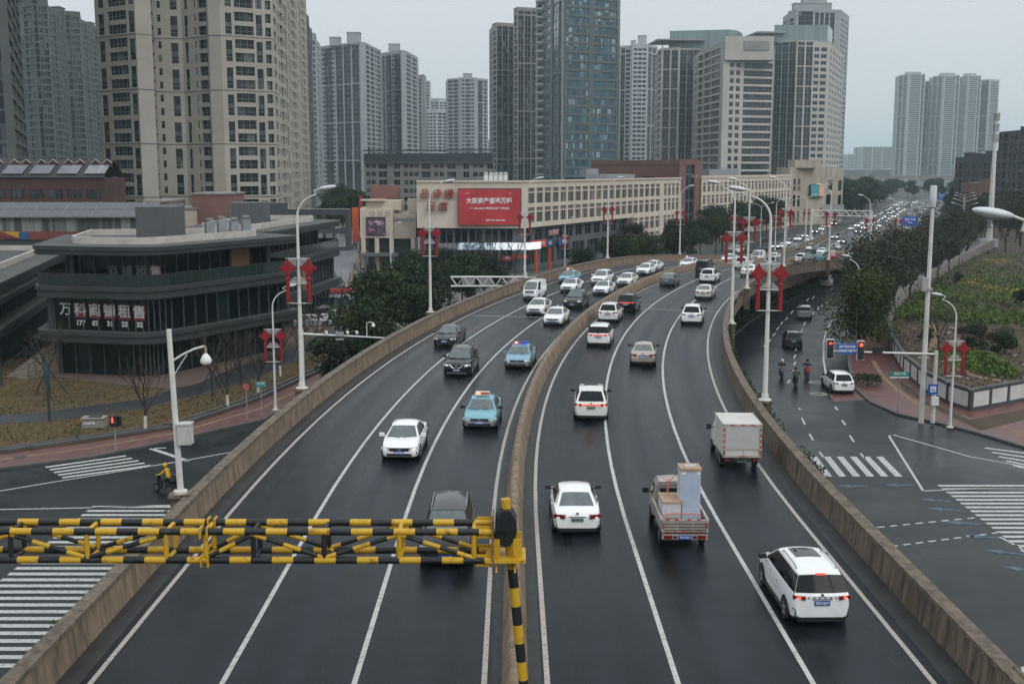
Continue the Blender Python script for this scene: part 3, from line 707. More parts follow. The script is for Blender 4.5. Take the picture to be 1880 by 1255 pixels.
# ---- middle distance, left of centre
tower('apartment_tower', 'wide grey tower with tall framed bays and two roof huts left of centre', [(577, 772), (663, 738), (672, 742), (701, 792)], zt(80, 738), 3.0, ['p.5 q2.4 p.6 w.9 q3 w.9 p.6 q2.6 p.5 q2.6 p.6 q2.6 p.5', 'p1', 'p.5 l2.2 p.6 l2.2 p.6 w.8 p.3 l2.2 p.5'], W_COOL, hut=[(605, 624, 750, 5), (637, 661, 742, 7)], nw=60, zmin=25, detail=1)
tower('apartment_tower', 'grey tower with framed bays and one roof hut, second left of centre', [(697, 818), (738, 795), (745, 798), (768, 845)], zt(95, 795), 3.0, ['p.5 q2.4 p.5 q2.6 p.6 w1 q3 p.5', 'p1', 'p.5 l2.2 p.6 l2.2 p.5'], W_COOL, hut=[(713, 733, 805, 6)], nw=50, zmin=25)
tower('apartment_tower', 'narrow stepped-balcony tower right beside the second grey tower', [(764, 985), (779, 975), (783, 1000)], zt(140, 980), 3.0, ['l1.4 p.8', 'p1'], W_TAN, nw=0, zmin=28)
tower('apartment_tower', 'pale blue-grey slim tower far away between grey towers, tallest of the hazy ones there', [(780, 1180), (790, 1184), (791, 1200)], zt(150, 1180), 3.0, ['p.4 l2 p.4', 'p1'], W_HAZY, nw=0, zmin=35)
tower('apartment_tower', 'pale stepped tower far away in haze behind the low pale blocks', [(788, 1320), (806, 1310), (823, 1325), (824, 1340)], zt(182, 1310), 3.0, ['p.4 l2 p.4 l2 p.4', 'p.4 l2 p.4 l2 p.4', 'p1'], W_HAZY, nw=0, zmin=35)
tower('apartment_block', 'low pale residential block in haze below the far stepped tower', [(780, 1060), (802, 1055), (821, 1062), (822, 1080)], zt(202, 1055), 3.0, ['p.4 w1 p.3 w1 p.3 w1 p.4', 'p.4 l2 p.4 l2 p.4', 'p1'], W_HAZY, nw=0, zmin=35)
tower('apartment_tower', 'isolated grey tower with white framed centre bay, left of the dark pair', [(821, 958), (842, 950), (846, 944), (872, 944), (876, 950), (896, 962)], zt(145, 944), 3.0, ['p.4 l2 p.4 l2 p.3', 'p1', 'p.5 w1.3 p.4 l2.4 p.4 w1.3 p.5', 'p1', 'p.4 q2 p.5 l1.4 p.5'], W_COOL, hut=[(850, 866, 950, 4.5)], nw=40, zmin=25)
tower('apartment_tower', 'dark tower with thin pale verticals, lower half of the pair left of the glass tower', [(904, 648), (912, 640), (943, 645), (944, 660)], zt(45, 640), 3.0, ['p.3 l1.6 p.3', 'p.4 q2.5 p.5 q2.8 p.5 q2.3 p.3', 'p1'], W_TAN, nw=40, zmin=22)
tower('apartment_tower', 'dark tower with thin pale verticals, taller half of the pair left of the glass tower', [(943, 606), (950, 600), (986, 604), (987, 620)], zt(17, 600), 3.0, ['p.3 l1.6 p.3', 'p.4 q2.5 p.5 q2.8 p.5 q2.3 p.3', 'p1'], W_TAN, nw=40, zmin=22)
# ---- tall blue glass tower
W_T12 = mat('wall_blue_grey_slab', (0.075, 0.095, 0.108), rough=0.5, var=0.15, scale=0.2)
t = tower('glass_tower', 'tall blue glass tower with dark floor slabs, highest in the centre of the skyline', [(985, 552), (1001, 536), (1031, 506), (1036, 500), (1133, 512), (1135, 530)], 112, 3.75, ['p.5 l3.4', 'p.6 w2 p1.2 q3 p.5 q1.4', 'p1', 'p.6 G10.2 p2.4 G10.4 p.6', 'p1'], W_T12, gm=G_BLUE, fm=FRAME_D, nw=80, zmin=16)
b = MB(); ox, oy = t.location.x, t.location.y
for (px, Y, ww) in ((1033.5, 502.5, 1.3), (985.5, 551, 1.2)): b.box((xt(px, Y, 200) - ox, Y - .3 - oy, 56), (ww, 1.2, 112))
for k in range(29): b.box((xt(993, 543, 200) - ox, 543.2 - oy, 3.75 * k + 1), (4.2, 3.2, 1.0), rz=-.55)
b.build('pale_column', W_BEIGE2, t)
# ---- right group
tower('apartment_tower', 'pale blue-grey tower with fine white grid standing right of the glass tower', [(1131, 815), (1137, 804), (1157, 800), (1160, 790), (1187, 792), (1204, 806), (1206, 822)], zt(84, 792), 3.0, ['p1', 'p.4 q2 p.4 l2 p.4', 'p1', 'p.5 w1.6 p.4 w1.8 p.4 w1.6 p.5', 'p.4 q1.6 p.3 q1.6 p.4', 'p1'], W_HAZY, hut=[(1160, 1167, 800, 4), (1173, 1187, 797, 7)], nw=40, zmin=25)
t = tower('office_tower', 'dark glass office tower with beige gridded edge, left of the right-hand group', [(1206, 634), (1213, 620), (1246, 618), (1247, 622), (1284, 624), (1288, 640)], zt(90, 620), 3.35, ['p.4 G3 p.3', 'p.8 t3 p.7 t3 p.8', 'p1', 'c4 p.25 c4 p.25 c4', 'p1'], W_BEIGE2, gm=G_DARK, fm=FRAME_D, nw=60, zmin=20, par=.6)
ox, oy = t.location.x, t.location.y; zc = zt(90, 620)
b = MB(); b.prism([(xt(x, Y, 100) - ox, Y - oy) for x, Y in ((1229, 628), (1338, 622), (1352, 626), (1362, 640), (1362, 664), (1229, 664))], zc - .2, zt(57, 628)); b.build('glass_crown', mat('crown_glass', (0.20, 0.27, 0.28), rough=.2, var=.2, scale=.3, stretch=(3, 3, .05)), t)
b = MB(); b.box((xt(1243, 620) - ox, 632 - oy, zt(73, 620)), (26, 24, .7), rz=.08)
for px in (1214, 1226, 1270): b.box((xt(px, 622) - ox, 626 - oy, (zc + zt(73, 620)) / 2), (.5, .5, zt(73, 620) - zc))
b.build('roof_canopy', GREY_STEEL, t)
t = tower('office_tower', 'beige office block with stripe balconies and a raised solid corner, middle of the right-hand group', [(1279, 590), (1322, 545), (1326, 540), (1416, 548), (1418, 570)], zt(78, 540), 3.55, ['p.3 l3 P.4 l3.4 p.2 l4.6 p.4', 'p1', 'p2.2 w1.3 p.8 w1.3 p1.2 l9.6', 'p1'], W_BEIGE2, gm=G_DARK, fm=FRAME, nw=90, zmin=18, par=.5)
ox, oy = t.location.x, t.location.y; zc = zt(78, 540)
b = MB(); b.box((xt(1371, 545, 90) - ox, 546.6 - oy, zc - 2.6), (xt(1416, 545, 90) - xt(1326, 545, 90) - .3, 15, 10.6)); b.build('parapet_screen', W_BEIGE2, t)
b = MB(); b.box((xt(1387, 541, 100) - ox, 538.95 - oy, zc - 1.6), (11.5, .5, 4.2)); b.build('recess_panel', W_TAN, t)
t = tower('office_tower', 'dark glass and beige office tower with a glass crown, rightmost of its group', [(1416, 618), (1420, 604), (1457, 600), (1459, 599), (1518, 604), (1545, 668)], zt(76, 600), 3.35, ['p1', 'c4 p.25 c4 p.25 c4', 'p1', 'p.5 t3 p.7 t3 p.7 w2.2 p.8 w2.6 p1', 'p.6 w1.2 p.5 w1.2 p.5 w1.2 p.5 w1.2 p.5 w1.2 p.5'], W_BEIGE2, gm=G_DARK, fm=FRAME, nw=90, zmin=18, par=.5)
ox, oy = t.location.x, t.location.y; zc = zt(76, 600)
b = MB(); b.prism([(xt(x, Y, 100) - ox, Y - oy) for x, Y in ((1420, 603), (1518, 603), (1527, 625), (1527, 650), (1420, 650))], zc + .4, zt(46, 603)); b.build('glass_crown', MATS['crown_glass'], t)
b = MB(); b.box((xt(1402, 604) - ox, 612 - oy, zt(61, 604)), (15, 24, .8), rz=.08); b.box((xt(1386, 604) - ox, 606 - oy, (zc + zt(61, 604)) / 2), (.5, .5, zt(61, 604) - zc)); b.build('roof_canopy', GREY_STEEL, t)
tower('apartment_tower', 'tall stepped grey tower rising behind the glass-crowned office tower at right', [(1441, 712), (1452, 705), (1456, 700), (1536, 704), (1552, 735)], zt(20, 700), 3.0, ['p.5 l1.6', 'p1', 'p.6 c4 p.6 q1 p.4 q1 p.4 q1 p.4 q1.2 p1.6', 'p.4 w1.6 p.3 w1.6 p.3 w1.6 p.4'], W_COOL, hut=[(1456, 1524, 706, 5), (1472, 1515, 708, 9)], nw=40, zmin=60)
# ---- hazy towers at far right
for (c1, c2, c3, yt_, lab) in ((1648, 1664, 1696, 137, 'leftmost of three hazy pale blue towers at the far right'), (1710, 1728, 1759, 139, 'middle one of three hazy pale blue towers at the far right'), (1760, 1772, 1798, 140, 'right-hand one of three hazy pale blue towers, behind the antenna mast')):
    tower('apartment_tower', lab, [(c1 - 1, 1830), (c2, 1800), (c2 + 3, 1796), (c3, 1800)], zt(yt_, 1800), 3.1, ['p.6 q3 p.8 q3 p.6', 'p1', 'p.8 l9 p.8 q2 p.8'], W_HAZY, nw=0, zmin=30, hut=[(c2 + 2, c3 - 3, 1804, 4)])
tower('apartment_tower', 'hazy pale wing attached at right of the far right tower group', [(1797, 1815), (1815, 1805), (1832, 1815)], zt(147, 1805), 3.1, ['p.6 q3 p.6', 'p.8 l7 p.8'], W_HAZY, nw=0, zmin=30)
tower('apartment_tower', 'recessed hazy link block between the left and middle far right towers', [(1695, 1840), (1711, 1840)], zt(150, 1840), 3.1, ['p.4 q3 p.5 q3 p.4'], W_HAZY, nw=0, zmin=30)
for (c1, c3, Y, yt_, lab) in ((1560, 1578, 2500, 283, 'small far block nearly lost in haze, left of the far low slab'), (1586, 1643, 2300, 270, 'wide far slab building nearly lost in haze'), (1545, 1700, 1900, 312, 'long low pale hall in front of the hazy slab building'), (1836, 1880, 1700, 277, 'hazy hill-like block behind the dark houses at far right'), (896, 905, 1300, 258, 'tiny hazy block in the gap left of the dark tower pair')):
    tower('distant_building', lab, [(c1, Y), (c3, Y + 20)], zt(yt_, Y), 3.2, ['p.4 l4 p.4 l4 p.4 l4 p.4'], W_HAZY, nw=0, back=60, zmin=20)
# ---- dark houses at right
for (c1, c2, c3, Y, yt_, lab) in ((1790, 1826, 1832, 415, 288, 'dark low apartment block left of the antenna mast at right edge'), (1830, 1848, 1850, 440, 284, 'dark brown block just right of the antenna mast'), (1848, 1902, 1910, 430, 288, 'dark apartment block cut by the right picture edge')):
    tower('apartment_block', lab, [(c1, Y), (c2, Y - 6), (c3, Y + 20)], zt(yt_, Y), 3.0, ['p.6 w1.2 p.8 w1.2 p.8 l2.2 p.6', 'p1'], W_DARK, gm=G_DARK, nw=30, hut=[(c1 + 6, c1 + 14, Y + 2, 1.2)])
tower('shop_block', 'low building with orange-brown side walls under the dark blocks at right', [(1806, 395), (1846, 392), (1870, 388), (1884, 400)], zt(336, 392), 3.6, ['p.8 G4 p.6', 'G5', 'p1'], W_RED, gm=G_DARK, nw=20)
tower('slim_tower', 'dark tower just entering the picture at the right edge', [(1876, 360), (1920, 356)], zt(238, 356), 3.0, ['p.4 l3 p.4 l3 p.4'], W_DARK, gm=G_DARK, nw=20)
# ---- grey mid-rise behind the hotel
b_ = [(zt(287, 418), 2.2, .5, 1)]
t = tower('apartment_block', 'long charcoal-roofed mid-rise with beige piers behind the hotel', [(667, 428), (905, 408)], zt(283, 418), 3.0, ['p.6 w1.5 p.3 w1.5 p.9 l3 p2.2 l2.2 p1.2 w1.4 p.4 w1.4 p.4 w1.4 p.9 l3 p1.2 w1.4 p.4 w1.4 p1 l3 p2.2 l2 p1.2 w1.5 p.4 w1.5 p1 l2'], W_TAN, nw=100, zmin=10, par=0, bands=[(zt(289, 418), 2.8, .4, 3), (zt(300, 418), .5, .5, 3), (zt(276, 418), .5, .9, 1)])
# ---- red-brown block behind and right of the hotel
t = tower('shop_block', 'red-brown block with a solid square tower end rising behind the hotel', [(1088, 335), (1248, 308), (1250, 296), (1288, 300), (1290, 318)], zt(301, 300), 3.4, ['p3 w3 p2.5 w4 p2 w3 p6', 'p1', 'p1.2 c1.6 p1', 'p1'], W_RED, gm=G_DARK, nw=30, zmin=8)
text('巨洲', .9, mat('sign_pale', (.5, .42, .38)), t, (xt(1273, 300, 325) - t.location.x, 297.8 - t.location.y, zt(324, 298)), .1, name='lettering')
# ================================================================== HOTEL and neighbours
W_HOTEL = mat('wall_hotel_cream', (0.64, 0.565, 0.475), rough=0.8, var=0.0, col2=(0.53, 0.455, 0.375), scale=0.35, stretch=(1, 1, .35), detail=10)
W_HOTEL_G = mat('wall_hotel_grille', (0.50, 0.43, 0.34), rough=0.8, col2=(0.30, 0.25, 0.20), scale=0.5, detail=10, stretch=(1, 1, .3))
HC = (1.9, 206.0); HL = (xt(765, 207, 370), 207.0); HR = (xt(1250, 279, 335), 279.0)
root = thing('hotel_building', 'long cream hotel block with a gridded window front and red characters on its end wall', 'building', (HC[0], HC[1], 0))
wb = MB(); wins = []
ZR = 16.3; ZB = 8.1
facade(wb, wins, HL, HC, ZB, ZR, 4.0, 'p1')
# right-hand front: two full rows of windows, lower rows to the far half
def hotel_rows(p0, p1, rows, cols, zlo, zhi):
    p0 = Vector(p0); p1 = Vector(p1); d = p1 - p0; L = d.length; d /= L; n = Vector((d.y, -d.x)); ang = atan2(d.y, d.x); tot = sum(c[1] for c in cols); u = 0
    P = lambda uu, z, dep=0.0: ((p0 + d * uu - n * dep).x, (p0 + d * uu - n * dep).y, z)
    for k, wd in cols:
        w_ = wd / tot * L; ua, ub = u, u + w_; u = ub
        if k == 'p': wb.poly([P(ua, zlo), P(ub, zlo), P(ub, zhi), P(ua, zhi)], 0); continue
        z = zlo
        for za, zb in rows:
            wb.poly([P(ua, z), P(ub, z), P(ub, za), P(ua, za)], 0); dep = .24
            for A in ([P(ua, za), P(ub, za), P(ub, za, dep), P(ua, za, dep)], [P(ua, zb, dep), P(ub, zb, dep), P(ub, zb), P(ua, zb)], [P(ua, za, dep), P(ua, zb, dep), P(ua, zb), P(ua, za)], [P(ub, za), P(ub, zb), P(ub, zb, dep), P(ub, za, dep)]): wb.poly(A, 0)
            c = p0 + d * ((ua + ub) / 2); wins.append(((c.x, c.y, za), ang, round(w_, 2), round(zb - za, 2), 'h', 4)); z = zb
        wb.poly([P(ua, z), P(ub, z), P(ub, zhi), P(ua, zhi)], 0)
RECESS['h'] = .24
_wg = win_geo
def win_geo(b, M, w_, h_, kind, fh, detail=1):
    if kind != 'h': return _wg(b, M, w_, h_, kind, fh, detail)
    d = .24
    b.poly([M @ Vector(p) for p in ((-w_ / 2, d, 0), (w_ / 2, d, 0), (w_ / 2, d, h_ * .68), (-w_ / 2, d, h_ * .68))], 0)
    b.poly([M @ Vector(p) for p in ((-w_ / 2, d, h_ * .68), (w_ / 2, d, h_ * .68), (w_ / 2, d, h_), (-w_ / 2, d, h_))], 2)
    R3 = M.to_3x3()
    b.box(tuple(M @ Vector((0, .14, h_ * .70))), (w_, .22, .2), mi=1, M=R3)
    for x in (-w_ / 6, w_ / 6): b.box(tuple(M @ Vector((x, d - .04, h_ * .34))), (.05, .07, h_ * .66), mi=1, M=R3)
m_ = .52; A_ = [('p', 2.2)]
for i in range(20): A_ += [('h', 2.55), ('p', .8 if i < 19 else 2.6)]
for i in range(4): A_ += [('h', 1.9), ('p', .8 if i < 3 else 1.3)]
U = Vector(HR) - Vector(HC); frac = .60
HM = tuple(Vector(HC) + U * frac)
rows = [(9.0, 11.7), (12.45, 15.2)]
tw = sum(c[1] for c in A_)
# split the bay list at the point where the lower rows begin
acc = 0; cut = 0
for i, c in enumerate(A_):
    acc += c[1]
    if acc >= tw * frac and c[0] == 'p': cut = i + 1; break
HM = tuple(Vector(HC) + U * (acc / tw))
hotel_rows(HC, HM, rows, A_[:cut], ZB, ZR)
hotel_rows(HM, HR, [(1.9, 4.4), (5.3, 7.9)] + rows, A_[cut:], .3, ZR)
wb.poly([(*HR, 0), (HR[0] - 14, HR[1] + 12, 0), (HR[0] - 14, HR[1] + 12, ZR), (*HR, ZR)], 0)
wb.poly([(HL[0] - 1, HL[1] + 30, ZB), (*HL, ZB), (*HL, ZR), (HL[0] - 1, HL[1] + 30, ZR)], 0)
wb.poly([(*HL, ZR - .5), (*HC, ZR - .5), (*HR, ZR - .5), (HR[0] - 14, HR[1] + 12, ZR - .5), (HL[0] - 1, HL[1] + 30, ZR - .5)], 3)
wb.poly([(*HL, ZB), (*HC, ZB), (HC[0], HC[1] + 3, ZB), (HL[0], HL[1] + 3, ZB)], 0)
for a, c in ((HL, HC), (HC, HR)): band(wb, a, c, ZR + .1, .35, .25, 0)
wb.v = [(x - HC[0], y - HC[1], z) for x, y, z in wb.v]
wb.build('wall', [W_HOTEL, FRAME, SPAND, CONC], root)
G_HOT = glass_mat('glass_hotel', (0.020, 0.034, 0.042), (0.16, 0.135, 0.11), .30, (2.4, 2.4, 3.6), rough=.12)
put_windows(root, wins, G_HOT, W_HOTEL, mat('transom_panel', (0.15, 0.13, 0.115), rough=.5, var=.4, scale=.5), 100)
# podium: grey storey and shops under it, set back
pb = MB(); pw = []
din = Vector((0.6, 1.2)); PL = (HL[0] + .3, HL[1] + 1.6); PC = (HC[0] - .5, HC[1] + 1.6); PM = tuple(Vector(HM) + Vector((-1.3, .8)))
facade(pb, pw, PL, PC, .1, ZB, 3.9, 'p.5 c1 p.2 c1 p.2 c1 p.2 c1 p.3 c1 p.2 c1 p.6')
seg = Vector(PM) - Vector(PC)
cols = 'p1.2 ' + ' '.join('w2.3 p1.1' for _ in range(11))
facade(pb, pw, PC, PM, 4.6, ZB, 3.4, cols); facade(pb, pw, PC, PM, .1, 4.6, 4.4, 'p1 ' + ' '.join('G4.2 p1' for _ in range(7)))
pb.v = [(x - HC[0], y - HC[1], z) for x, y, z in pb.v]
pb.build('podium_wall', [W_GREYP, FRAME_D, CONC, SPAND], root); put_windows(root, pw, G_DARK, FRAME, SPAND, 60)
b = MB()
for px, n in ((925, 5),):
    for i in range(n): b.box((xt(892 + i * 9, 212, 325) - HC[0], 214 - HC[1], ZR + .75), (.75, .8, 1.5)); b.lathe((xt(892 + i * 9, 212, 325) - HC[0], 213.5 - HC[1], ZR + 1.5), [(.3, 0), (.3, .2)], 10)
b.build('air_conditioner', WHITE, root)
b = MB(); q = Vector(HC) + U * .62; b.box((q.x - 4 - HC[0], q.y + 6 - HC[1], ZR + .3), (16, 5, 1.6), rz=atan2(U.y, U.x)); b.box((q.x - 9 - HC[0], q.y + 4 - HC[1], ZR + 1.5), (3, 3, 1.6), rz=.5); b.build('roof_plant', GREY_STEEL, root)
# letters and boards
RED_L = mat('sign_red_character', (0.27, 0.035, 0.025), rough=.5, var=.15, scale=2)
s = thing('hotel_sign', 'dark red three-dimensional characters on the cream end wall left of the red billboard', 'sign', (xt(803, 206.4, 355), 206.25, zt(368, 206.4)))
text('品', 1.75, RED_L, s, (-2.25, 0, 1.1), .05, .12, .03); text('诗', 1.75, RED_L, s, (-.05, 0, 1.1), .05, .12, .03); text('缦', 1.75, RED_L, s, (2.1, 0, 1.1), .05, .12, .03)
text('酒', 1.75, RED_L, s, (-1.05, 0, -1.15), .05, .12, .03); text('店', 1.75, RED_L, s, (1.05, 0, -1.15), .05, .12, .03)
BILL = mat('billboard_red', (0.56, 0.04, 0.05), rough=.45, col2=(0.30, 0.018, 0.030), scale=.10, detail=3)
s = thing('billboard', 'big red advertising billboard with white characters on the corner of the cream hotel', 'billboard', (xt(899, 206.2, 380), 206.0, zt(380, 206.2)))
b = MB(); b.box((0, 0, 0), (11.0, .3, 6.4)); b.build('panel', BILL, s)
b = MB()
for z in (-3.25, 3.25): b.box((0, 0, z), (11.2, .34, .12))
for x in (-5.56, 5.56): b.box((x, 0, 0), (.12, .34, 6.6))
b.build('frame', DARK_STEEL, s)
text('大宗资产值选万科', 1.12, WHITE, s, (-.1, -.18, 1.05), 0, .02, .03, fitw=8.2); text('一二 500-4200㎡ 稀有独栋资产 诚邀品鉴', .42, WHITE, s, (-.1, -.18, -.25), 0, .02, .01, fitw=7.2)
text('电话 0731-8888 8888', .32, WHITE, s, (1.0, -.18, -2.35), 0, .02, .01, fitw=3.4); text('资产营销', .22, WHITE, s, (-4, -.18, 2.4), 0, .02, .0); text('万科', .24, WHITE, s, (3.6, -.18, 2.4), 0, .02, .0)
LEDW = mat('led_strip_white', (.7, .72, .75), rough=.4, var=0, emit=(.80, .88, 1.0), es=.82)
LEDP = bpy.data.materials.new('led_strip_picture'); MATS['led_p'] = LEDP; LEDP.use_nodes = True
_n = LEDP.node_tree.nodes; _l = LEDP.node_tree.links; _b = _n['Principled BSDF']; _g = _n.new('ShaderNodeNewGeometry'); _t = _n.new('ShaderNodeTexNoise'); _t.inputs['Scale'].default_value = 2.2; _t.inputs['Detail'].default_value = 5
_r = _n.new('ShaderNodeValToRGB'); _r.color_ramp.elements[0].position = .44; _r.color_ramp.elements[0].color = (.05, .10, .16, 1); _r.color_ramp.elements[1].position = .56; _r.color_ramp.elements[1].color = (.62, .78, .88, 1)
_l.new(_g.outputs['Position'], _t.inputs['Vector']); _l.new(_t.outputs['Fac'], _r.inputs[0]); _l.new(_r.outputs[0], _b.inputs['Emission Color']); _b.inputs['Emission Strength'].default_value = .8; _b.inputs['Base Color'].default_value = (.1, .1, .12, 1)
s = thing('led_strip_screen', 'long white glowing screen strip wrapping the hotel corner above the shops', 'screen', (xt(900, 205.4, 452), 205.4, zt(452, 205.4)))
x0, x1, x2, x3 = [xt(p, 205.4, 452) - s.location.x for p in (840, 905, 972, 990)]
b = MB(); b.box(((x0 + x1) / 2, 0, 0), (x1 - x0, .25, 1.25)); b.build('picture_panel', LEDP, s)
b = MB(); b.box(((x1 + x2) / 2, 0, 0), (x2 - x1 - .02, .25, 1.25)); b.box((x2 + 1.0, 1.6, 0), (3.9, .25, 1.25), rz=1.02); b.build('white_panel', LEDW, s)
s = thing('led_sign_band', 'dim grey sign band with pale characters left of the white screen strip', 'sign', (xt(822, 205.6, 452), 205.6, zt(452, 205.6)))
b = MB(); b.box((0, 0, 0), (3.4, .2, 1.2)); b.build('panel', W_GREYP, s); text('品诗酒店', .85, mat('sign_dim', (.35, .33, .33)), s, (0, -.12, 0), 0, .02, .01, fitw=3.2)
ORANGE = mat('sign_orange', (0.62, 0.10, 0.02), rough=.45, var=.08); SHOPRED = mat('shop_red', (0.33, 0.02, 0.02), rough=.5, var=.2); SHOPBLUE = mat('shop_blue', (0.02, 0.10, 0.30), rough=.5, var=.2)
ud = U.normalized(); ua = atan2(ud.y, ud.x)
def on_front(uu, out_=.6): q = Vector(HC) + ud * uu + Vector((ud.y, -ud.x)) * out_; return q
q = on_front(7.0, -.4); s = thing('shop_sign', 'orange shop sign with white characters right of the white screen strip', 'sign', (q.x, q.y, 4.9), ua)
b = MB(); b.box((0, 0, 0), (6.4, .3, 1.35)); b.build('panel', ORANGE, s); text('永辉生活超市', .7, WHITE, s, (0, -.18, 0), 0, .02, .02, fitw=4.8)
q = on_front(13.2, -.2); s = thing('shop_sign', 'small white and red character sign on the grey wall above the blue shop boards', 'sign', (q.x, q.y, 6.7), ua)
b = MB(); b.box((0, .1, 0), (4.6, .12, 1.2)); b.build('panel', W_GREYP, s); text('大排档', 1.0, mat('sign_pink', (.55, .32, .33)), s, (0, -.05, 0), 0, .03, .03, fitw=4.2)
q = on_front(11.9, -.5); s = thing('shop_sign', 'blue shop board left of the red and blue lantern pole', 'sign', (q.x, q.y, 4.8), ua); MB().box((0, 0, 0), (2.0, .3, 1.3)).build('panel', SHOPBLUE, s); text('药店', .7, WHITE, s, (0, -.18, 0), 0, .02)
q = on_front(17.5, -.5); s = thing('shop_sign', 'blue and white shop board furthest along the hotel front', 'sign', (q.x, q.y, 4.8), ua); MB().box((0, 0, 0), (3.4, .3, 1.3)).build('panel', SHOPBLUE, s); text('便利店', .7, WHITE, s, (.5, -.18, 0), 0, .02)
s = thing('shop_sign', 'small red shop sign under the left half of the white screen strip', 'sign', (xt(932, 206, 473), 206.4, zt(474, 206))); MB().box((0, 0, 0), (2.0, .3, .9)).build('panel', SHOPRED, s); text('茶饮', .5, WHITE, s, (0, -.18, 0), 0, .02)
s = thing('shop_sign', 'dark red long shop sign with characters under the right half of the white screen strip', 'sign', (xt(955, 206, 472), 206.3, zt(471, 206))); MB().box((0, 0, 0), (2.9, .3, .8)).build('panel', SHOPRED, s); text('湘味小馆', .5, mat('sign_dim2', (.4, .2, .18)), s, (0, -.18, 0), 0, .02)
q = on_front(4.5, .4); s = thing('shop_pillar', 'orange door frame beside the dark shop entrance under the orange sign', 'door', (q.x, q.y, 0), ua); b = MB(); b.box((0, 0, 2.0), (.5, .4, 4.0)); b.box((6, .1, 2), (.35, .4, 4.0)); b.build('frame', ORANGE, s)
# neighbouring small mall block with screen
W_MALL = mat('wall_mall_beige', (0.54, 0.465, 0.38), rough=.8, var=.1, scale=.3, detail=9)
Ym = 211.0; mx0, mx1, mx2 = xt(661, Ym, 400), xt(721, Ym, 400), xt(764, Ym + 3, 400)
root = thing('mall_building', 'small beige mall block with a dark poster screen between the side street and the hotel', 'building', (mx0, Ym, 0))
b = MB(); zt_, zb_ = zt(384, Ym), zt(437, Ym)
b.prism([(0, 0), (mx1 - mx0, 0), (mx1 - mx0, 14), (-1.7, 14)], zb_, zt_); b.prism([(mx1 - mx0 + .02, 1.6), (mx2 - mx0, 2.2), (mx2 - mx0, 14), (mx1 - mx0 + .02, 14)], zb_ - .2, zt_ - .9)
b.build('upper_wall', W_MALL, root)
b = MB(); b.prism([(1.2, 1.5), (mx2 - mx0 - .5, 2.5), (mx2 - mx0 - .5, 13), (-2, 13)], 0.1, zb_ - .3); b.build('shop_front', glass_mat('glass_lobby', (.02, .035, .038), (.28, .20, .09), .22, (1.6, 1.6, 2.2)), root)
b = MB()
for x in (.5, mx1 - mx0 - .3, mx2 - mx0 - .4, (mx1 - mx0) * .5): b.box((x, .4, zb_ / 2), (.75, .75, zb_))
b.build('column', W_MALL, root)
b = MB(); b.box(((mx1 - mx0) / 2 + .5, -.5, 3.1), (mx1 - mx0 + 1, 3.4, .5)); b.build('canopy', W_GREYP, root)
b = MB(); b.box((4, 6, zt_ + .6), (6.5, 6, 1.8)); b.box((9.5, 7, zt_ + .6), (2.6, 3, 2.2)); b.box((12.4, 6, zt_ - .2), (1.8, 2, 1.4)); b.box((2.2, 3, zt_ + 1.6), (4.5, 2.6, .3)); b.build('roof_hut', W_MALL, root)
b = MB(); b.box((3.4, 12, zt_ + 1.6), (5.2, 5, 5.2)); b.build('stair_tower', W_RED, root)
b = MB()
for i in range(3):
    for k in range(14):
        a = 2 * pi * k / 14; a2 = 2 * pi * (k + 1) / 14; c = (2.3 + i * 1.35, -.06, zt_ - .85)
        b.tube([(c[0] + .36 * cos(a), c[1], c[2] + .36 * sin(a)), (c[0] + .36 * cos(a2), c[1], c[2] + .36 * sin(a2))], .03, 4)
b.build('ring_emblem', DARK_STEEL, root)
text('LESHANGGE MALL', .7, mat('sign_bluegrey', (.22, .24, .27)), root, ((mx1 + mx2) / 2 - mx0, 1.5, zt_ - 1.9), .05, .04, .02, fitw=4.0)
POSTER = bpy.data.materials.new('poster_screen'); POSTER.use_nodes = True
_n = POSTER.node_tree.nodes; _l = POSTER.node_tree.links; _b = _n['Principled BSDF']; _g = _n.new('ShaderNodeNewGeometry'); _t = _n.new('ShaderNodeTexNoise'); _t.inputs['Scale'].default_value = .9; _t.inputs['Detail'].default_value = 4; _t.inputs['Distortion'].default_value = .6
_r = _n.new('ShaderNodeValToRGB'); e = _r.color_ramp.elements; e[0].position = .36; e[0].color = (.008, .018, .025, 1); e[1].position = .68; e[1].color = (.42, .40, .42, 1)
for p_, c_ in ((.46, (.015, .05, .045, 1)), (.53, (.03, .02, .05, 1)), (.58, (.25, .04, .13, 1))): x_ = e.new(p_); x_.color = c_
_l.new(_g.outputs['Position'], _t.inputs['Vector']); _l.new(_t.outputs['Fac'], _r.inputs[0]); _l.new(_r.outputs[0], _b.inputs['Emission Color']); _b.inputs['Emission Strength'].default_value = .55; _b.inputs['Base Color'].default_value = (.02, .02, .025, 1)
s = thing('poster_screen', 'square dark screen showing a colourful poster on the small beige mall block', 'screen', (xt(690, Ym - .3, 416), Ym - .2, zt(415, Ym)))
MB().box((0, 0, 0), (3.5, .3, 3.35)).build('frame', DARK_STEEL, s); MB().box((0, -.1, 0), (3.2, .2, 3.05)).build('display', POSTER, s); text('新春特惠', .32, WHITE, s, (.3, -.22, .75), 0, .01)
s = thing('orange_banner', 'tall orange vertical banner on the left side of the mall block', 'banner', (xt(653, 218, 410), 218, 0)); MB().box((0, 0, 8.2), (1.3, .4, 6.4), taper=.9).build('cloth', ORANGE, s); MB().box((.9, .6, 11.6), (.5, .4, 4.0)).build('red_top', SHOPRED, s)
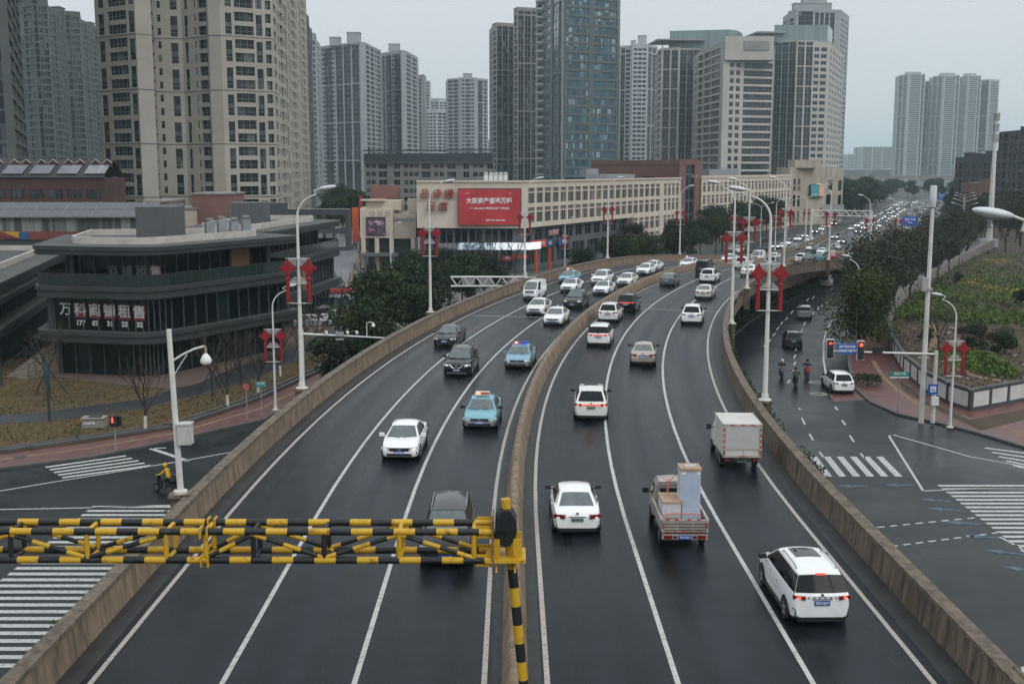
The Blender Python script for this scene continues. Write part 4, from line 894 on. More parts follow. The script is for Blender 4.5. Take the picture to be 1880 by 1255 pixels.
# second and third cream blocks along the road
A2, B2 = (xt(1288, 300, 335), 300.0), (xt(1452, 374, 335), 374.0)
root = thing('cream_block', 'second long cream block with small square window grid, beyond the red-brown tower', 'building', (A2[0], A2[1], 0))
wb = MB(); wins = []; z2 = 16.2
cols = [('p', 1.2)]
for i in range(24): cols += [('h', 2.0), ('p', 1.2)]
hotel_rows(A2, B2, [(3.0, 5.3), (6.6, 8.9), (9.4, 11.7), (12.6, 15.0)], cols, .2, z2)
wb.poly([(A2[0] - 3, A2[1] + 9, 0), (*A2, 0), (*A2, z2), (A2[0] - 3, A2[1] + 9, z2)], 0); wb.poly([(*A2, z2), (*B2, z2), (B2[0] - 8, B2[1] + 8, z2), (A2[0] - 8, A2[1] + 8, z2)], 3)
band(wb, A2, B2, z2 + .3, .7, .2, 0)
wb.v = [(x - A2[0], y - A2[1], z) for x, y, z in wb.v]; wb.build('wall', [W_HOTEL, FRAME, SPAND, CONC], root)
put_windows(root, wins, G_HOT, W_HOTEL, SPAND, 96)
b = MB(); q = (Vector(B2) - Vector(A2)); b.box((q.x * .35 - 5, q.y * .35 + 6, z2 + 1.2), (26, 5, 2.2), rz=atan2(q.y, q.x)); b.build('roof_plant', GREY_STEEL, root)
A3, B3, C3 = (xt(1449, 378, 335), 378.0), (xt(1536, 392, 335), 392.0), (xt(1548, 408, 335), 408.0)
root = thing('cream_block', 'third cream block with blank walls and a coloured screen, farthest along', 'building', (A3[0], A3[1], 0))
wb = MB(); wins = []; facade(wb, wins, A3, B3, .2, 19.0, 5.2, 'p2 w1.2 p1 w1.2 p13 w3 p2'); facade(wb, wins, B3, C3, .2, 19.0, 5, 'p1 w2.4 p.6')
wins = [w_ for w_ in wins if w_[0][2] > 14]
wb.poly([(A3[0] - 2, A3[1] + 10, 0), (*A3, 0), (*A3, 19), (A3[0] - 2, A3[1] + 10, 19)], 0); wb.poly([(*A3, 19), (*B3, 19), (*C3, 19), (A3[0], A3[1] + 30, 19)], 3)
wb.box((A3[0] + 6, A3[1] + 5, 20.2), (9, 6, 2.6), .15)
wb.v = [(x - A3[0], y - A3[1], z) for x, y, z in wb.v]; wb.build('wall', [W_HOTEL_G, FRAME, SPAND, CONC], root); put_windows(root, wins, G_DARK, FRAME, SPAND, 20)
qa = Vector(B3) - Vector(A3); an = atan2(qa.y, qa.x)
s = thing('led_screen', 'coloured advertising screen, half teal and half orange, on the third cream block', 'screen', (xt(1501, 384, 350), 385.0, zt(350, 384)), an)
MB().box((0, 0, 0), (6.8, .5, 4.2)).build('frame', DARK_STEEL, s)
MB().box((-1.2, -.2, 0), (4.0, .3, 3.8)).build('teal_panel', mat('led_teal', (.02, .1, .1), var=0, emit=(.03, .19, .19), es=.8), s); MB().box((2.1, -.2, 0), (2.3, .3, 3.8)).build('orange_panel', mat('led_orange', (.3, .15, .08), var=0, emit=(.45, .25, .15), es=.8), s)
# far flyover across the road
root = thing('far_flyover', 'hazy grey elevated railway crossing the far end of the road', 'bridge', (350, 1050, 0))
b = MB(); b.box((0, 0, 10.4), (760, 10, 2.0), rz=.03); b.box((0, -5, 11.9), (760, .4, 1.2), rz=.03); b.build('deck', CONC, root)
for x in range(-360, 361, 40): MB().box((x, x * .03, 4.7), (2.4, 2.4, 9.4)).build('pier', CONC, root)
# ================================================================== dark glass shopping block at left
def rounded(P, rad, n=7):
    out = []; N = len(P)
    for i in range(N):
        p = Vector(P[i]); r = rad[i] if isinstance(rad, (list, tuple)) else rad
        if r <= 0: out.append(tuple(p)); continue
        a = (Vector(P[i - 1]) - p).normalized(); c = (Vector(P[(i + 1) % N]) - p).normalized()
        s, e = p + a * r, p + c * r
        for k in range(n + 1):
            t = k / n; out.append(tuple((s * (1 - t) ** 2 + p * 2 * t * (1 - t) + e * t * t)))
    return out
def inset(P, d):
    N = len(P); out = []
    for i in range(N):
        a, p, c = Vector(P[i - 1]), Vector(P[i]), Vector(P[(i + 1) % N]); d1 = (p - a).normalized(); d2 = (c - p).normalized()
        n1 = Vector((-d1.y, d1.x)); n2 = Vector((-d2.y, d2.x)); n = (n1 + n2); n = n / max(.3, n.length_squared) * 2
        out.append(tuple(p + n * d))
    return out
SLABM = mat('slab_fascia', (0.028, 0.033, 0.035), rough=.6, var=.25, scale=.4, detail=9)
ROOFM = mat('roof_membrane', (0.085, 0.085, 0.082), rough=.7, col2=(.045, .045, .043), scale=.3, detail=9)
RAILG = mat('rail_glass', (0.020, 0.032, 0.030), rough=.12, var=.2, scale=.3, spec=.5)
def glass_block(name, label, P, rad, levels=((3.3, 4.35), (7.25, 8.35), (11.1, 11.9)), wall_in=(1.6, .9, 3.0)):
    ox, oy = P[0]; P = [(x - ox, y - oy) for x, y in P]
    root = thing(name, label, 'building', (ox, oy, 0)); out_ = rounded(P, rad)
    z = 0.0
    for i, (za, zb) in enumerate(levels):
        w_ = inset(out_, wall_in[i]); b = MB(); b.prism(w_, z, za); n = len(w_)
        for k in range(n):
            p, q = Vector(w_[k]), Vector(w_[(k + 1) % n]); L = (q - p).length; m_ = max(1, round(L / 1.5))
            for j in range(m_ if L > .6 else 1):
                c = p.lerp(q, j / m_); d = (q - p).normalized(); nn = Vector((d.y, -d.x))
                b.box((c.x + nn.x * .05, c.y + nn.y * .05, (z + za) / 2), (.08, .18, za - z - .02), atan2(d.y, d.x), 1)
        b.build('glass_wall', [G_SHOP, FRAME_D], root)
        b = MB(); b.prism(out_, za, zb - .38, 0); b.prism(inset(out_, -.18), zb - .38, zb, 0, 1); b.prism(inset(out_, -.1), za + .1, za + .3, 0); b.build('floor_slab', [SLABM, ROOFM], root)
        if i == 1:
            r = inset(out_, .15); b = MB(); bb = MB(); n = len(r)
            for k in range(n):
                p, q = r[k], r[(k + 1) % n]; b.poly([(*p, zb), (*q, zb), (*q, zb + 1.05), (*p, zb + 1.05)])
                L = (Vector(q) - Vector(p)).length; m_ = max(1, round(L / 1.1))
                for j in range(m_): c = Vector(p).lerp(Vector(q), j / m_); bb.box((c.x, c.y, zb + .54), (.05, .05, 1.08))
                bb.tube([(*p, zb + 1.1), (*q, zb + 1.1)], .03, 4, cap=False)
            b.build('rail_glass', RAILG, root); bb.build('railing', DARK_STEEL, root)
        z = zb
    ring = rounded(inset(P, 2.7), [2.6 if r > 0 else 0 for r in rad]); rin = rounded(inset(P, 3.0), [2.4 if r > 0 else 0 for r in rad]); b = MB(); n = len(ring)
    for k in range(n):
        p, q, a, c = ring[k], ring[(k + 1) % n], rin[k], rin[(k + 1) % n]; z0, z1 = levels[2][1], levels[2][1] + .62
        b.poly([(*p, z0), (*q, z0), (*q, z1), (*p, z1)]); b.poly([(*p, z1), (*q, z1), (*c, z1), (*a, z1)]); b.poly([(*c, z0), (*a, z0), (*a, z1), (*c, z1)])
    b.build('roof_parapet', mat('parapet_white', (.47, .445, .41), rough=.7, var=.15, scale=.8), root)
    return root
G1 = [(-42.5, 101.8), (-31.2, 99.2), (-21.8, 117.5), (-29, 124), (-46, 119)]
root = glass_block('shopping_block', 'dark glass three-storey block with rounded corner and red leasing characters', G1, [1.2, 3.0, 1.0, 0, 0])
def rl(x, y): return (x - G1[0][0], y - G1[0][1])
b = MB(); x, y = rl(-33.5, 110); b.box((x, y, 13.6), (3.6, 5, 3.0), .1); b.build('roof_hut', mat('roof_hut_grey', (.085, .09, .095), rough=.6), root)
b = MB()
for i in range(4): x, y = rl(-29.4 + i * .9, 112 + i * 1.2); b.box((x, y, 12.9), (.8, .9, 1.15 + .25 * (i % 2)), .5); b.lathe((x, y, 12.9 + .75 + .15 * (i % 2)), [(.4, 0), (.4, .2)], 10)
b.build('air_conditioner', mat('ac_grey', (.24, .265, .28), rough=.5, var=.15), root)
x, y = rl(-26.9, 113.2); b = MB(); b.box((x, y, 9.8), (2.6, .3, 2.7), RAD(62)); b.build('brown_panel', WOODC, root)
LET = mat('leasing_character', (.42, .45, .44), rough=.5, var=.1); LRED = mat('leasing_poster', (.14, .012, .02), rough=.5, var=.2)
fa = atan2(99.2 - 101.8, -31.2 + 42.5)
def onf(t, dep): p = Vector(G1[0]).lerp(Vector(G1[1]), t); d = (Vector(G1[1]) - Vector(G1[0])).normalized(); return p + Vector((-d.y, d.x)) * dep
p = onf(.0, .86); s = thing('leasing_sign', 'row of six pale characters on dark red posters with a phone number below', 'sign', (p.x, p.y, 0), fa)
for i, (ch, nb) in enumerate((('万', ''), ('科', '177'), ('商', '07'), ('铺', '31'), ('租', '23'), ('售', '32'))):
    X = 2.4 + i * 1.46; zc = 6.15 - i * .02
    if i: MB().box((X, -.02, zc), (1.16, .04, 1.34)).build('poster', LRED, s)
    text(ch, 1.22, LET, s, (X, -.06, zc), 0, .012, .025)
    if nb: text(nb, .62, LET, s, (X, -.06, 4.98), 0, .012, .03)
p = onf(.0, 2.96); s = thing('leasing_sign', 'four dim pale characters behind the upper floor glass under the roof slab', 'sign', (p.x, p.y, 0), fa)
for i, ch in enumerate('商铺租售'):
    X = 6.0 + i * 1.42
    if i == 3: MB().box((X, -.02, 9.45), (1.1, .04, 1.3)).build('poster', LRED, s)
    text(ch, 1.1, mat('leasing_dim', (.12, .17, .155)) if i < 3 else LET, s, (X, -.06, 9.45), 0, .012, .02)
G2 = [(-38, 127), (-26.4, 124), (-22.6, 154), (-38, 158)]
root = glass_block('shopping_block', 'second dark glass block behind the first, with a wooden panel on its right front', G2, [.5, 1.5, 2.5, 0])
b = MB(); b.box((-24.9 + 38 , 136.5 - 127, 5.8), (.3, 1.5, 2.9), -.13); b.build('brown_panel', WOODC, root)
b = MB(); b.box((7, 10, 13.4), (4, 5, 2.6), .1); b.build('roof_hut', MATS['roof_hut_grey'], root)
G3 = [(-75, 106), (-46.6, 103), (-57.5, 150), (-85, 150)]
root = glass_block('shopping_block', 'low dark glass wing with a flat grey roof at the left picture edge', G3, [0, .8, 0, 0], levels=((3.2, 4.2), (6.2, 6.9), (7.4, 8.3)), wall_in=(1.5, 1.5, 1.6))
# stair with railings
root = thing('outdoor_stair', 'stone stair with metal railings climbing to the glass block at left', 'stairs', (-43.9, 100.2, 0.22), RAD(-22))
b = MB()
for i in range(14): b.box((0, i * .42 + .2, (i + 1) * .085), (2.6, .44, (i + 1) * .17))
b.box((0, 7.4, 1.2), (2.6, 3.0, 2.39)); b.build('steps', mat('stair_stone', (.22, .18, .14), rough=.8, col2=(.13, .105, .085), scale=2), root)
b = MB()
for x in (-1.35, 1.35):
    for i in range(0, 15, 2): b.box((x, i * .42, i * .17 + .6), (.05, .05, 1.2))
    b.tube([(x, 0, 1.2), (x, 5.9, 3.55), (x, 8.9, 3.6)], .035, 6); b.tube([(x, 0, .6), (x, 5.9, 2.95)], .02, 5)
b.build('railing', DARK_STEEL, root)
# solar roof shed, red band, brick terrace behind
SOLAR = mat('solar_panel', (.050, .053, .066), rough=.25, var=.12, scale=.4, spec=.6)
root = thing('solar_shed', 'long grey shed with a slanted roof of solar panels and a red painted band', 'building', (-82, 150.5, 0))
b = MB(); b.box((17, 6, 5.2), (36, 11, 10.4)); b.build('lower_wall', W_DARK, root)
b = MB(); b.box((17, 5.9, 11.3), (35.8, 11, 2.2)); b.build('upper_wall', mat('corrugated_pale', (.22, .225, .21), rough=.7, col2=(.05, .055, .052), scale=.7, stretch=(1.6, 1, .02), thr=(.45, .6)), root)
b = MB(); b.box((17, .2, 12.45), (36.6, 1.0, .25)); b.build('eave', mat('eave_grey', (.2, .2, .2), rough=.6), root)
b = MB(); b.box((17, .34, 9.95), (35.9, .2, 1.05)); b.build('red_band', mat('band_red', (.21, .035, .022), rough=.7, col2=(.10, .05, .04), scale=.25), root)
b = MB(); b.poly([(15.2, .2, 10.45), (17.4, .2, 10.45), (17.4, .2, 9.65)], 0); b.poly([(17.5, .2, 10.45), (18.7, .2, 10.45), (18.7, .2, 9.45), (17.5, .2, 9.45)], 1); b.poly([(14.4, .2, 10.2), (17.3, .2, 9.5), (15.8, .2, 9.45)], 2)
b.build('colour_logo', [mat('logo_yellow', (.5, .3, .02)), mat('logo_blue', (.01, .09, .2)), mat('logo_maroon', (.10, .01, .03))], root)
for i in range(9):
    b = MB(); c = (1.4 + i * 3.95, 2.0, 13.3); M = Matrix.Rotation(RAD(24), 3, 'X'); b.box(c, (3.8, 4.2, .08), M=M)
    for k in (-1.9, 0.0, 1.9): b.box((c[0] + k, c[1], c[2] + .05), (.07, 4.2, .06), M=M, mi=1)
    b.box((c[0], c[1], c[2] + .06), (3.8, .05, .06), M=M, mi=1); b.build('solar_panel', [SOLAR, FRAME], root)
root = thing('brick_terrace', 'dark red brick terrace with pitched roofs, solar panels and pale gable chevrons', 'building', (xt(-60, 205, 340), 205, 0))
wb = MB(); wins = []; x0 = root.location.x; x1 = xt(192, 205, 340)
facade(wb, wins, (x0, 205), (x1, 205), 0, 17.2, 3.1, ' '.join(['p1.6 w1.6 p.3 w1.6 p.3 w1.2'] * 7) + ' p1.4')
wb.v = [(x - x0, y - 205, z) for x, y, z in wb.v]; wb.box(((x1 - x0) / 2, 6.2, 8.5), (x1 - x0 - .4, 11, 17)); wb.build('wall', [W_BRICK, FRAME_D, CONC, SPAND], root); put_windows(root, wins, G_DARK, FRAME_D, SPAND, 60)
w_ = (x1 - x0); rb = MB(); n = 5
for i in range(n):
    xa, xb = w_ * i / n, w_ * (i + 1) / n; xm = (xa + xb) / 2
    rb.poly([(xa, -.4, 17.1), (xb, -.4, 17.1), (xb, 5.5, 20.2), (xa, 5.5, 20.2)], 0); rb.poly([(xa, 11, 17.1), (xb, 11, 17.1), (xb, 5.5, 20.2), (xa, 5.5, 20.2)], 0)
rb.build('roof', mat('roof_dark', (.03, .03, .032), rough=.7), root)
for i in range(n):
    xa = w_ * i / n; M = Matrix.Rotation(RAD(26), 3, 'X'); b = MB(); b.box((xa + 3.0, 1.8, 18.5), (3.6, 3.4, .1), M=M)
    for k in (-1.2, 0, 1.2): b.box((xa + 3 + k, 1.8, 18.56), (.06, 3.4, .08), M=M, mi=1)
    b.build('solar_panel', [mat('solar_pale', (.2, .21, .23), rough=.2, var=.1), FRAME], root)
    for k in (0, 2.1):
        b = MB(); g = xa + 1.0 + k * 1.0; b.tube([(g + .4, 3.6, 19.6), (g + 1.2, 3.6, 20.3), (g + 2.0, 3.6, 19.6)], .12, 5); b.poly([(g + .3, 3.7, 18.8), (g + 2.1, 3.7, 18.8), (g + 2.0, 3.7, 19.6), (g + 1.2, 3.7, 20.3), (g + .4, 3.7, 19.6)], 1); b.build('gable', [mat('gable_trim', (.35, .3, .24)), W_BRICK], root)
for (c0, c1, Y, y0, col_, lab) in ((350, 418, 178, 357, W_RED, 'plain red-brown box block between the glass block and the big beige tower'), (296, 352, 176, 384, W_MALL, 'low cream roof block left of the plain red-brown box'), (262, 300, 168, 371, CONC, 'small grey rooftop plant box left of the cream roof block')):
    t_ = thing('low_block', lab, 'building', (xt(c0, Y), Y, 0)); wd = xt(c1, Y) - xt(c0, Y); zz = zt(y0, Y)
    b = MB(); b.box((wd / 2, 5, zz / 2), (wd, 10, zz)); b.build('wall', col_, t_); b = MB(); b.box((wd / 2, 5, zz + .1), (wd + .4, 10.4, .25)); b.build('roof', CONC, t_)
for (c0, c1, Y, y0, lab) in ((430, 520, 232, 372, 'dark grey podium roof below the big beige tower, beside the glass block'), (200, 640, 262, 384, 'low dark podium along the foot of the beige tower')):
    t_ = thing('podium', lab, 'building', (xt(c0, Y), Y, 0)); wd = min(xt(c1, Y), -37 if Y > 250 else 99) - xt(c0, Y); zz = zt(y0, Y)
    wb = MB(); wins = []; facade(wb, wins, (0, 0), (wd, 0), 0, zz, 4.2, ' '.join(['p.6 G3'] * max(3, int(wd / 5))) + ' p.6')
    wb.poly([(0, 0, zz), (wd, 0, zz), (wd, 3.5, zz), (0, 3.5, zz)], 2); wb.poly([(wd, 0, 0), (wd, 3.5, 0), (wd, 3.5, zz), (wd, 0, zz)]); wb.build('wall', [W_DARK, FRAME_D, CONC, SPAND], t_); put_windows(t_, wins, G_DARK, FRAME_D, SPAND, 40)
# ================================================================== lamps, knots, gantries, signals
def lamp_proto(hh, reach, r0, r1, label, hl=1.0):
    t = thing('street_lamp', label, 'street lamp')
    b = MB(); P = [(0, 0, 0), (0, 0, hh * .45), (0, 0, hh - 1.6)]; Rr = [r0, (r0 + r1) / 2, r1]
    for k in range(1, 7):
        a = RAD(78) * k / 6; P.append((1.35 * (1 - cos(a)), 0, hh - 1.6 + 1.35 * sin(a) * .95)); Rr.append(r1 * (1 - .06 * k))
    P.append((reach * .75, 0, hh - .12)); Rr.append(r1 * .6); P.append((reach, 0, hh)); Rr.append(r1 * .55)
    b.tube(P, Rr, 10); b.build('pole', POLE_DIRTY if r0 > .12 else WHITE_STEEL, t, smooth=50)
    b = MB(); b.lathe((0, 0, 0), [(r0 * 2.4, 0), (r0 * 2.4, .05), (r0 * 1.4, .06), (r0 * 1.25, .35)], 10); b.box((0, -r0 - .01, .75), (.12, .02, .35)); b.build('base_plate', POLE_DIRTY, t)
    b = MB(); M = Matrix.Rotation(RAD(-9), 3, 'Y'); b.ell((reach + hl * .42, 0, hh + .06), (hl * .52, hl * .19, hl * .12), 14, 8, M=M); h_ = b.build('lamp_head', LAMP_HEAD, t, smooth=60)
    b = MB(); b.ell((reach + hl * .46, 0, hh - .0), (hl * .36, hl * .14, hl * .09), 12, 6, M=M); b.build('lens', mat('lamp_lens', (.36, .38, .38), rough=.15), h_)
    return t
def knot_proto(label):
    t = thing('festive_knot_pair', label, 'ornament')
    b = MB()
    for z in (2.42, 1.02, -.10): b.box((0, 0, z), (1.38, .05, .045))
    for sgn in (-1, 1):      # scroll brackets in stepped fretwork
        for k in range(4):
            w_ = .40 - k * .10; b.box((sgn * (.10 + w_ / 2), 0, 2.36 - k * .09), (w_, .04, .03)); b.box((sgn * (.10 + w_), 0, 2.33 - k * .09), (.03, .04, .10))
            b.box((sgn * (.10 + w_ / 2), 0, 1.08 + k * .085), (w_, .04, .03)); b.box((sgn * (.10 + w_), 0, 1.10 + k * .085), (.03, .04, .10))
    b.build('bracket', WHITE_STEEL, t)
    for sgn in (-1, 1):
        X = sgn * .60; b = MB(); r = .40
        b.prism([(0, 0)] * 0 + [(-r, 0), (0, -r), (r, 0), (0, r)], -.09, .09)
        for a in (0, pi / 2, pi, 3 * pi / 2):
            for q in (-.32, 0, .32):
                c = ((r * .5) * cos(a) - (r * .5) * sin(a) * 0, 0); 
            for k in range(3):
                u = .22 + k * .28; p0 = Vector((r * cos(a), r * sin(a))).lerp(Vector((r * cos(a + pi / 2), r * sin(a + pi / 2))), u)
                b.lathe((p0.x, p0.y, -.06), [(.085, 0), (.085, .12)], 8)
            b.lathe((1.06 * r * cos(a), 1.06 * r * sin(a), -.06), [(.10, 0), (.10, .12)], 8)
        for k in range(10):
            for s2 in (-1, 1):
                a0, a1 = 2 * pi * k / 10, 2 * pi * (k + 1) / 10; c = s2 * (r + .13); b.tube([(c + .09 * cos(a0), .07 * sin(a0), 0), (c + .09 * cos(a1), .07 * sin(a1), 0)], .03, 5, cap=False)
        b.box((0, .46, 0), (.1, .2, .06))
        b.v = [(x * .76 + X, -z, y + 1.88) for x, y, z in b.v]; k_ = b.build('knot', KNOT_RED, t, smooth=40)
        b = MB(); b.lathe((X, 0, 1.17), [(.05, .22), (.13, .16), (.15, .08), (.10, 0), (.12, -.12)], 10); b.lathe((X, 0, 0), [(.125, -.06), (.115, .5), (.105, 1.06)], 10); 
        b.build('tassel', mat('tassel_red', (.25, .006, .011), rough=.7, var=.3, scale=14, stretch=(1, 1, .05)), t, smooth=60)
    return t
LAMP_BIG = lamp_proto(11.3, 1.35, .145, .07, '', 1.0); KNOT = knot_proto('')
_used = set()
def place(proto, loc, rz, label, group):
    if proto.name not in _used:
        _used.add(proto.name); proto.location = loc; proto.rotation_euler.z = rz; proto['label'] = label; proto['group'] = group; return proto
    return dup(proto, loc, rz, label, group)
def ped(s, o):           # the concrete bracket that carries a lamp on the parapet
    x, y = off(s, o); h = axis(s)[2]
    t = thing('lamp_pedestal', f'concrete bracket under the {LP}', 'pedestal', (x, y, zdeck(s)), -h); b = MB(); b.box((0, 0, .45), (.62, .62, 1.15)); b.box((0, 0, 1.05), (.8, .8, .14)); b.box((0, 0, -.6), (.5, .5, 1.0), taper=1.24); b.build('block', CAPC, t)
for side, ss, o, nm in ((-1, [23.6, 63.5, 97.5, 130, 162, 194, 226, 258, 292, 326], -12.95, 'left parapet'), (1, [27, 62, 95, 125, 157, 188, 222, 255], 12.95, 'right parapet')):
    for i, s in enumerate(ss):
        LP = f'{ordw(i)} curved white lamp along the {nm}'
        x, y = off(s, o); h = axis(s)[2]; z = zdeck(s) + 1.12
        rz = (-h) if side < 0 else (pi - h)
        place(LAMP_BIG, (x, y, z), rz, f'{ordw(i)} tall curved white lamp along the {nm}, counted from the camera', f'lamps on the {nm}')
        ped(s, o)
        if i > 0:
            zk = z + (5.5 if i < 9 else 5.3)
            place(KNOT, (x - .0 * sin(h), y - .18, zk - .5), -h * .6, f'pair of red knots on the {ordw(i)} lamp of the {nm}', 'red knot pairs on lamps')
# far double lamps in the verges
def double_lamp():
    t = thing('street_lamp', '', 'street lamp'); b = MB(); b.tube([(0, 0, 0), (0, 0, 9.6)], [.13, .07], 8)
    for s in (-1, 1): b.tube([(0, 0, 9.5), (s * .5, 0, 9.95), (s * 2.2, 0, 10.5)], [.06, .05, .04], 6)
    b.build('pole', WHITE_STEEL, t)
    for s in (-1, 1): c = MB(); c.ell((s * 2.6, 0, 10.6), (.5, .2, .12), 10, 6, M=Matrix.Rotation(s * RAD(-12), 3, 'Y')); c.build('lamp_head', LAMP_HEAD, t, smooth=60)
    return t
DL = double_lamp()
for i, s in enumerate(list(range(285, 640, 42))):
    x, y = off(s, -22.5); h = axis(s)[2]; place(DL, (x, y, 0), -h, f'{ordw(i)} double-armed white lamp along the far left verge', 'double lamps along the far road')
    if i < 4: place(KNOT, (x, y - .15, 4.2), -h, f'pair of red knots on the {ordw(i)} double lamp of the far left verge', 'red knot pairs on lamps')
for i, s in enumerate(list(range(300, 640, 42))):
    x, y = off(s, 22.5); h = axis(s)[2]; place(DL, (x, y, 0), -h, f'{ordw(i)} double-armed white lamp along the far right verge', 'double lamps along the far road')
    if i < 5: place(KNOT, (x, y - .15, 4.2), -h, f'pair of red knots on the {ordw(i)} double lamp of the far right verge', 'red knot pairs on lamps')
# street-level single lamps
LAMP_S = lamp_proto(9.6, 1.1, .11, .06, '', .85)
for i, (px, py, z0, rz, kn, lab) in enumerate([
        (506, 752, .15, 0, 1, 'slim white lamp on the red pavement behind the nearest left parapet lamp'),
        (718, 516, .15, 0, 0, 'short white lamp on the plaza in front of the mall block'),
        (910, 492, .15, 0, 1, 'slim white lamp in front of the left half of the white screen strip'),
        (1037, 494, .15, 0, 1, 'slim white lamp by the orange shop sign'),
        (1176, 448, .15, 0, 1, 'slim white lamp behind trees before the lower hotel windows'),
        (1258, 418, .15, 0, 1, 'slim white lamp in front of the glass strip of the red-brown tower'),
        (1744, 784, .15, pi, 1, 'slim white lamp on the right red pavement before the corner wall'),
        (1571, 640, .15, pi, 1, 'slim white lamp beside the round green tree on the right slip road'),
        (1600, 565, .15, pi, 1, 'slim white lamp half hidden among the trees of the right slip road')]):
    x, y = gp(px, py, z0); place(LAMP_S, (x, y, z0), rz, lab, 'street-level lamps')
    if kn: place(KNOT, (x, y - .12, z0 + 3.9), 0, 'pair of red knots on the ' + lab.split(' lamp ')[0] + ' lamp ' + ' '.join(lab.split(' lamp ')[1].split()[:6]), 'red knot pairs on lamps')
# monitoring pole on the near left parapet
s = 43; x, y = off(s, -12.9); LP = 'monitoring pole on the near left parapet'; ped(s, -12.9)
t = thing('camera_pole', 'leaning white pole with a dome camera and grey cabinet on the near left parapet', 'pole', (x, y, ZD + 1.1)); t.rotation_euler.y = RAD(-1.6)
b = MB(); b.tube([(0, 0, 0), (0, 0, 6.4)], [.13, .10], 10); b.lathe((0, 0, 0), [(.26, 0), (.26, .12), (.16, .14)], 12); b.tube([(0, 0, 5.15), (.45, 0, 5.42), (.9, 0, 5.62), (1.3, 0, 5.72)], .045, 7); b.tube([(.02, 0, 4.55), (.32, 0, 5.0), (.62, 0, 5.42)], .022, 5); b.build('pole', POLE_DIRTY, t, smooth=50)
b = MB(); b.tube([(1.3, 0, 5.73), (1.35, 0, 5.6), (1.33, 0, 5.42)], .05, 7); b.build('drop_pipe', mat('drop_pipe_tan', (.36, .25, .16), rough=.6), t); b = MB(); b.lathe((1.33, 0, 5.0), [(.10, 0), (.20, .06), (.22, .18), (.14, .34), (.06, .44)], 14); b.build('dome_camera', WHITE, t, smooth=50)
b = MB(); b.box((.36, -.05, 2.35), (.50, .42, .78)); b.box((.36, -.05, 2.76), (.58, .5, .06)); b.box((.58, -.27, 2.35), (.02, .02, .7)); b.build('cabinet', mat('cabinet_white', (.52, .51, .48), rough=.5, var=.1), t)
# traffic mast over the left slip road with cameras
t = thing('traffic_mast', 'white horizontal mast arm with cameras over the left slip road', 'mast', (-15.9, 86, .15))
b = MB(); b.tube([(0, 0, 0), (0, 0, 6.4)], [.14, .11], 10); b.tube([(0, 0, 6.1), (3, -.2, 6.0), (6.6, -.5, 5.85)], [.10, .08, .05], 8); b.tube([(4.95, -.3, 5.95), (4.95, -.3, 7.0), (5.2, -.3, 7.05), (5.45, -.3, 7.0)], .035, 6); b.build('mast', WHITE_STEEL, t, smooth=50)
for xx in (1.9, 3.5, 4.2): b = MB(); b.box((xx, -.35, 6.28), (.16, .42, .16), rz=.3); b.box((xx, -.2, 6.13), (.05, .05, .2)); b.build('camera', WHITE, t)
b = MB(); b.lathe((5.45, -.3, 6.7), [(.12, 0), (.15, .1), (.05, .28)], 10); b.build('dome_camera', WHITE, t); b = MB(); b.box((2.9, -.35, 6.15), (.62, .1, .3)); b.box((2.9, -.35, 5.75), (.62, .1, .12)); b.build('panel', SIGN_BACK, t)
# white truss gantries
def truss(b, p, q, h_, w_, n, r=.07):
    p, q = Vector(p), Vector(q); d = (q - p); L = d.length; d /= L; sd_ = Vector((-d.y, d.x, 0)) * w_; up = Vector((0, 0, h_))
    for o in (Vector((0, 0, 0)), up): 
        for s2 in (Vector((0, 0, 0)), sd_): b.tube([p + o + s2, q + o + s2], r, 6)
    for i in range(n):
        a, c = p + d * (L * i / n), p + d * (L * (i + 1) / n); m_ = (a + c) / 2
        for s2 in (Vector((0, 0, 0)), sd_): b.tube([a + s2 + up, m_ + s2], r * .6, 5, cap=False); b.tube([m_ + s2, c + s2 + up], r * .6, 5, cap=False)
x, y, _ = pt(965, 512, 131)
t = thing('sign_gantry', 'white lattice gantry arm beside the third left lamp, seen from behind', 'gantry', (x, y, 0))
b = MB(); b.tube([(0, .3, 0), (0, .3, 6.9)], .18, 10); truss(b, (-8.6, 0, 5.3), (.2, 0, 5.3), 1.05, .8, 6); b.tube([(-.2, 0, 6.3), (1.2, 0, 6.3)], .06, 6); b.tube([(-2.2, 0, 5.4), (-1.0, 0, 6.3)], .05, 5); b.build('truss', WHITE_STEEL, t)
for xx in (-6.6, -4.6): MB().box((xx, 1.1, 5.8), (1.5, .08, 1.2)).build('sign_panel', SIGN_BACK, t)
pA = off(303, -13.2); pB = off(303, 1.2)
t = thing('sign_gantry', 'white lattice gantry on two posts spanning the far left carriageway', 'gantry', (pA[0], pA[1], 0)); dx, dy = pB[0] - pA[0], pB[1] - pA[1]
b = MB(); b.tube([(0, 0, 0), (0, 0, 8.4)], .3, 10); b.tube([(dx, dy, 0), (dx, dy, 8.4)], .3, 10); truss(b, (0, 0, 7.0), (dx, dy, 7.0), 1.3, .9, 7, .12); b.build('truss', WHITE_STEEL, t)
b = MB(); b.box((dx * .38, dy * .38 + 1.2, 8.0), (5.2, .15, 3.6), rz=atan2(dy, dx)); b.build('sign_panel', SIGN_BACK, t)
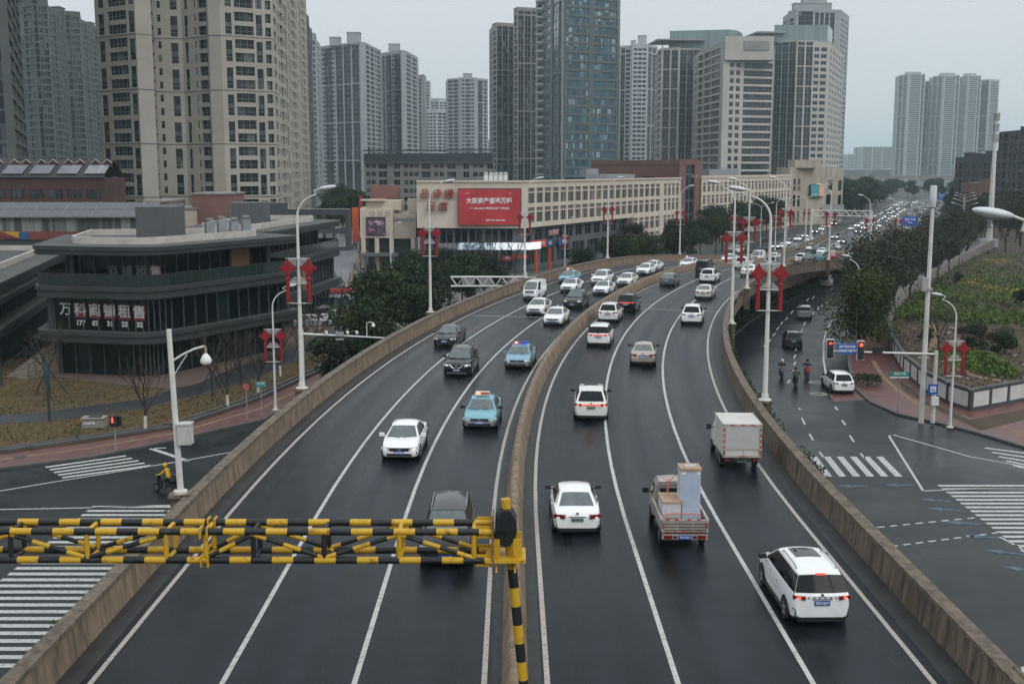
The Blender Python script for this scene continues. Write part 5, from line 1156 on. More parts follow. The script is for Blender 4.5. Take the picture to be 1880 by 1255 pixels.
# blue overhead signs further on
SIGNTXT = [('蓝色 大道', '中心'), ('环线', '北站'), ('湘江路', '机场')]
for i, (px, py, Y, w_, h_, lab, back) in enumerate([(1671, 406, 330, 4.4, 2.6, 'blue direction sign over the far right slip road, left of the white pole', 0), (1733, 408, 330, 4.0, 2.4, 'blue direction sign behind the grey cylinder pole top', 0), (1729, 361, 640, 6.0, 3.4, 'small distant blue sign left of the far green signal', 0), (1766, 362, 640, 6.0, 3.4, 'small distant blue sign right of the grey cylinder', 0), (619, 384, 300, 2.6, 1.6, 'small blue direction sign over the side street by the mall', 0)]):
    x, y, z = pt(px, py, Y); t = thing('direction_sign', lab, 'sign', (x, y, 0)); MB().box((0, 0, z), (w_, .15, h_)).build('panel', SIGN_BLUE, t)
    b = MB()
    if i < 2: b.tube([(w_ / 2 - .2, .3, 0), (w_ / 2 - .2, .3, z + h_ / 2)], .14, 8); b.tube([(-.5, .25, z + .6), (w_ / 2 + 7 * (1 - i), .25, z + .6)], .08, 6); b.tube([(-.5, .25, z - .7), (w_ / 2 + 7 * (1 - i), .25, z - .7)], .08, 6)
    else: b.tube([(0, .3, 0), (0, .3, z)], .15, 6); b.tube([(-w_ / 2, .3, z), (w_ / 2, .3, z)], .1, 6)
    b.build('frame', WHITE_STEEL, t)
    a, c = SIGNTXT[i % 3]; text(a, h_ * .28, WHITE, t, (0, -.1, z + h_ * .18), 0, .01, .01); text(c, h_ * .26, WHITE, t, (0, -.1, z - h_ * .2), 0, .01, .01)
# board with back to us by the trees
x, y, z = pt(1148, 449, 205); t = thing('sign_board', 'wide grey back of a large sign board among the trees before the hotel', 'sign', (x, y, 0)); b = MB(); b.box((0, 0, z), (4.6, .12, 2.1)); b.build('panel', SIGN_BACK, t); b = MB()
for dz in (-.8, .5): b.box((0, -.12, z + dz), (4.6, .1, .12))
b.tube([(2.0, .2, 0), (2.0, .2, z)], .14, 8); b.build('frame', WHITE_STEEL, t)

# ---- yellow-black height limit gantry in front
def stripes(b, p, q, r, L0=.40, phase=0.0, n=8):
    p, q = Vector(p), Vector(q); L = (q - p).length; d = (q - p) / L; k = 0; u = -phase * L0
    while u < L:
        a, c = max(0, u), min(L, u + L0)
        if c > a + .01: b.tube([p + d * a, p + d * c], r, n, mi=k % 2)
        u += L0; k += 1
YG = 26.0; t = thing('height_limit_gantry', 'yellow and black striped height-limit gantry across the left carriageway in front', 'gantry', (0, 0, 0))
zt1, zb1 = pt(500, 976, YG)[2], pt(500, 1028, YG)[2]; XL, XR = xt(-250, YG, 1000), xt(905, YG, 990); Y2 = YG + .72
MY = [YELLOW, BLACK]
for nm, Yc, zc, ph in (('top_chord', YG, zt1, .35), ('top_chord', Y2, zt1, .1), ('bottom_chord', YG, zb1, .6), ('bottom_chord', Y2, zb1, .3)):
    b = MB(); stripes(b, (XR, Yc, zc), (XL, Yc, zc + .02), .085, .50, ph, 10); b.build(nm, MY, t, smooth=50)
xs = [xt(p, YG, 1000) for p in (870, 733, 595, 465, 378, 305, 160, 20, -130)]
for i, xx in enumerate(xs):
    mi = (i == 2) or (i == 3) or (i == 7)
    b = MB()
    for Yc in (YG, Y2): b.tube([(xx, Yc, zb1), (xx, Yc, zt1)], .062, 8, mi=int(mi))
    for zc in (zt1, zb1): b.tube([(xx, YG, zc), (xx, Y2, zc)], .055, 8, mi=int(mi))
    b.build('post_frame', MY, t, smooth=50)
for i in range(len(xs) - 1):
    xa, xb = xs[i], xs[i + 1]
    if abs(xa - xb) < 1.0: continue
    for Yc in (YG, Y2):
        b = MB(); p, q = ((xa, Yc, zb1 + .06), (xb, Yc, zt1 - .06)) if i % 2 == 0 else ((xa, Yc, zt1 - .06), (xb, Yc, zb1 + .06)); stripes(b, p, q, .058, .42, .3 * i, 8); b.build('brace', MY, t, smooth=50)
# flanges in the middle
for xx in (xs[4] + .06, xs[4] - .10): 
    for zc in (zt1, zb1):
        for Yc in (YG, Y2): MB().box((xx, Yc, zc), (.04, .26, .26)).build('flange', YELLOW, t)
# post: leaning, striped, with a black octagonal collar
px0, px1 = xt(928, YG + .1, 915), xt(953, YG + .1, 1255); ptop = pt(928, 915, YG + .35); pbot = (xt(951, YG + .35, 1255) + .16, YG + .35, ZD + .85)
b = MB(); PT, PB = Vector(ptop), Vector(pbot); L = (PT - PB).length; d = (PB - PT) / L
b.tube([PT, PT + d * .32], .112, 14, 0); b.tube([PT + d * .32, PT + d * .38], .125, 14, 0); b.tube([PT + d * .38, PT + d * 1.72], .117, 14, 0); u = 1.72; k = 1
while u < L: b.tube([PT + d * u, PT + d * min(L, u + .47)], .117, 14, k % 2); u += .47; k += 1
b.build('post', MY, t, smooth=50)
b = MB(); cz = pt(929, 970, YG + .1); 
o8 = [(.40 * cos(a) * .66, .46 * sin(a)) for a in [pi / 8 + i * pi / 4 for i in range(8)]]
cx_, cy_, czz = cz
F_ = [(cx_ + x, YG + .08, czz + z) for x, z in o8]; B_ = [(cx_ + x * 1.05, YG + .62, czz + z * 1.05) for x, z in o8]
kf, kb = b.vs(F_), b.vs(B_); b.idx(kf[::-1], 0); b.idx(kb, 0)
for i in range(8): b.idx([kf[i], kf[(i + 1) % 8], kb[(i + 1) % 8], kb[i]], 0)
b.box((cx_, YG + .06, czz - .02), (.52, .06, .05)); b.box((cx_ + .02, YG + .06, czz - .2), (.05, .05, .35)); b.build('collar_drum', BLACK, t)
b = MB(); zf = zb1 + .02
b.box((XR + .30, YG + .35, zf - .02), (.95, .95, .07)); 
for xx, hh in ((XR + .06, .42), (XR + .58, .5)): b.box((xx, YG + .05, zf + .24), (.2, .05, .48)); b.box((xx, YG + .62, zf + .24), (.2, .05, .48))
for s2 in (-1, 1): b.box((XR + .3 + s2 * .22, YG + .3, zf - .16), (.04, .8, .26), taper=.6)
b.build('bracket', YELLOW, t)
b = MB(); b.box((XR - .0, YG + .36, (zt1 + zb1) / 2), (.035, 1.0, zt1 - zb1 + .62)); b.build('flange_plate', mat('rusty_flange', (.16, .10, .05), rough=.7, var=.5, scale=8), t)
b = MB()
for zc in (zt1, zb1):
    for Yc in (YG, Y2):
        for dz in (-.14, .14): b.poly([(XR - .02, Yc, zc + dz * 1.25), (XR - .02, Yc, zc + dz * .4), (XR - .5, Yc, zc + dz * .4)]); b.box((XR - .2, Yc, zc + dz * .75), (.4, .03, .08))
b.build('gusset', YELLOW, t)

# ---- right signal mast with lights and signs
x, y = gp(1712, 776, .15); t = thing('signal_mast', 'white signal mast with a long arm over the right slip road', 'mast', (x, y, .15)); zA = pt(1712, 650, y)[2] - .15
b = MB(); b.tube([(0, 0, 0), (0, 0, zA + .25)], [.17, .13], 12); xe = xt(1518, y, 640) - x; b.tube([(0, 0, zA), (xe * .5, 0, zA + .12), (xe, 0, zA + .25)], [.09, .075, .05], 8); b.build('mast', POLE_DIRTY, t, smooth=50)
def signal(px, py, which, lab):
    X, Yy, Z = pt(px, py, y - .1); s_ = thing('traffic_light', lab, 'traffic light', (X, Yy, Z)); MB().box((0, .06, 0), (.55, .06, 1.45)).build('backboard', WHITE, s_); MB().box((0, -.05, 0), (.42, .2, 1.30)).build('housing', BLACK, s_)
    RL = mat('signal_red_lit', (.6, .05, .03), var=0, emit=(1.0, .09, .05), es=1.6); OFFL = mat('signal_off', (.02, .03, .03), rough=.2)
    if which == 'arrow':
        b = MB(); b.box((.05, -.17, .42), (.2, .04, .07)); b.poly([(-.16, -.18, .42), (0.0, -.18, .56), (0.0, -.18, .28)]); b.build('red_arrow', RL, s_)
    else: b = MB(); b.lathe((0, -.15, .42), [(.15, 0), (.13, .04)], 14, axis='y'); b.build('red_lens', RL, s_)
    for dz in (0, -.42): b = MB(); b.lathe((0, -.15, dz), [(.15, 0), (.13, .02)], 14, axis='y'); b.build('dark_lens', OFFL, s_)
signal(1524, 640, 'arrow', 'traffic light showing a red left arrow at the end of the mast arm'); signal(1580, 643, 'disc', 'traffic light showing a round red light right of the blue board')
X, Yy, Z = pt(1555, 640, y - .05); s_ = thing('lane_sign', 'blue notice board hanging between the two red traffic lights', 'sign', (X, Yy, Z)); MB().box((0, 0, 0), (1.42, .06, .72)).build('panel', SIGN_BLUE, s_); text('直行辅助车道', .2, WHITE, s_, (0, -.05, .15), 0, .008, .005); text('右转直行通行线', .2, WHITE, s_, (0, -.05, -.15), 0, .008, .005)
X, Yy, Z = pt(1611, 642, y - .05); s_ = thing('lane_sign', 'black unlit panel on the signal mast arm', 'sign', (X, Yy, Z)); MB().box((0, 0, 0), (.72, .12, .5)).build('panel', BLACK, s_); b = MB(); b.box((0, -.05, .22), (.74, .04, .03)); b.build('rim', DARK_STEEL, s_)
X, Yy, Z = pt(1713, 714, y - .25); s_ = thing('pictogram_sign', 'square blue sign with a white pictogram on the signal mast', 'sign', (X, Yy, Z)); MB().box((0, 0, 0), (.72, .05, .72)).build('panel', SIGN_BLUE, s_); MB().box((0, -.035, 0), (.42, .02, .42)).build('white_field', WHITE, s_); b = MB(); b.poly([(-.15, -.05, .05), (.17, -.05, -.08), (.17, -.05, -.16), (-.15, -.05, -.04)]); b.build('pictogram', SIGN_BLUE, s_)
MB().box((.0, -.2, zt(735, y) - .15), (.5, .3, .6)).build('junction_box', WHITE, t)
x2, y2 = gp(1648, 756, .15); s_ = thing('street_name_sign', 'green street name sign on a thin pole on the right red pavement', 'sign', (x2, y2, .15)); b = MB(); b.tube([(0, 0, 0), (0, 0, 2.9)], .04, 8); b.build('pole', GREY_STEEL, s_); MB().box((0, 0, 2.95), (1.45, .06, .36)).build('panel', SIGN_GREEN, s_); MB().box((0, 0, 2.70), (1.45, .06, .09)).build('white_strip', WHITE, s_); text('湘府中路', .24, WHITE, s_, (0, -.04, 2.97), 0, .01)
x2, y2 = gp(481, 765, .15); s_ = thing('street_name_sign', 'small turquoise street name sign on a thin pole on the left red pavement', 'sign', (x2, y2, .15)); b = MB(); b.tube([(0, 0, 0), (0, 0, 2.6)], .04, 8); b.build('pole', GREY_STEEL, s_); MB().box((0, 0, 2.5), (.75, .06, .42), rz=.25).build('panel', mat('sign_turq', (.02, .28, .29)), s_); text('香园路', .18, WHITE, s_, (0, -.05, 2.55), .25, .01)
x2, y2 = gp(454, 770, .15); s_ = thing('signpost', 'thin grey post with a small red and white plate beside the turquoise sign', 'sign', (x2, y2, .15)); b = MB(); b.tube([(0, 0, 0), (0, 0, 2.7)], .045, 8); b.build('pole', GREY_STEEL, s_); b = MB(); b.lathe((0, -.05, 2.5), [(.24, 0), (.24, .03)], 14, axis='y'); b.build('plate', mat('plate_rw', (.45, .1, .1)), s_)
# pedestrian light on the left pavement, utility box
x2, y2 = gp(213, 827, .15); s_ = thing('pedestrian_light', 'black pedestrian signal with a red figure on the left red pavement', 'traffic light', (x2, y2, .15)); b = MB(); b.tube([(0, 0, 0), (0, 0, 1.7)], .05, 8); b.build('pole', GREY_STEEL, s_); MB().box((0, 0, 2.0), (.5, .3, .72)).build('housing', BLACK, s_); b = MB(); b.box((.36, 0, 2.05), (.2, .3, .6), rz=.5); b.box((-.1, -.22, 2.36), (.34, .2, .04)); b.build('visor', BLACK, s_)
b = MB(); b.box((-.08, -.17, 2.12), (.12, .03, .22)); b.box((-.08, -.17, 2.27), (.08, .03, .07)); b.box((-.12, -.17, 1.97), (.05, .03, .12)); b.box((-.03, -.17, 1.97), (.05, .03, .12)); b.build('red_figure', mat('signal_red_lit', (.6, .05, .03), var=0, emit=(1.0, .09, .05), es=1.6), s_)
x2, y2 = gp(174, 783, .22); s_ = thing('utility_box', 'low stone box with a dark lid and white lettering on the brown lawn', 'utility box', (x2, y2, .22), .08); b = MB(); b.box((0, 0, .32), (1.55, .95, .64), taper=.94); b.box((0, 0, .68), (1.66, 1.05, .1)); b.build('body', CONC, s_); MB().box((.05, .05, .75), (.9, .6, .05)).build('lid', DARK_STEEL, s_); text('小心触电', .2, WHITE, s_, (-.25, -.51, .35), 0, .008, .01)
x2, y2 = gp(91, 772, .22); s_ = thing('dark_post', 'dark slim post standing on the brown lawn before the staked tree', 'pole', (x2, y2, .22)); b = MB(); b.tube([(0, 0, 0), (0, 0, 4.6)], [.11, .08], 8); b.build('pole', DARK_STEEL, s_); b = MB(); b.lathe((0, 0, 2.6), [(.16, 0), (.2, .5), (.18, 1.3), (.12, 1.8)], 8); b.build('blue_wrap', mat('wrap_blue', (.01, .05, .07), rough=.6, var=.3, scale=4), s_)
x2, y2 = gp(2, 708, .22); s_ = thing('dark_post', 'dark slim post at the very left edge of the brown lawn', 'pole', (x2, y2, .22)); b = MB(); b.tube([(0, 0, 0), (0, 0, 4.2)], .12, 8); b.lathe((0, 0, 0), [(.25, 0), (.25, .1), (.14, .14)], 8); b.build('pole', DARK_STEEL, s_)
# tall poles at right
x2, y2 = gp(1711, 778, .5); t = thing('telecom_pole', 'tall white pole topped by a pale cylinder antenna, behind the signal mast', 'pole', (x2 + .15, y2 + 2.6, 0)); zt_ = pt(1738, 383, y2 + 2.6)[2]
b = MB(); b.tube([(0, 0, 0), (0, 0, zt_)], [.21, .13], 12); b.build('pole', POLE_DIRTY, t, smooth=50); b = MB(); b.lathe((0, 0, zt_ + .1), [(.22, 0), (.24, .05), (.24, 1.5), (.2, 1.55)], 14); b.build('antenna_cylinder', mat('antenna_white', (.55, .56, .57), rough=.5), t, smooth=40); b = MB(); b.box((-.35, -.15, zt(528, y2)), (.35, .3, 1.0)); b.lathe((0, 0, zt(540, y2)), [(.3, 0), (.3, .2)], 10); b.build('equipment_box', mat('cabinet_grey', (.36, .36, .35)), t)
x2, y2 = gp(1815, 458); t = thing('antenna_mast', 'very tall pale mast with antenna panels at its top, at the right edge', 'mast', (x2, y2, 0)); zt_ = pt(1831, 205, y2)[2]; b = MB(); b.tube([(0, 0, 0), (0, 0, zt_)], [.75, .30], 12); b.build('pole', WHITE_STEEL, t, smooth=50)
b = MB()
for k in range(3):
    for i in range(6): a = i * pi / 3; b.box((.6 * cos(a), .6 * sin(a), zt_ - 1.2 - k * 2.4), (.25, .25, 1.8)); b.tube([(0, 0, zt_ - 1.2 - k * 2.4), (.6 * cos(a), .6 * sin(a), zt_ - 1.2 - k * 2.4)], .05, 4)
b.tube([(0, 0, zt_), (0, 0, zt_ + 2.5)], .06, 5); b.build('antenna_panel', mat('antenna_grey', (.33, .34, .33), rough=.5, var=.4, scale=1), t)
b = MB(); b.box((0, 1, 1.2), (4, 3, 2.4)); b.build('equipment_cabin', W_HAZY, t)
# corner wall: white panels in grey frames, then pilastered grey wall running back
t = thing('site_wall', 'boundary wall of white panels in dark grey frames round the field corner', 'wall')
WP = mat('wall_white_panel', (.62, .62, .62), rough=.6, col2=(.50, .485, .46), scale=.8, detail=9); WF = mat('wall_grey_frame', (.055, .062, .068), rough=.6, var=.2)
def panel_wall(pts, h_, n0, panel_m, frame_m, cop, step, parent):
    pb, fb, cb = MB(), MB(), MB()
    for a, c in zip(pts[:-1], pts[1:]):
        a, c = Vector(a), Vector(c); L = (c - a).length; d = (c - a) / L; n = max(1, round(L / step)); an = atan2(d.y, d.x); nn = Vector((d.y, -d.x))
        m_ = (a + c) / 2; pb.box((m_.x, m_.y, .15 + h_ / 2), (L, .18, h_), an); cb.box((m_.x, m_.y, .15 + h_ + .06), (L + .1, .42, .14), an, taper=.8); fb.box((m_.x, m_.y, .15 + .13), (L, .26, .26), an)
        fb.box((m_.x, m_.y, .15 + h_ - .1), (L, .24, .16), an)
        for i in range(n + 1): q = a.lerp(c, i / n); fb.box((q.x, q.y, .15 + h_ / 2), (.30, .30, h_), an)
    pb.build('panel', panel_m, parent); fb.build('pilaster', frame_m, parent); cb.build('coping', cop, parent)
near = wallR[5:] ; panel_wall([tuple(p) for p in near] + [tuple(p) for p in wallF[1:]], 1.62, 0, WP, WF, WF, 2.7, t)
t = thing('site_wall', 'long pale wall with pilasters curving away along the field behind the trees', 'wall'); panel_wall([tuple(p) for p in wallR[:6]], 2.1, 0, mat('wall_pale_brown', (.20, .165, .15), rough=.8, var=.2, scale=.5), mat('pilaster_pale', (.33, .31, .30), rough=.8, var=.15), mat('coping_grey', (.2, .19, .185), rough=.8), 3.2, t)
# ================================================================== VEHICLES
def lerp_tab(tab, x):
    if x <= tab[0][0]: return tab[0][1]
    for (a, va), (b, vb) in zip(tab[:-1], tab[1:]):
        if x <= b:
            t = (x - a) / (b - a); t = t * t * (3 - 2 * t) * .35 + t * .65; return va + (vb - va) * t
    return tab[-1][1]
STY = {
 'sedan': dict(L=4.6, W=1.80, H=1.44, top=[(0, .78), (.02, .90), (.06, .985), (.18, 1.02), (.35, .97), (.66, .95), (.74, .93), (.86, .84), (.95, .74), (.985, .66), (1, .58)], xr0=-1.78, xr1=-.85, xf1=.42, xf0=1.22, zb=.94, wt=.66, R=.32, side=[(.20, .50), (.53, .95)]),
 'suv': dict(L=4.6, W=1.86, H=1.68, top=[(0, .92), (.02, 1.04), (.08, 1.10), (.35, 1.08), (.66, 1.05), (.74, 1.03), (.87, .98), (.95, .88), (.985, .78), (1, .66)], xr0=-2.16, xr1=-1.62, xf1=.30, xf0=1.10, zb=1.05, wt=.70, R=.36, side=[(.05, .27), (.29, .58), (.61, .95)]),
 'mpv': dict(L=4.55, W=1.82, H=1.66, top=[(0, .96), (.02, 1.06), (.08, 1.08), (.35, 1.06), (.70, 1.04), (.78, 1.02), (.88, .95), (.95, .85), (.985, .74), (1, .62)], xr0=-2.20, xr1=-1.90, xf1=.42, xf0=1.34, zb=1.04, wt=.72, R=.34, side=[(.01, .34), (.343, .66), (.663, .965)]),
 'van': dict(L=4.5, W=1.70, H=1.95, top=[(0, 1.02), (.02, 1.08), (.1, 1.10), (.8, 1.10), (.9, 1.08), (.95, 1.0), (.985, .86), (1, .70)], xr0=-2.20, xr1=-2.10, xf1=1.15, xf0=1.98, zb=1.08, wt=.80, R=.31, side=[(.70, .96)]),
 'hatch': dict(L=4.2, W=1.76, H=1.50, top=[(0, .86), (.02, .98), (.08, 1.03), (.35, .98), (.66, .96), (.76, .93), (.88, .84), (.95, .74), (.985, .66), (1, .58)], xr0=-1.98, xr1=-1.35, xf1=.38, xf0=1.15, zb=.95, wt=.68, R=.31, side=[(.06, .46), (.49, .95)]),
}
def body_pts(st, t, wid):
    L, W = st['L'], st['W']; zt_ = lerp_tab(st['top'], t)
    w = lerp_tab([(0, .84), (.012, .90), (.05, .955), (.15, .99), (.3, 1), (.72, 1), (.86, .98), (.93, .945), (.97, .885), (.99, .82), (1, .74)], t) * W / 2
    zb = lerp_tab([(0, .36), (.03, .27), (.08, .22), (.92, .20), (.97, .22), (1, .28)], t)
    d = zt_ - zb
    return [(0, zb), (w * .84, zb), (w * .955, zb + d * .10), (w * .995, zb + d * .35), (w, zb + d * .58), (w * .975, zb + d * .82), (w * .935, zt_ - .02), (w * .86, zt_ + .004), (w * .5, zt_ + .022), (0, zt_ + .03)]
def loft_half(b, secs, mi=0):
    rings = []
    for x, half in secs:
        full = [(x, y, z) for y, z in half] + [(x, -y, z) for y, z in half[-2:0:-1]]
        rings.append(b.vs(full))
    n = len(rings[0])
    for i in range(len(rings) - 1):
        for k in range(n): b.idx([rings[i][k], rings[i][(k + 1) % n], rings[i + 1][(k + 1) % n], rings[i + 1][k]], mi)
    b.idx(rings[0][::-1], mi); b.idx(rings[-1], mi)
class Cabin:
    def __init__(s, st):
        s.st = st; W = st['W']; s.wb = .925 * W / 2; s.wt = st['wt'] * W / 2; s.z0 = st['zb']; s.zr = st['H'] - .085
    def side(s, u, v, sg):       # u rear->front, v belt->roof
        st = s.st; xa = st['xr0'] + (st['xr1'] - st['xr0']) * v; xb = st['xf0'] + (st['xf1'] - st['xf0']) * v
        y = s.wb + (s.wt - s.wb) * (v * .82 + v * v * .18); zz = s.z0 + (s.zr - s.z0) * v + .03 * math.sin(pi * u) * v
        tuck = 1 - .05 * abs(2 * u - 1) ** 4
        return Vector((xa + (xb - xa) * u, sg * y * tuck, zz))
    def front(s, u, v):
        a, c = s.side(1, v, -1), s.side(1, v, 1); p = a.lerp(c, u); q = 1 - (2 * u - 1) ** 2; p.x += .13 * q * (1 - .5 * v); p.z += .035 * q * v; return p
    def rear(s, u, v):
        a, c = s.side(0, v, 1), s.side(0, v, -1); p = a.lerp(c, u); q = 1 - (2 * u - 1) ** 2; p.x -= .08 * q * (1 - .4 * v); p.z += .035 * q * v; return p
    def roof(s, u, v):           # u along, v across
        a, c = s.side(u, 1, -1), s.side(u, 1, 1); p = a.lerp(c, v); q = 1 - (2 * v - 1) ** 2
        f0 = s.rear(v if False else 1 - v, 1); f1 = s.front(v, 1)
        p.x += (f1.x - s.side(1, 1, 1).x) * max(0, (u - .6) / .4) + (f0.x - s.side(0, 1, 1).x) * max(0, (.4 - u) / .4)
        p.z += .035 * q + .05 * math.sin(pi * min(1, max(0, u))) * q ** .5; return p
def patch(b, fn, u0, u1, v0, v1, nu, nv, off_=0.0, flip=False, mi=0):
    G = []
    for j in range(nv + 1):
        row = []
        for i in range(nu + 1):
            u, v = u0 + (u1 - u0) * i / nu, v0 + (v1 - v0) * j / nv; p = fn(u, v)
            if off_:
                e = .01; du = fn(u + e, v) - fn(u - e, v); dv = fn(u, v + e) - fn(u, v - e); n = du.cross(dv).normalized() * (-1 if flip else 1); p = p + n * off_
            row.append(p)
        G.append(b.vs(row))
    for j in range(nv):
        for i in range(nu):
            q = [G[j][i], G[j][i + 1], G[j + 1][i + 1], G[j + 1][i]]; b.idx(q[::-1] if flip else q, mi)
CARMESH = {}
def wheel_mesh(R, w_):
    k = ('w', R, w_)
    if k not in CARMESH:
        b = MB(); b.lathe((0, 0, 0), [(R * .62, -w_ / 2), (R * .93, -w_ / 2), (R, -w_ / 2 + .03), (R, w_ / 2 - .03), (R * .93, w_ / 2), (R * .62, w_ / 2)], 22, axis='y'); ty = b.mesh('tyre', RUBBER, 40)
        b = MB(); b.lathe((0, 0, 0), [(R * .64, -w_ / 2 + .02), (R * .64, -w_ / 2 - .004), (R * .56, -w_ / 2 + .012), (R * .2, -w_ / 2 + .02), (R * .12, -w_ / 2 - .002), (.0, -w_ / 2 - .002)], 20, axis='y', mi=1)
        for i in range(5): 
            a = 2 * pi * i / 5; M = Matrix.Rotation(-a, 3, 'Y'); c = M @ Vector((R * .36, w_ / 2 - .004, 0)); b.box(tuple(c), (R * .5, .03, .075), M=M, mi=0)
        rm = b.mesh('rim', [RIM, DARK_STEEL], 40); CARMESH[k] = (ty, rm)
    return CARMESH[k]
def add_wheels(root, L, W, R, xf, xr, w_=.20, y=None):
    ty, rm = wheel_mesh(R, w_)
    for x in (xf, xr):
        for s in (-1, 1):
            o = link('wheel', ty, root, (x, s * ((W / 2 if y is None else y) - w_ / 2 + .012), R)); 
            q = link('rim', rm, o, (0, 0, 0)); 
            if s < 0: o.rotation_euler.z = pi
def car(style, pt_, lights='off', opt='', plate=PLATE_B, label='', name=None):
    st = dict(STY[style]); L, W, H_ = st['L'], st['W'], st['H']
    nm = name or {'sedan': 'sedan_car', 'suv': 'suv_car', 'mpv': 'minivan', 'van': 'cargo_van', 'hatch': 'hatchback_car'}[style]
    root = thing(nm, label, {'sedan': 'car', 'suv': 'car', 'mpv': 'minivan', 'van': 'van', 'hatch': 'car'}[style])
    cb = Cabin(st); b = MB()
    ts = [0, .006, .015, .03, .06, .1, .16, .24, .34, .45, .56, .66, .72, .78, .83, .88, .92, .95, .97, .985, .995, 1]
    loft_half(b, [(-L / 2 + L * t, body_pts(st, t, W)) for t in ts])
    for sg in (-1, 1): patch(b, lambda u, v, sg=sg: cb.side(u, v, sg), 0, 1, -.08, 1, 8, 4, flip=(sg > 0))
    patch(b, cb.front, 0, 1, -.05, 1, 8, 4); patch(b, cb.rear, 0, 1, -.05, 1, 8, 4); patch(b, cb.roof, 0, 1, 0, 1, 8, 8)
    bo = b.build('body', pt_, root, smooth=38)
    if 'twotone' in opt:
        bo.data.materials.append(P_SILVER)
        for f in bo.data.polygons:
            if f.center.z < .56: f.material_index = 1
    gm = PRIVACY if style in ('suv', 'mpv', 'van') else CARGLASS
    b = MB(); patch(b, cb.front, .045, .955, .06, .95, 8, 4, .010); b.build('windscreen', CARGLASS_F, root, smooth=60)
    ru = (.0, 1.0) if style in ('mpv',) else (.07, .93); b = MB(); patch(b, cb.rear, ru[0], ru[1], .10, .93, 8, 4, .012); b.build('rear_window', PRIVACY if style in ('mpv', 'suv', 'van') else CARGLASS_F, root, smooth=60)
    for sg in (-1, 1):
        for (u0, u1) in st['side']:
            b = MB(); patch(b, lambda u, v, sg=sg: cb.side(u, v, sg), u0, u1, .07, .90, 4, 3, .010, flip=(sg > 0)); b.build('side_window', gm, root, smooth=60)
    # wheel arches and wheels
    xf, xr = L / 2 - .86, -L / 2 + .82; R = st['R']
    for x in (xf, xr):
        for s in (-1, 1):
            b = MB(); P = [(x + (R + .07) * cos(a), R + .0 + (R + .07) * sin(a)) for a in [RAD(-25) + RAD(230) * k / 16 for k in range(17)]]
            k0 = b.vs([(px, s * (W / 2 * 1.001 + .002), pz) for px, pz in P]); k1 = b.vs([(px, s * (W / 2 - .3), pz) for px, pz in P]); b.idx(k0 if s < 0 else k0[::-1])
            for i in range(16): b.idx([k0[i], k0[i + 1], k1[i + 1], k1[i]])
            b.build('wheel_arch', TRIM, root)
    add_wheels(root, L, W, R, xf, xr)
    b = MB(); b.box((0, 0, .235), (L * .62, W * .985, .13)); b.build('sill', TRIM, root)
    # front
    fm = HEAD_ON if 'head' in lights else HEAD_OFF; zh = lerp_tab(st['top'], .95) - .115
    for s in (-1, 1):
        b = MB(); M = Matrix.Rotation(s * RAD(34), 3, 'Z') @ Matrix.Rotation(RAD(-12), 3, 'Y'); b.box((L / 2 - .175, s * (W / 2 - .255), zh), (.17, .46, .135), M=M); hl = b.build('headlight', HEAD_OFF if 'off' in lights or 'tail' in lights else HEAD_OFF, root)
        if 'head' in lights: b = MB(); b.ell((L / 2 - .10, s * (W / 2 - .27), zh), (.05, .12, .058), 8, 5, M=Matrix.Rotation(s * RAD(30), 3, 'Z')); b.build('lamp', HEAD_ON, hl)
    b = MB(); b.box((L / 2 - .045, 0, zh - .02), (.14, W * .50, .13)); b.build('grille', TRIM, root)
    b = MB(); b.box((L / 2 + .0, 0, zh - .02), (.06, .15, .10)); 
    if 'vgrille' in opt:
        for s in (-1, 1): b.tube([(L / 2 + .03, s * .10, zh - .17), (L / 2 + .02, s * .26, zh - .14), (L / 2 - .02, s * .46, zh + .07)], .042, 6)
        b.box((L / 2 + .03, 0, zh - .17), (.07, .26, .075)); b.box((L / 2 - .03, 0, .27), (.1, W * .72, .05))
    elif 'chrome' in opt: b.box((L / 2 - .02, 0, zh + .055), (.12, W * .52, .035)); b.box((L / 2 - .03, 0, .30), (.1, W * .7, .03))
    else: b.box((L / 2 + .0, 0, zh - .055), (.07, W * .46, .02))
    b.build('emblem_trim', CHROME, root)
    b = MB(); b.box((L / 2 - .045, 0, .36), (.13, W * .64, .12)); 
    for s in (-1, 1): b.box((L / 2 - .16, s * W * .38, .42), (.18, .22, .12), rz=s * .5)
    b.build('lower_intake', TRIM, root)
    p_ = MB(); p_.box((L / 2 + .015, 0, .47), (.03, .46, .15)); pl = p_.build('number_plate', plate, root)
    b = MB()
    for k in range(6): b.box((L / 2 + .032, -.17 + k * .066 + (.02 if k > 1 else 0), .47), (.006, .042, .085))
    b.build('plate_characters', WHITE if plate is PLATE_B else DARK_STEEL, pl)
    # rear
    tm = TAIL_ON if 'tail' in lights else TAIL_OFF; zt_ = lerp_tab(st['top'], .02) - .10
    hi = style in ('suv', 'mpv', 'van')
    for s in (-1, 1):
        b = MB(); M = Matrix.Rotation(s * RAD(-22), 3, 'Z')
        if style == 'van': b.box((-L / 2 + .02, s * (W / 2 - .13), zt_ - .06), (.12, .14, .38))
        else: b.box((-L / 2 + .085, s * (W / 2 - .25), zt_), (.16, .44, .145) if not hi else (.16, .38, .11), M=M)
        tl = b.build('taillight', TAIL_OFF, root)
        if 'tail' in lights: b = MB(); b.ell((-L / 2 + .03, s * (W / 2 - .23), zt_), (.05, .09, .05), 8, 5, M=M); b.build('lamp', TAIL_ON, tl)
    if 'bar' in opt: b = MB(); b.box((-L / 2 - .002, 0, zt_), (.06, W * .62, .055)); b.build('light_bar', TAIL_ON, root)
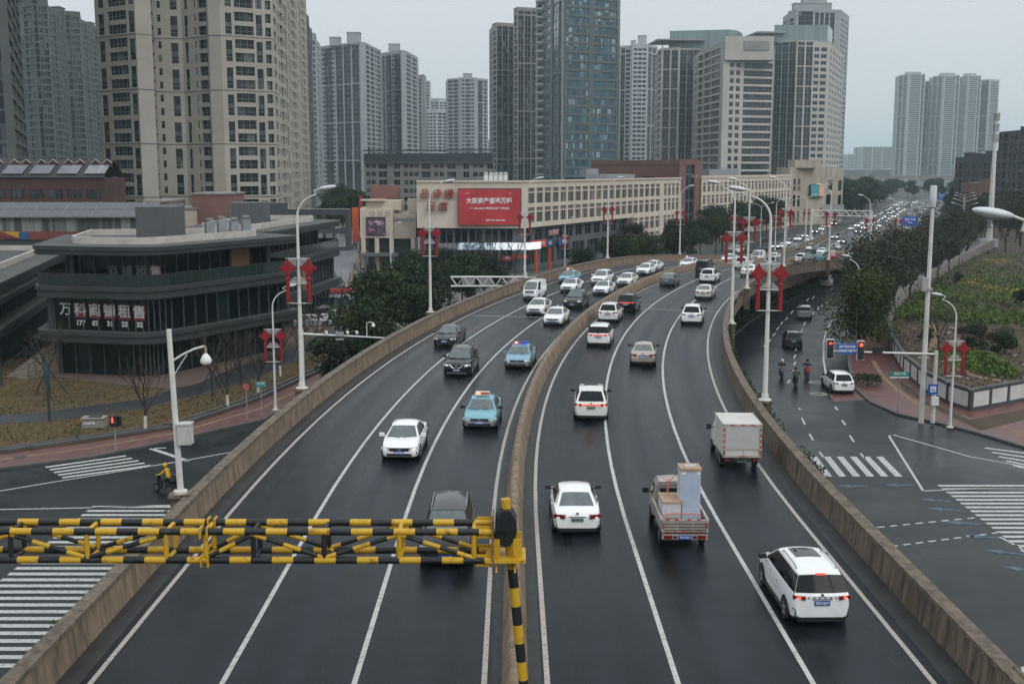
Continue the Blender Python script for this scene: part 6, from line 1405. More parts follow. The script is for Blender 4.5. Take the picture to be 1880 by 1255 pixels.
    if 'brake' in opt: b = MB(); q = cb.rear(.5, .97); b.box((q.x - .03, 0, q.z), (.06, .30, .045)); b.build('brake_light', TAIL_ON, root)
    b = MB(); b.box((-L / 2 + .045, 0, .30), (.15, W * .78, .13)); b.build('rear_valance', TRIM, root)
    b = MB(); zp = (zt_ - .16) if hi else .68
    b.box((-L / 2 - .012, 0, zp), (.03, .46, .15)); pl = b.build('number_plate', plate, root)
    if 'big' in opt: text('湘B·DSJ97', .115, WHITE, pl, (-L / 2 - .032, 0, zp), -pi / 2, .002, .002, fitw=.40)
    else:
        b = MB()
        for k in range(6): b.box((-L / 2 - .030, -.17 + k * .066 + (.02 if k > 1 else 0), zp), (.006, .042, .085))
        b.build('plate_characters', WHITE if plate is PLATE_B else DARK_STEEL, pl)
    b = MB(); b.box((-L / 2 + .0, 0, zp + .12), (.05, .6, .025)); b.lathe((-L / 2 - .0, 0, zp + .24), [(.05, -.02), (.05, .03)], 10, axis='x')
    if 'big' in opt:
        for k in range(6): b.box((-L / 2 - .015, -.42 + k * .165, zp + .17), (.03, .05, .035))
    b.build('rear_trim', CHROME, root)
    if 'reflect' in opt:
        for s in (-1, 1): b = MB(); b.tube([(-L / 2 + .1, s * (W / 2 - .06), .62), (-L / 2 + .03, s * (W / 2 - .14), .58), (-L / 2 + .05, s * (W / 2 - .12), .36), (-L / 2 + .08, s * (W / 2 - .3), .31)], .022, 5); b.build('bumper_trim', TRIM, root)
    # mirrors, handles, wipers
    for s in (-1, 1):
        q = cb.side(.93, .12, s); b = MB(); b.box((q.x + .02, s * (W / 2 + .10), q.z + .03), (.14, .22, .15), rz=s * .15); b.box((q.x + .03, s * (W / 2 - .02), q.z - .02), (.06, .14, .04)); b.build('mirror', TRIM if 'bm' in opt or pt_ is P_BLACK else pt_, root)
    b = MB()
    for s in (-1, 1):
        for x in (-.55, .35): b.box((x, s * (W / 2 * .99), st['zb'] - .14), (.2, .035, .03))
    b.build('door_handle', CHROME if 'chrome' in opt or 'big' in opt else pt_, root)
    b = MB()
    for s in (-1, 1): p, q = cb.front(.5 + s * .05, .03), cb.front(.5 + s * .36 - .1, .10); b.tube([p + Vector((.03, 0, .02)), q + Vector((.03, 0, .02))], .012, 4)
    b.build('wiper', TRIM, root)
    if 'rails' in opt:
        for s in (-1, 1): b = MB(); P = [cb.side(u, 1, s) for u in (.15, .2, .5, .8, .85)]; b.tube([Vector((p.x, p.y * .93, p.z + (.02 if i in (0, 4) else .085))) for i, p in enumerate(P)], .02, 6); b.build('roof_rail', CHROME if 'chrome' in opt else GREY_STEEL, root)
    if 'sunroof' in opt: b = MB(); patch(b, cb.roof, .52, .93, .2, .8, 4, 4, .012); b.build('sunroof', CARGLASS, root)
    zr = cb.roof(.55, .5).z
    if 'taxi' in opt:
        b = MB(); b.box((.1, 0, zr + .13), (.26, .82, .20), taper=.9); s_ = b.build('roof_sign', mat('taxi_sign', (.62, .55, .50), rough=.4), root)
        b = MB(); b.ell((.24, -.24, zr + .15), (.03, .14, .09), 8, 5); b.build('lamp', mat('taxi_lamp', (.6, .2, .12), var=0, emit=(1, .42, .28), es=1.5), s_); b = MB(); b.box((.235, .16, zr + .14), (.02, .46, .09)); b.build('lettering_strip', mat('taxi_red', (.45, .06, .05)), s_)
    if 'police' in opt:
        b = MB(); b.box((.05, .26, zr + .09), (.24, .56, .13), taper=.88); b.build('blue_lightbar', mat('lightbar_blue', (.01, .05, .35), rough=.2, emit=(.01, .08, .6), es=.5), root)
        b = MB(); b.box((.05, -.32, zr + .09), (.24, .58, .13), taper=.88); b.build('red_lightbar', mat('lightbar_red', (.3, .03, .05), rough=.2, emit=(.35, .03, .08), es=.6), root); b = MB(); b.ell((.14, -.3, zr + .10), (.06, .13, .06), 8, 5); b.build('flash_lamp', mat('flash_pink', (.8, .5, .55), var=0, emit=(1, .62, .68), es=1.6), root)
    if 'antenna' in opt: b = MB(); b.lathe((-L * .16, 0, zr - .02), [(.07, 0), (.02, .09)], 8); b.build('antenna_fin', pt_, root)
    return root, L
PROTO = {}
def put(style, pt_, x, y, z, head, label, lights='off', opt='', plate=PLATE_B, group=None, end='front', name=None, scale=1.0):
    """x, y is where the end of the car nearest to the camera touches the road; head is the heading of its nose."""
    key = (style, pt_.name, lights, opt, plate.name, name)
    if key in PROTO: src, L = PROTO[key]; o = dup(src, label=label)
    else: o, L = car(style, pt_, lights, opt, plate, label, name); PROTO[key] = (o, L)
    d = Vector((sin(head), cos(head))); c = Vector((x, y)) + d * (-L / 2 if end == 'front' else L / 2)
    o.location = (c.x, c.y, z); o.rotation_euler.z = pi / 2 - head; o['label'] = label
    if 'group' in o.keys(): del o['group']
    if group: o['group'] = group
    return o
BUMP = .20        # the lowest edge seen of a car is its bumper, this far above the road
def gdeck(px, py):
    z = ZD
    for _ in range(12): x, y = gp(px, py, z + BUMP); s = near_s(x, y)[0]; z = zdeck(s)
    return x, y, z, near_s(x, y)[2]
def on_left(px, py, *a, **k): x, y, z, h = gdeck(px, py); return put(a[0], a[1], x, y, z + .004, h + pi, a[2], end='front', **k)
def on_right(px, py, *a, **k): x, y, z, h = gdeck(px, py); return put(a[0], a[1], x, y, z + .004, h + k.pop('turn', 0), a[2], end='rear', **k)
def on_street(px, py, *a, head=0.0, end='rear', **k): x, y = gp(px, py, .2); return put(a[0], a[1], x, y, .01, head, a[2], end=end, **k)
on_left(818, 1037, 'mpv', P_BLACK, 'black minivan with lit headlights half hidden behind the striped gantry', lights='head', opt='rails')
on_left(733, 841, 'sedan', P_WHITE, 'white sedan with blue plate, nearest oncoming car in the middle lane', opt='chrome')
on_left(880, 785, 'sedan', P_TAXI, 'light blue taxi with a lit roof sign, oncoming beside the median', opt='taxi bm twotone')
on_left(949, 674, 'sedan', P_POLICE, 'pale blue car with a red and blue light bar, oncoming by the median', lights='head', opt='police twotone', plate=PLATE_G)
on_left(838, 687, 'suv', P_BLACK, 'black car with chrome V-shaped grille and lit headlights, middle oncoming lane', lights='head', opt='vgrille rails bm')
on_left(815, 633, 'sedan', P_DGREY, 'dark grey sedan with lit headlights in the outer oncoming lane', lights='head', opt='chrome')
on_left(972, 548, 'van', P_WHITE, 'tall white cargo van in the outer oncoming lane', lights='head', opt='bm')
on_left(981, 576, 'sedan', P_IVORY, 'white sedan with dark twin grille just below the white cargo van', lights='head', opt='bm antenna')
on_left(1014, 595, 'sedan', P_WHITE, 'white sedan with blue plate and wet reflections, lower right of the cargo van', opt='antenna')
on_left(1050, 564, 'suv', P_DGREY, 'dark grey car with bright headlights between white sedans near the median', lights='head', opt='sunroof')
on_left(1041, 534, 'sedan', P_WHITE, 'white sedan with a large dark grille directly before the distant blue taxi', opt='bm sunroof')
on_left(1037, 518, 'sedan', P_TAXI, 'light blue taxi mostly hidden behind a white sedan with a dark grille', lights='head', opt='taxi')
on_left(1097, 521, 'suv', P_WHITE, 'white high-riding car in the outer oncoming lane, above another white sedan', lights='head', opt='rails')
on_left(1101, 539, 'sedan', P_WHITE, 'white sedan with slanted narrow headlights in the inner oncoming lane', lights='head', opt='sunroof bm')
on_left(1144, 523, 'sedan', P_IVORY, 'white sedan with lit headlights touching the median in the inner lane', lights='head')
on_left(1178, 503, 'sedan', P_WHITE, 'front one of two white cars close together in the distant oncoming lanes', lights='head')
on_left(1191, 497, 'sedan', P_IVORY, 'rear one of two white cars close together in the distant oncoming lanes')
on_left(1257, 491, 'sedan', P_WHITE, 'white patrol car with a red and blue roof bar far along the oncoming lanes', opt='police')
on_right(1508, 1142, 'mpv', P_WHITE, 'white minivan with glowing brake lights, nearest vehicle at lower right', lights='tail', opt='big brake rails sunroof reflect bm', turn=-.02)
on_right(1060, 977, 'sedan', P_WHITE, 'white sedan with green plate, nearest departing car by the median', opt='reflect bm', plate=PLATE_G)
on_right(1085, 768, 'suv', P_IVORY, 'white car with a glowing full-width taillight bar in the inner lane', lights='tail', opt='bar sunroof bm', plate=PLATE_G)
on_right(1180, 668, 'sedan', P_BEIGE, 'beige metallic sedan with red taillights in the middle departing lane', opt='chrome bm')
on_right(1098, 633, 'mpv', P_WHITE, 'white minivan with lit red taillights close to the median', lights='tail', opt='bar bm')
on_right(1115, 589, 'suv', P_IVORY, 'white car between the white minivan and the black one near the median', opt='rails bm')
on_right(1148, 570, 'suv', P_BLACK, 'black car with bright red taillights near the median', lights='tail', opt='bar rails')
on_right(1269, 593, 'suv', P_WHITE, 'white car alone in the outer departing lane with a blue plate', opt='rails bm')
on_right(1223, 523, 'hatch', P_GREY, 'grey hatchback in the inner departing lane beyond the black car', opt='antenna')
on_right(1290, 547, 'sedan', P_CREAM, 'cream sedan with red taillights in the middle lane before the right curve', plate=PLATE_G)
on_right(1297, 517, 'suv', P_WHITE, 'white car with black rear window following a dark van', opt='bm')
on_right(1287, 503, 'van', P_DGREY, 'dark grey van just beyond the white car with black rear window')
on_right(1371, 505, 'sedan', P_WHITE, 'white sedan in the outer lane at the bend before the right parapet')
on_right(1359, 492, 'suv', P_IVORY, 'white car just behind the bend sedan, in the next lane inward', opt='rails')
on_right(1413, 490, 'suv', P_SILVER, 'silver car behind the second right lamp pole on the bend')
on_right(1467, 480, 'suv', P_WHITE, 'white car on the descending ramp before a dark pickup', opt='bm')
on_right(1480, 482, 'hatch', P_DGREY, 'dark low car beside the white one on the descending ramp')
on_right(1524, 476, 'sedan', P_RED, 'red and blue roofed taxi on the descending ramp', opt='taxi')
on_right(1500, 478, 'hatch', P_TEAL, 'teal small car between a dark low car and the red taxi')
on_left(1386, 478, 'van', P_WHITE, 'white minibus in the outer oncoming lane at the bend', lights='head', opt='rails')
on_left(1416, 476, 'sedan', P_WHITE, 'white sedan right behind the white minibus at the bend')
on_left(1332, 482, 'sedan', P_WHITE, 'pale car partly hidden behind red knots at the bend')
on_left(1505, 466, 'sedan', P_WHITE, 'white low car in the oncoming lanes of the ramp, before two lit cars')
on_left(1496, 462, 'suv', P_DGREY, 'dark car with lit headlights left of the white low car on the ramp', lights='head')
on_left(1520, 462, 'suv', P_GREY, 'grey car with lit headlights right of the white low car on the ramp', lights='head')
on_left(1533, 458, 'sedan', P_IVORY, 'white sedan behind the lit grey car on the ramp')
# slip roads
on_street(1457, 637, 'suv', P_DGREY, 'dark car driving away on the right slip road before the motorbikes', head=.16, opt='rails')
on_street(1476, 584, 'mpv', P_SILVER, 'silver minivan on the right slip road, middle of three vehicles', head=.28)
on_street(1513, 526, 'van', P_BEIGE, 'beige van furthest along the right slip road under the ramp', head=.42)
on_street(1550, 720, 'suv', P_WHITE, 'white car standing on the red patch at the right kerb', head=.02, opt='bm', plate=PLATE_G)
for px, py, h, stl, p_, lab in ((590, 588, 1.1, 'sedan', P_WHITE, 'white parked car nearest among those behind the left lamp knots'), (566, 577, 1.0, 'sedan', P_BLACK, 'black parked car left of the nearest white parked car'), (618, 592, 1.0, 'suv', P_WHITE, 'white parked car half under the trees by the left slip road'), (536, 600, 1.2, 'suv', P_SILVER, 'silver parked car close to the glass block corner'), (604, 566, .7, 'suv', P_BLUE, 'dark blue parked car behind the white parked cars'), (602, 540, .8, 'hatch', P_RED, 'red parked car in the lane beside the second glass block'), (600, 524, .3, 'sedan', P_SILVER, 'silver car stopped at the end of the second glass block'), (692, 530, 1.45, 'van', P_WHITE, 'white van parked across the plaza behind the trees'), (660, 528, 1.5, 'suv', P_IVORY, 'white car parked left of the white van on the plaza'), (601, 420, 1.2, 'sedan', P_WHITE, 'white car crossing the far end of the side street'), (622, 425, 1.3, 'hatch', P_SILVER, 'silver car at the far end of the side street beside the crowd'), (588, 420, 1.2, 'suv', P_BLACK, 'dark car at the far end of the side street')):
    on_street(px, py, stl, p_, lab, head=h, end='rear')
on_street(1432, 456, 'sedan', P_WHITE, 'white car on the left ground road beside the bend, nearer one', head=.45 + pi, end='front')
on_street(1484, 444, 'sedan', P_WHITE, 'white car with lit headlights alone on the left ground road', head=.45 + pi, end='front', lights='head')
on_street(1455, 458, 'sedan', P_SILVER, 'silver car on the left ground road before the nearer white car', head=.45 + pi, end='front')
on_street(1350, 464, 'suv', P_WHITE, 'white car on the left ground road behind the left parapet lamp', head=.45 + pi, end='front')
# distant traffic: small copies that show no parts
def far_car(p_, lit):
    b = MB(); loft_half(b, [(-2.2, [(0, .3), (.8, .3), (.85, .7), (0, .85)]), (-1.6, [(0, .25), (.88, .25), (.88, .8), (0, 1.0)]), (1.4, [(0, .25), (.88, .25), (.88, .75), (0, .95)]), (2.2, [(0, .3), (.75, .3), (.78, .55), (0, .65)])], 0)
    loft_half(b, [(-1.7, [(0, .8), (.78, .8), (.76, .95), (0, .98)]), (-1.0, [(0, .8), (.80, .8), (.62, 1.4), (0, 1.45)]), (.3, [(0, .8), (.80, .8), (.62, 1.4), (0, 1.46)]), (1.1, [(0, .8), (.76, .8), (.74, .93), (0, .96)])], 1)
    b.box((-.35, 0, 1.46), (1.3, 1.2, .05), mi=0)
    for x in (-1.35, 1.4):
        for s in (-1, 1): b.lathe((x, s * .78, .3), [(.3, -.1), (.3, .1)], 10, axis='y', mi=2)
    for s in (-1, 1): b.ell((2.1, s * .6, .62), (.12, .22, .13), 8, 5, mi=3); b.box((-2.12, s * .62, .72), (.16, .34, .16), mi=4)
    me = b.mesh('distant_car', [p_, CARGLASS, RUBBER, mat('headlamp_far', (.9, .9, .9), var=0, emit=(.95, 1, .98), es=3.2) if lit else HEAD_OFF, TAIL_OFF], 35)
    return me
FARM = {(n, l): far_car(p, l) for n, p in (('white', P_WHITE), ('silver', P_SILVER), ('black', P_BLACK), ('grey', P_GREY), ('red', P_RED)) for l in (0, 1)}
rnd = random.Random(5)
def far(s, o, col, lit, label, group, out=True):
    x, y = off(s, o); h = axis(s)[2]; z = zdeck(s) + .004; ob = link('distant_car', FARM[(col, lit)], None, (x, y, z), pi / 2 - (h + (pi if out else 0)))
    tag(ob, label, 'car', group)
cnt = {}
for lane, o in enumerate((-2.5, -6.0, -9.5)):
    s = 268 + lane * 5
    while s < 700:
        col = rnd.choices(('white', 'silver', 'black', 'grey'), (6, 2, 2, 2))[0]
        far(s, o + rnd.uniform(-.3, .3), col, 1 if rnd.random() < .72 else 0, f'tiny {col} car in the distant oncoming queue with headlights toward the camera', 'distant oncoming queue', True)
        s += rnd.uniform(10, 24) if 330 < s < 560 else rnd.uniform(18, 60)
for lane, o in enumerate((2.6, 6.1, 9.6)):
    s = 262 + lane * 11
    while s < 690:
        col = rnd.choices(('white', 'silver', 'black', 'grey', 'red'), (5, 2, 2, 2, .6))[0]
        far(s, o + rnd.uniform(-.3, .3), col, 0, f'tiny {col} car far away on the departing lanes beyond the ramp', 'distant departing cars', False); s += rnd.uniform(22, 60)
for lane, o in enumerate((17.0, 20.5)):
    s = 285 + lane * 9
    while s < 520: col = rnd.choices(('white', 'silver', 'black'), (5, 2, 2))[0]; far(s, o, col, 0, f'tiny {col} car far away on the right slip road beyond the trees', 'distant slip road cars', False); s += rnd.uniform(16, 30)
s = 280
while s < 420: col = rnd.choices(('white', 'silver', 'black'), (5, 2, 2))[0]; far(s, -17.5, col, 1, f'tiny {col} car far away on the left ground road beyond the gantry', 'distant left road cars', True); s += rnd.uniform(14, 26)

# ---- box truck
x, y, z, h = gdeck(1362, 858)
t = thing('box_truck', 'small white box truck with rust and red-white reflectors in the outer lane', 'truck', (x + sin(h) * 2.5, y + cos(h) * 2.5, z + .004), pi / 2 - h)
TW = mat('truck_white', (.62, .61, .58), rough=.5, col2=(.50, .48, .44), scale=1.2, detail=9); TWD = mat('truck_door', (.50, .50, .48), rough=.5, col2=(.42, .41, .39), scale=1.5); RUSTY = mat('truck_frame', (.44, .41, .37), rough=.6, col2=(.17, .10, .06), scale=3, detail=9, thr=(.2, .42)); REFL = mat('reflector_red', (.45, .03, .02), rough=.4)
b = MB(); b.box((-1.1, 0, 1.42), (2.6, 1.72, 1.45)); b.build('cargo_box', TW, t)
b = MB(); X = -2.41
for yy in (-.82, .82): b.box((X, yy, 1.42), (.05, .10, 1.5))
for zz in (.69, 2.13): b.box((X, 0, zz), (.05, 1.74, .09))
b.box((-1.1, .87, 2.13), (2.6, .05, .07)); b.box((-1.1, -.87, 2.13), (2.6, .05, .07)); b.box((X - .02, 0, 1.02), (.05, 1.5, .05)); b.box((X - .01, -.07, .86), (.06, .04, .3))
for yy in (-.8, .8): b.box((X - .05, yy, 1.02), (.1, .16, .05))
b.build('door_frame', RUSTY, t); b = MB(); b.box((X - .004, 0, 1.57), (.03, 1.50, 1.0)); b.build('roller_door', TWD, t); b = MB(); b.box((X - .006, 0, .86), (.03, 1.5, .26)); b.build('lower_flap', TW, t)
for i in range(5):
    for yy in (-.82, .82): MB().box((X - .03, yy, .85 + i * .27), (.01, .06, .15)).build('reflector', REFL, t)
for yy in (-.45, 0, .45): MB().box((X - .03, yy, 2.13), (.01, .2, .045)).build('reflector', REFL, t)
MB().box((X - .03, 0, .70), (.01, .25, .05)).build('reflector', REFL, t)
b = MB(); b.box((-.7, 0, .58), (3.6, .8, .14)); b.box((X + .1, 0, .5), (.1, 1.5, .14)); b.build('chassis', DARK_STEEL, t); b = MB(); b.box((X - .02, .0, .50), (.02, .44, .14)); b.build('number_plate', PLATE_G, t)
b = MB(); loft_half(b, [(.55, [(0, .45), (.76, .45), (.80, 1.0), (.66, 1.75), (0, 1.80)]), (1.3, [(0, .4), (.78, .4), (.80, 1.0), (.66, 1.72), (0, 1.78)]), (1.95, [(0, .4), (.78, .4), (.78, .95), (.74, 1.05), (0, 1.08)]), (2.2, [(0, .4), (.72, .4), (.70, .8), (.66, .85), (0, .88)])]); b.build('cab', P_WHITE, t, smooth=30)
b = MB(); b.box((1.25, .99, 1.25), (.16, .2, .26)); b.box((1.25, -.99, 1.25), (.16, .2, .26)); b.box((1.28, 0, 1.2), (.05, 1.9, .04)); b.build('mirror', TRIM, t)
for s in (-1, 1): b = MB(); b.box((X - .01, s * .62, .53), (.05, .22, .1)); b.build('taillight', TAIL_OFF, t)
add_wheels(t, 4.9, 1.66, .29, 1.45, -1.35, .19); 
b = MB(); 
for s in (-1, 1): b.box((-1.75, s * .72, .38), (.03, .26, .4))
b.build('mud_flap', RUBBER, t)
# ---- open pickup truck with load
x, y, z, h = gdeck(1257, 1000)
TS = mat('pickup_silver', (.42, .385, .35), rough=.4, col2=(.30, .26, .225), scale=1.6, detail=9, coat=.3)
cx0, cy0 = x + sin(h) * 2.25, y + cos(h) * 2.25
t = thing('pickup_truck', 'silver open-bed pickup truck with slatted tailgate carrying household goods', 'truck', (cx0, cy0, z + .004), pi / 2 - h)
b = MB(); b.box((-.85, 0, .66), (2.7, 1.60, .10)); b.build('bed_floor', DARK_STEEL, t)
b = MB()
for s in (-1, 1):
    b.box((-.85, s * .81, .88), (2.74, .05, .42)); b.box((-.85, s * .82, 1.10), (2.76, .09, .05))
    for i in range(6): b.box((-2.0 + i * .46, s * .845, .88), (.05, .03, .42))
b.box((.50, 0, .95), (.05, 1.6, .55)); b.build('bed_side', TS, t)
b = MB(); b.box((-2.22, 0, .88), (.05, 1.62, .42)); b.box((-2.22, 0, 1.10), (.09, 1.66, .05))
for yy in (-.27, .27): b.box((-2.255, yy, .88), (.03, .04, .42))
for yy in (-.79, .79): b.box((-2.25, yy, .88), (.05, .08, .44))
b.build('tailgate', TS, t); b = MB()
for zz in (.75, .86, .97): b.box((-2.25, 0, zz), (.012, 1.5, .025))
b.build('tailgate_slat', DARK_STEEL, t)
for yy in (-.5, -.15, .3, .62): MB().box((-2.24, yy, 1.14), (.07, .14, .035)).build('reflector', REFL, t)
for yy in (-.55, -.25, .05, .35, .62): MB().box((-2.255, yy, .68), (.02, .12, .04)).build('reflector', REFL, t)
for yy in (-.78, .78): MB().box((-2.28, yy, .92), (.02, .05, .2)).build('reflector', REFL, t)
b = MB(); b.box((-2.2, 0, .50), (.12, 1.62, .2)); b.build('rear_bumper', TS, t); b = MB(); b.box((-2.275, 0, .49), (.02, .46, .15)); pl = b.build('number_plate', PLATE_B, t); text('湘B·R3J07', .1, WHITE, pl, (-2.288, 0, .49), -pi / 2, .002, fitw=.38)
for s in (-1, 1): b = MB(); b.box((-2.265, s * .60, .49), (.03, .30, .13)); b.build('taillight', TAIL_OFF, t); b = MB(); b.box((-2.265, s * .35, .49), (.03, .12, .09)); b.build('bumper_slot', TRIM, t)
b = MB(); loft_half(b, [(.54, [(0, .45), (.74, .45), (.80, 1.05), (.70, 1.62), (.62, 1.76), (0, 1.80)]), (.7, [(0, .4), (.78, .4), (.81, 1.05), (.69, 1.68), (.6, 1.80), (0, 1.84)]), (1.35, [(0, .4), (.79, .4), (.81, 1.0), (.68, 1.66), (.58, 1.78), (0, 1.82)]), (1.6, [(0, .4), (.79, .4), (.81, 1.0), (.72, 1.45), (.62, 1.56), (0, 1.60)]), (1.95, [(0, .4), (.78, .4), (.79, .95), (.74, 1.03), (.6, 1.06), (0, 1.08)]), (2.25, [(0, .38), (.72, .38), (.70, .72), (.66, .80), (.5, .83), (0, .85)])]); b.build('cab', TS, t, smooth=40)
b = MB(); b.box((.535, 0, 1.42), (.03, 1.12, .36)); b.build('rear_window', CARGLASS, t)
for s in (-1, 1): b = MB(); b.poly([(.75, s * .80, 1.12), (1.65, s * .79, 1.08), (1.38, s * .715, 1.58), (.75, s * .725, 1.60)]); b.build('side_window', CARGLASS, t); b = MB(); b.box((1.55, s * .98, 1.16), (.12, .24, .2)); b.box((1.57, s * .84, 1.1), (.05, .2, .04)); b.build('mirror', TRIM, t)
b = MB()
for yy in (-.6, -.15, .3, .6): b.box((.42, yy, 1.35), (.04, .04, .9))
for zz in (1.35, 1.58, 1.78): b.box((.42, 0, zz), (.04, 1.36, .04))
b.build('headboard_rack', TS, t); add_wheels(t, 4.5, 1.62, .30, 1.45, -1.45, .19)
b = MB(); b.box((-.4, 0, .5), (3.6, .7, .16)); b.build('chassis', DARK_STEEL, t)
CARDB = mat('cardboard', (.46, .315, .215), rough=.8, col2=(.33, .23, .16), scale=3, detail=8); WRAPP = mat('shrink_wrap', (.42, .48, .60), rough=.25, var=.06, scale=3, spec=.7); WRAPW = mat('white_wrap', (.55, .56, .58), rough=.35, var=.1, scale=4); STRAP = mat('orange_strap', (.62, .10, .04), rough=.5, var=.1)
def load(name, lab, cat, lx, ly, lz): ca, sa = cos(pi / 2 - h), sin(pi / 2 - h); return thing(name, lab, cat, (cx0 + lx * ca - ly * sa, cy0 + lx * sa + ly * ca, z + .004 + lz), pi / 2 - h)
u = load('wrapped_fridge', 'tall pale blue wrapped fridge standing upright in the pickup bed', 'fridge', -1.15, -.28, .71)
b = MB(); b.box((0, 0, 1.02), (.74, .72, 2.0)); b.box((-.2, 0, .3), (.5, .9, .6), taper=.8); b.build('body', WRAPP, u); b = MB(); b.box((.0, .372, 1.05), (.74, .02, 1.92)); b.build('left_side', WRAPW, u); b = MB(); b.box((0, 0, 2.06), (.80, .78, .10)); b.build('cardboard_cap', CARDB, u); b = MB(); b.box((.03, 0, 2.118), (.42, .40, .012)); b.build('film_patch', mat('film_patch', (.5, .5, .48), rough=.15, col2=(.28, .24, .2), scale=5), u)
b = MB(); 
for s in (-1, 1): b.box((-.375, s * .27, 1.93), (.02, .14, .10))
b.build('foam_corner', WHITE, u); b = MB(); b.box((.1, -.375, 1.35), (.22, .03, .95), taper=.4); b.build('torn_label', mat('torn_label', (.35, .12, .09)), u)
u = load('wrapped_cooker', 'low white wrapped appliance with a cardboard lid in the pickup bed', 'appliance', -1.0, .40, .71)
b = MB(); b.box((0, 0, .42), (1.25, .66, .82)); b.build('body', WRAPW, u); b = MB(); b.box((0, 0, .86), (1.28, .70, .07)); b.build('cardboard_lid', CARDB, u); b = MB()
for k in range(3): b.box((-.632, 0, .14 + k * .07), (.012, .42, .02))
b.build('vent_line', DARK_STEEL, u)
u = load('wooden_batten', 'brown upright board wedged between the fridge and the low appliance', 'board', -1.35, .09, .71); b = MB(); b.box((-.2, -.02, .45), (.08, .09, .9)); b.box((.25, -.0, .45), (.5, .05, .86)); b.build('board', mat('board_brown', (.20, .12, .075), rough=.7), u)
u = load('cargo_strap', 'orange strap stretched across the load of the pickup truck', 'strap', -1.8, 0, .71); b = MB(); b.tube([(-.03, .82, .40), (.04, .45, .50), (.04, -.4, .47), (.0, -.82, .40)], .018, 5); b.build('front_strap', STRAP, u); b = MB(); b.tube([(1.0, .42, .95), (1.5, .35, 1.4), (2.3, .1, 1.15)], .014, 5); b.tube([(.62, .06, 2.0), (1.6, .3, 1.25), (2.3, .45, 1.2)], .012, 5); b.build('long_strap', STRAP, u)
# ================================================================== PEOPLE and motorbikes
def skin_body(J, edges, mats, zone, name='body', levels=1):
    """J: name -> (co, radius, zone); one continuous skin over the joints."""
    me = bpy.data.meshes.new(name); names = list(J); me.from_pydata([J[n][0] for n in names], [(names.index(a), names.index(c)) for a, c in edges], [])
    o = bpy.data.objects.new(name, me); COL.objects.link(o)
    md = o.modifiers.new('skin', 'SKIN'); md.use_smooth_shade = True
    lay = me.skin_vertices[0] if me.skin_vertices else None
    if lay is None:
        bm = bmesh.new(); bm.from_mesh(me); bm.verts.layers.skin.verify(); bm.to_mesh(me); bm.free(); lay = me.skin_vertices[0]
    for i, n in enumerate(names):
        r = J[n][1]; lay.data[i].radius = (r, r) if not isinstance(r, tuple) else r; lay.data[i].use_root = (i == 0)
    o.modifiers.new('sub', 'SUBSURF').levels = levels; o.modifiers['sub'].render_levels = levels
    dg = bpy.context.evaluated_depsgraph_get(); dg.update(); m2 = bpy.data.meshes.new_from_object(o.evaluated_get(dg))
    bpy.data.objects.remove(o); m2.materials.clear()
    for m in mats: m2.materials.append(m)
    pts = [(Vector(J[a][0]), Vector(J[c][0]), J[c][2]) for a, c in edges]
    for f in m2.polygons:
        best, bz = 1e9, 0
        for a, c, zn in pts:
            d = c - a; t = max(0, min(1, (f.center - a).dot(d) / max(1e-9, d.length_squared))); q = (a + d * t - f.center).length
            if q < best: best, bz = q, zn
        f.material_index = bz; f.use_smooth = True
    return m2
SKIN = mat('skin', (.42, .26, .18), rough=.6, var=.05); HAIR = mat('hair_black', (.012, .011, .010), rough=.6, var=.1)
CL = {n: mat('cloth_' + n, c, rough=.85, var=.15, scale=8) for n, c in dict(black=(.016, .017, .02), navy=(.02, .028, .055), grey=(.11, .115, .12), white=(.55, .56, .56), red=(.36, .03, .04), yellow=(.62, .36, .02), brown=(.12, .07, .045), green=(.03, .08, .06), dark=(.03, .032, .036)).items()}
def hand(J, E, nm, base, d, up, s=1.0):
    """palm with four fingers of unequal length and a thumb from its side."""
    base, d, up = Vector(base), Vector(d).normalized(), Vector(up).normalized(); sd_ = d.cross(up).normalized()
    J[nm + 'palm'] = (tuple(base + d * .05 * s), .024, 1); 
    for i, (o_, l_) in enumerate(((-.027, .062), (-.009, .075), (.009, .07), (.026, .055))):
        k = nm + 'f%d' % i; p = base + d * .085 * s + sd_ * o_; J[k] = (tuple(p), .0085, 1); J[k + 'b'] = (tuple(p + d * l_ * .5 - up * .012), .008, 1); J[k + 'c'] = (tuple(p + d * l_ * .85 - up * .034), .007, 1); E += [(nm + 'palm', k), (k, k + 'b'), (k + 'b', k + 'c')]
    p = base + d * .035 * s - sd_ * .03; J[nm + 't'] = (tuple(p), .010, 1); J[nm + 'tb'] = (tuple(p + d * .035 - sd_ * .018 - up * .015), .008, 1); E += [(nm + 'palm', nm + 't'), (nm + 't', nm + 'tb')]
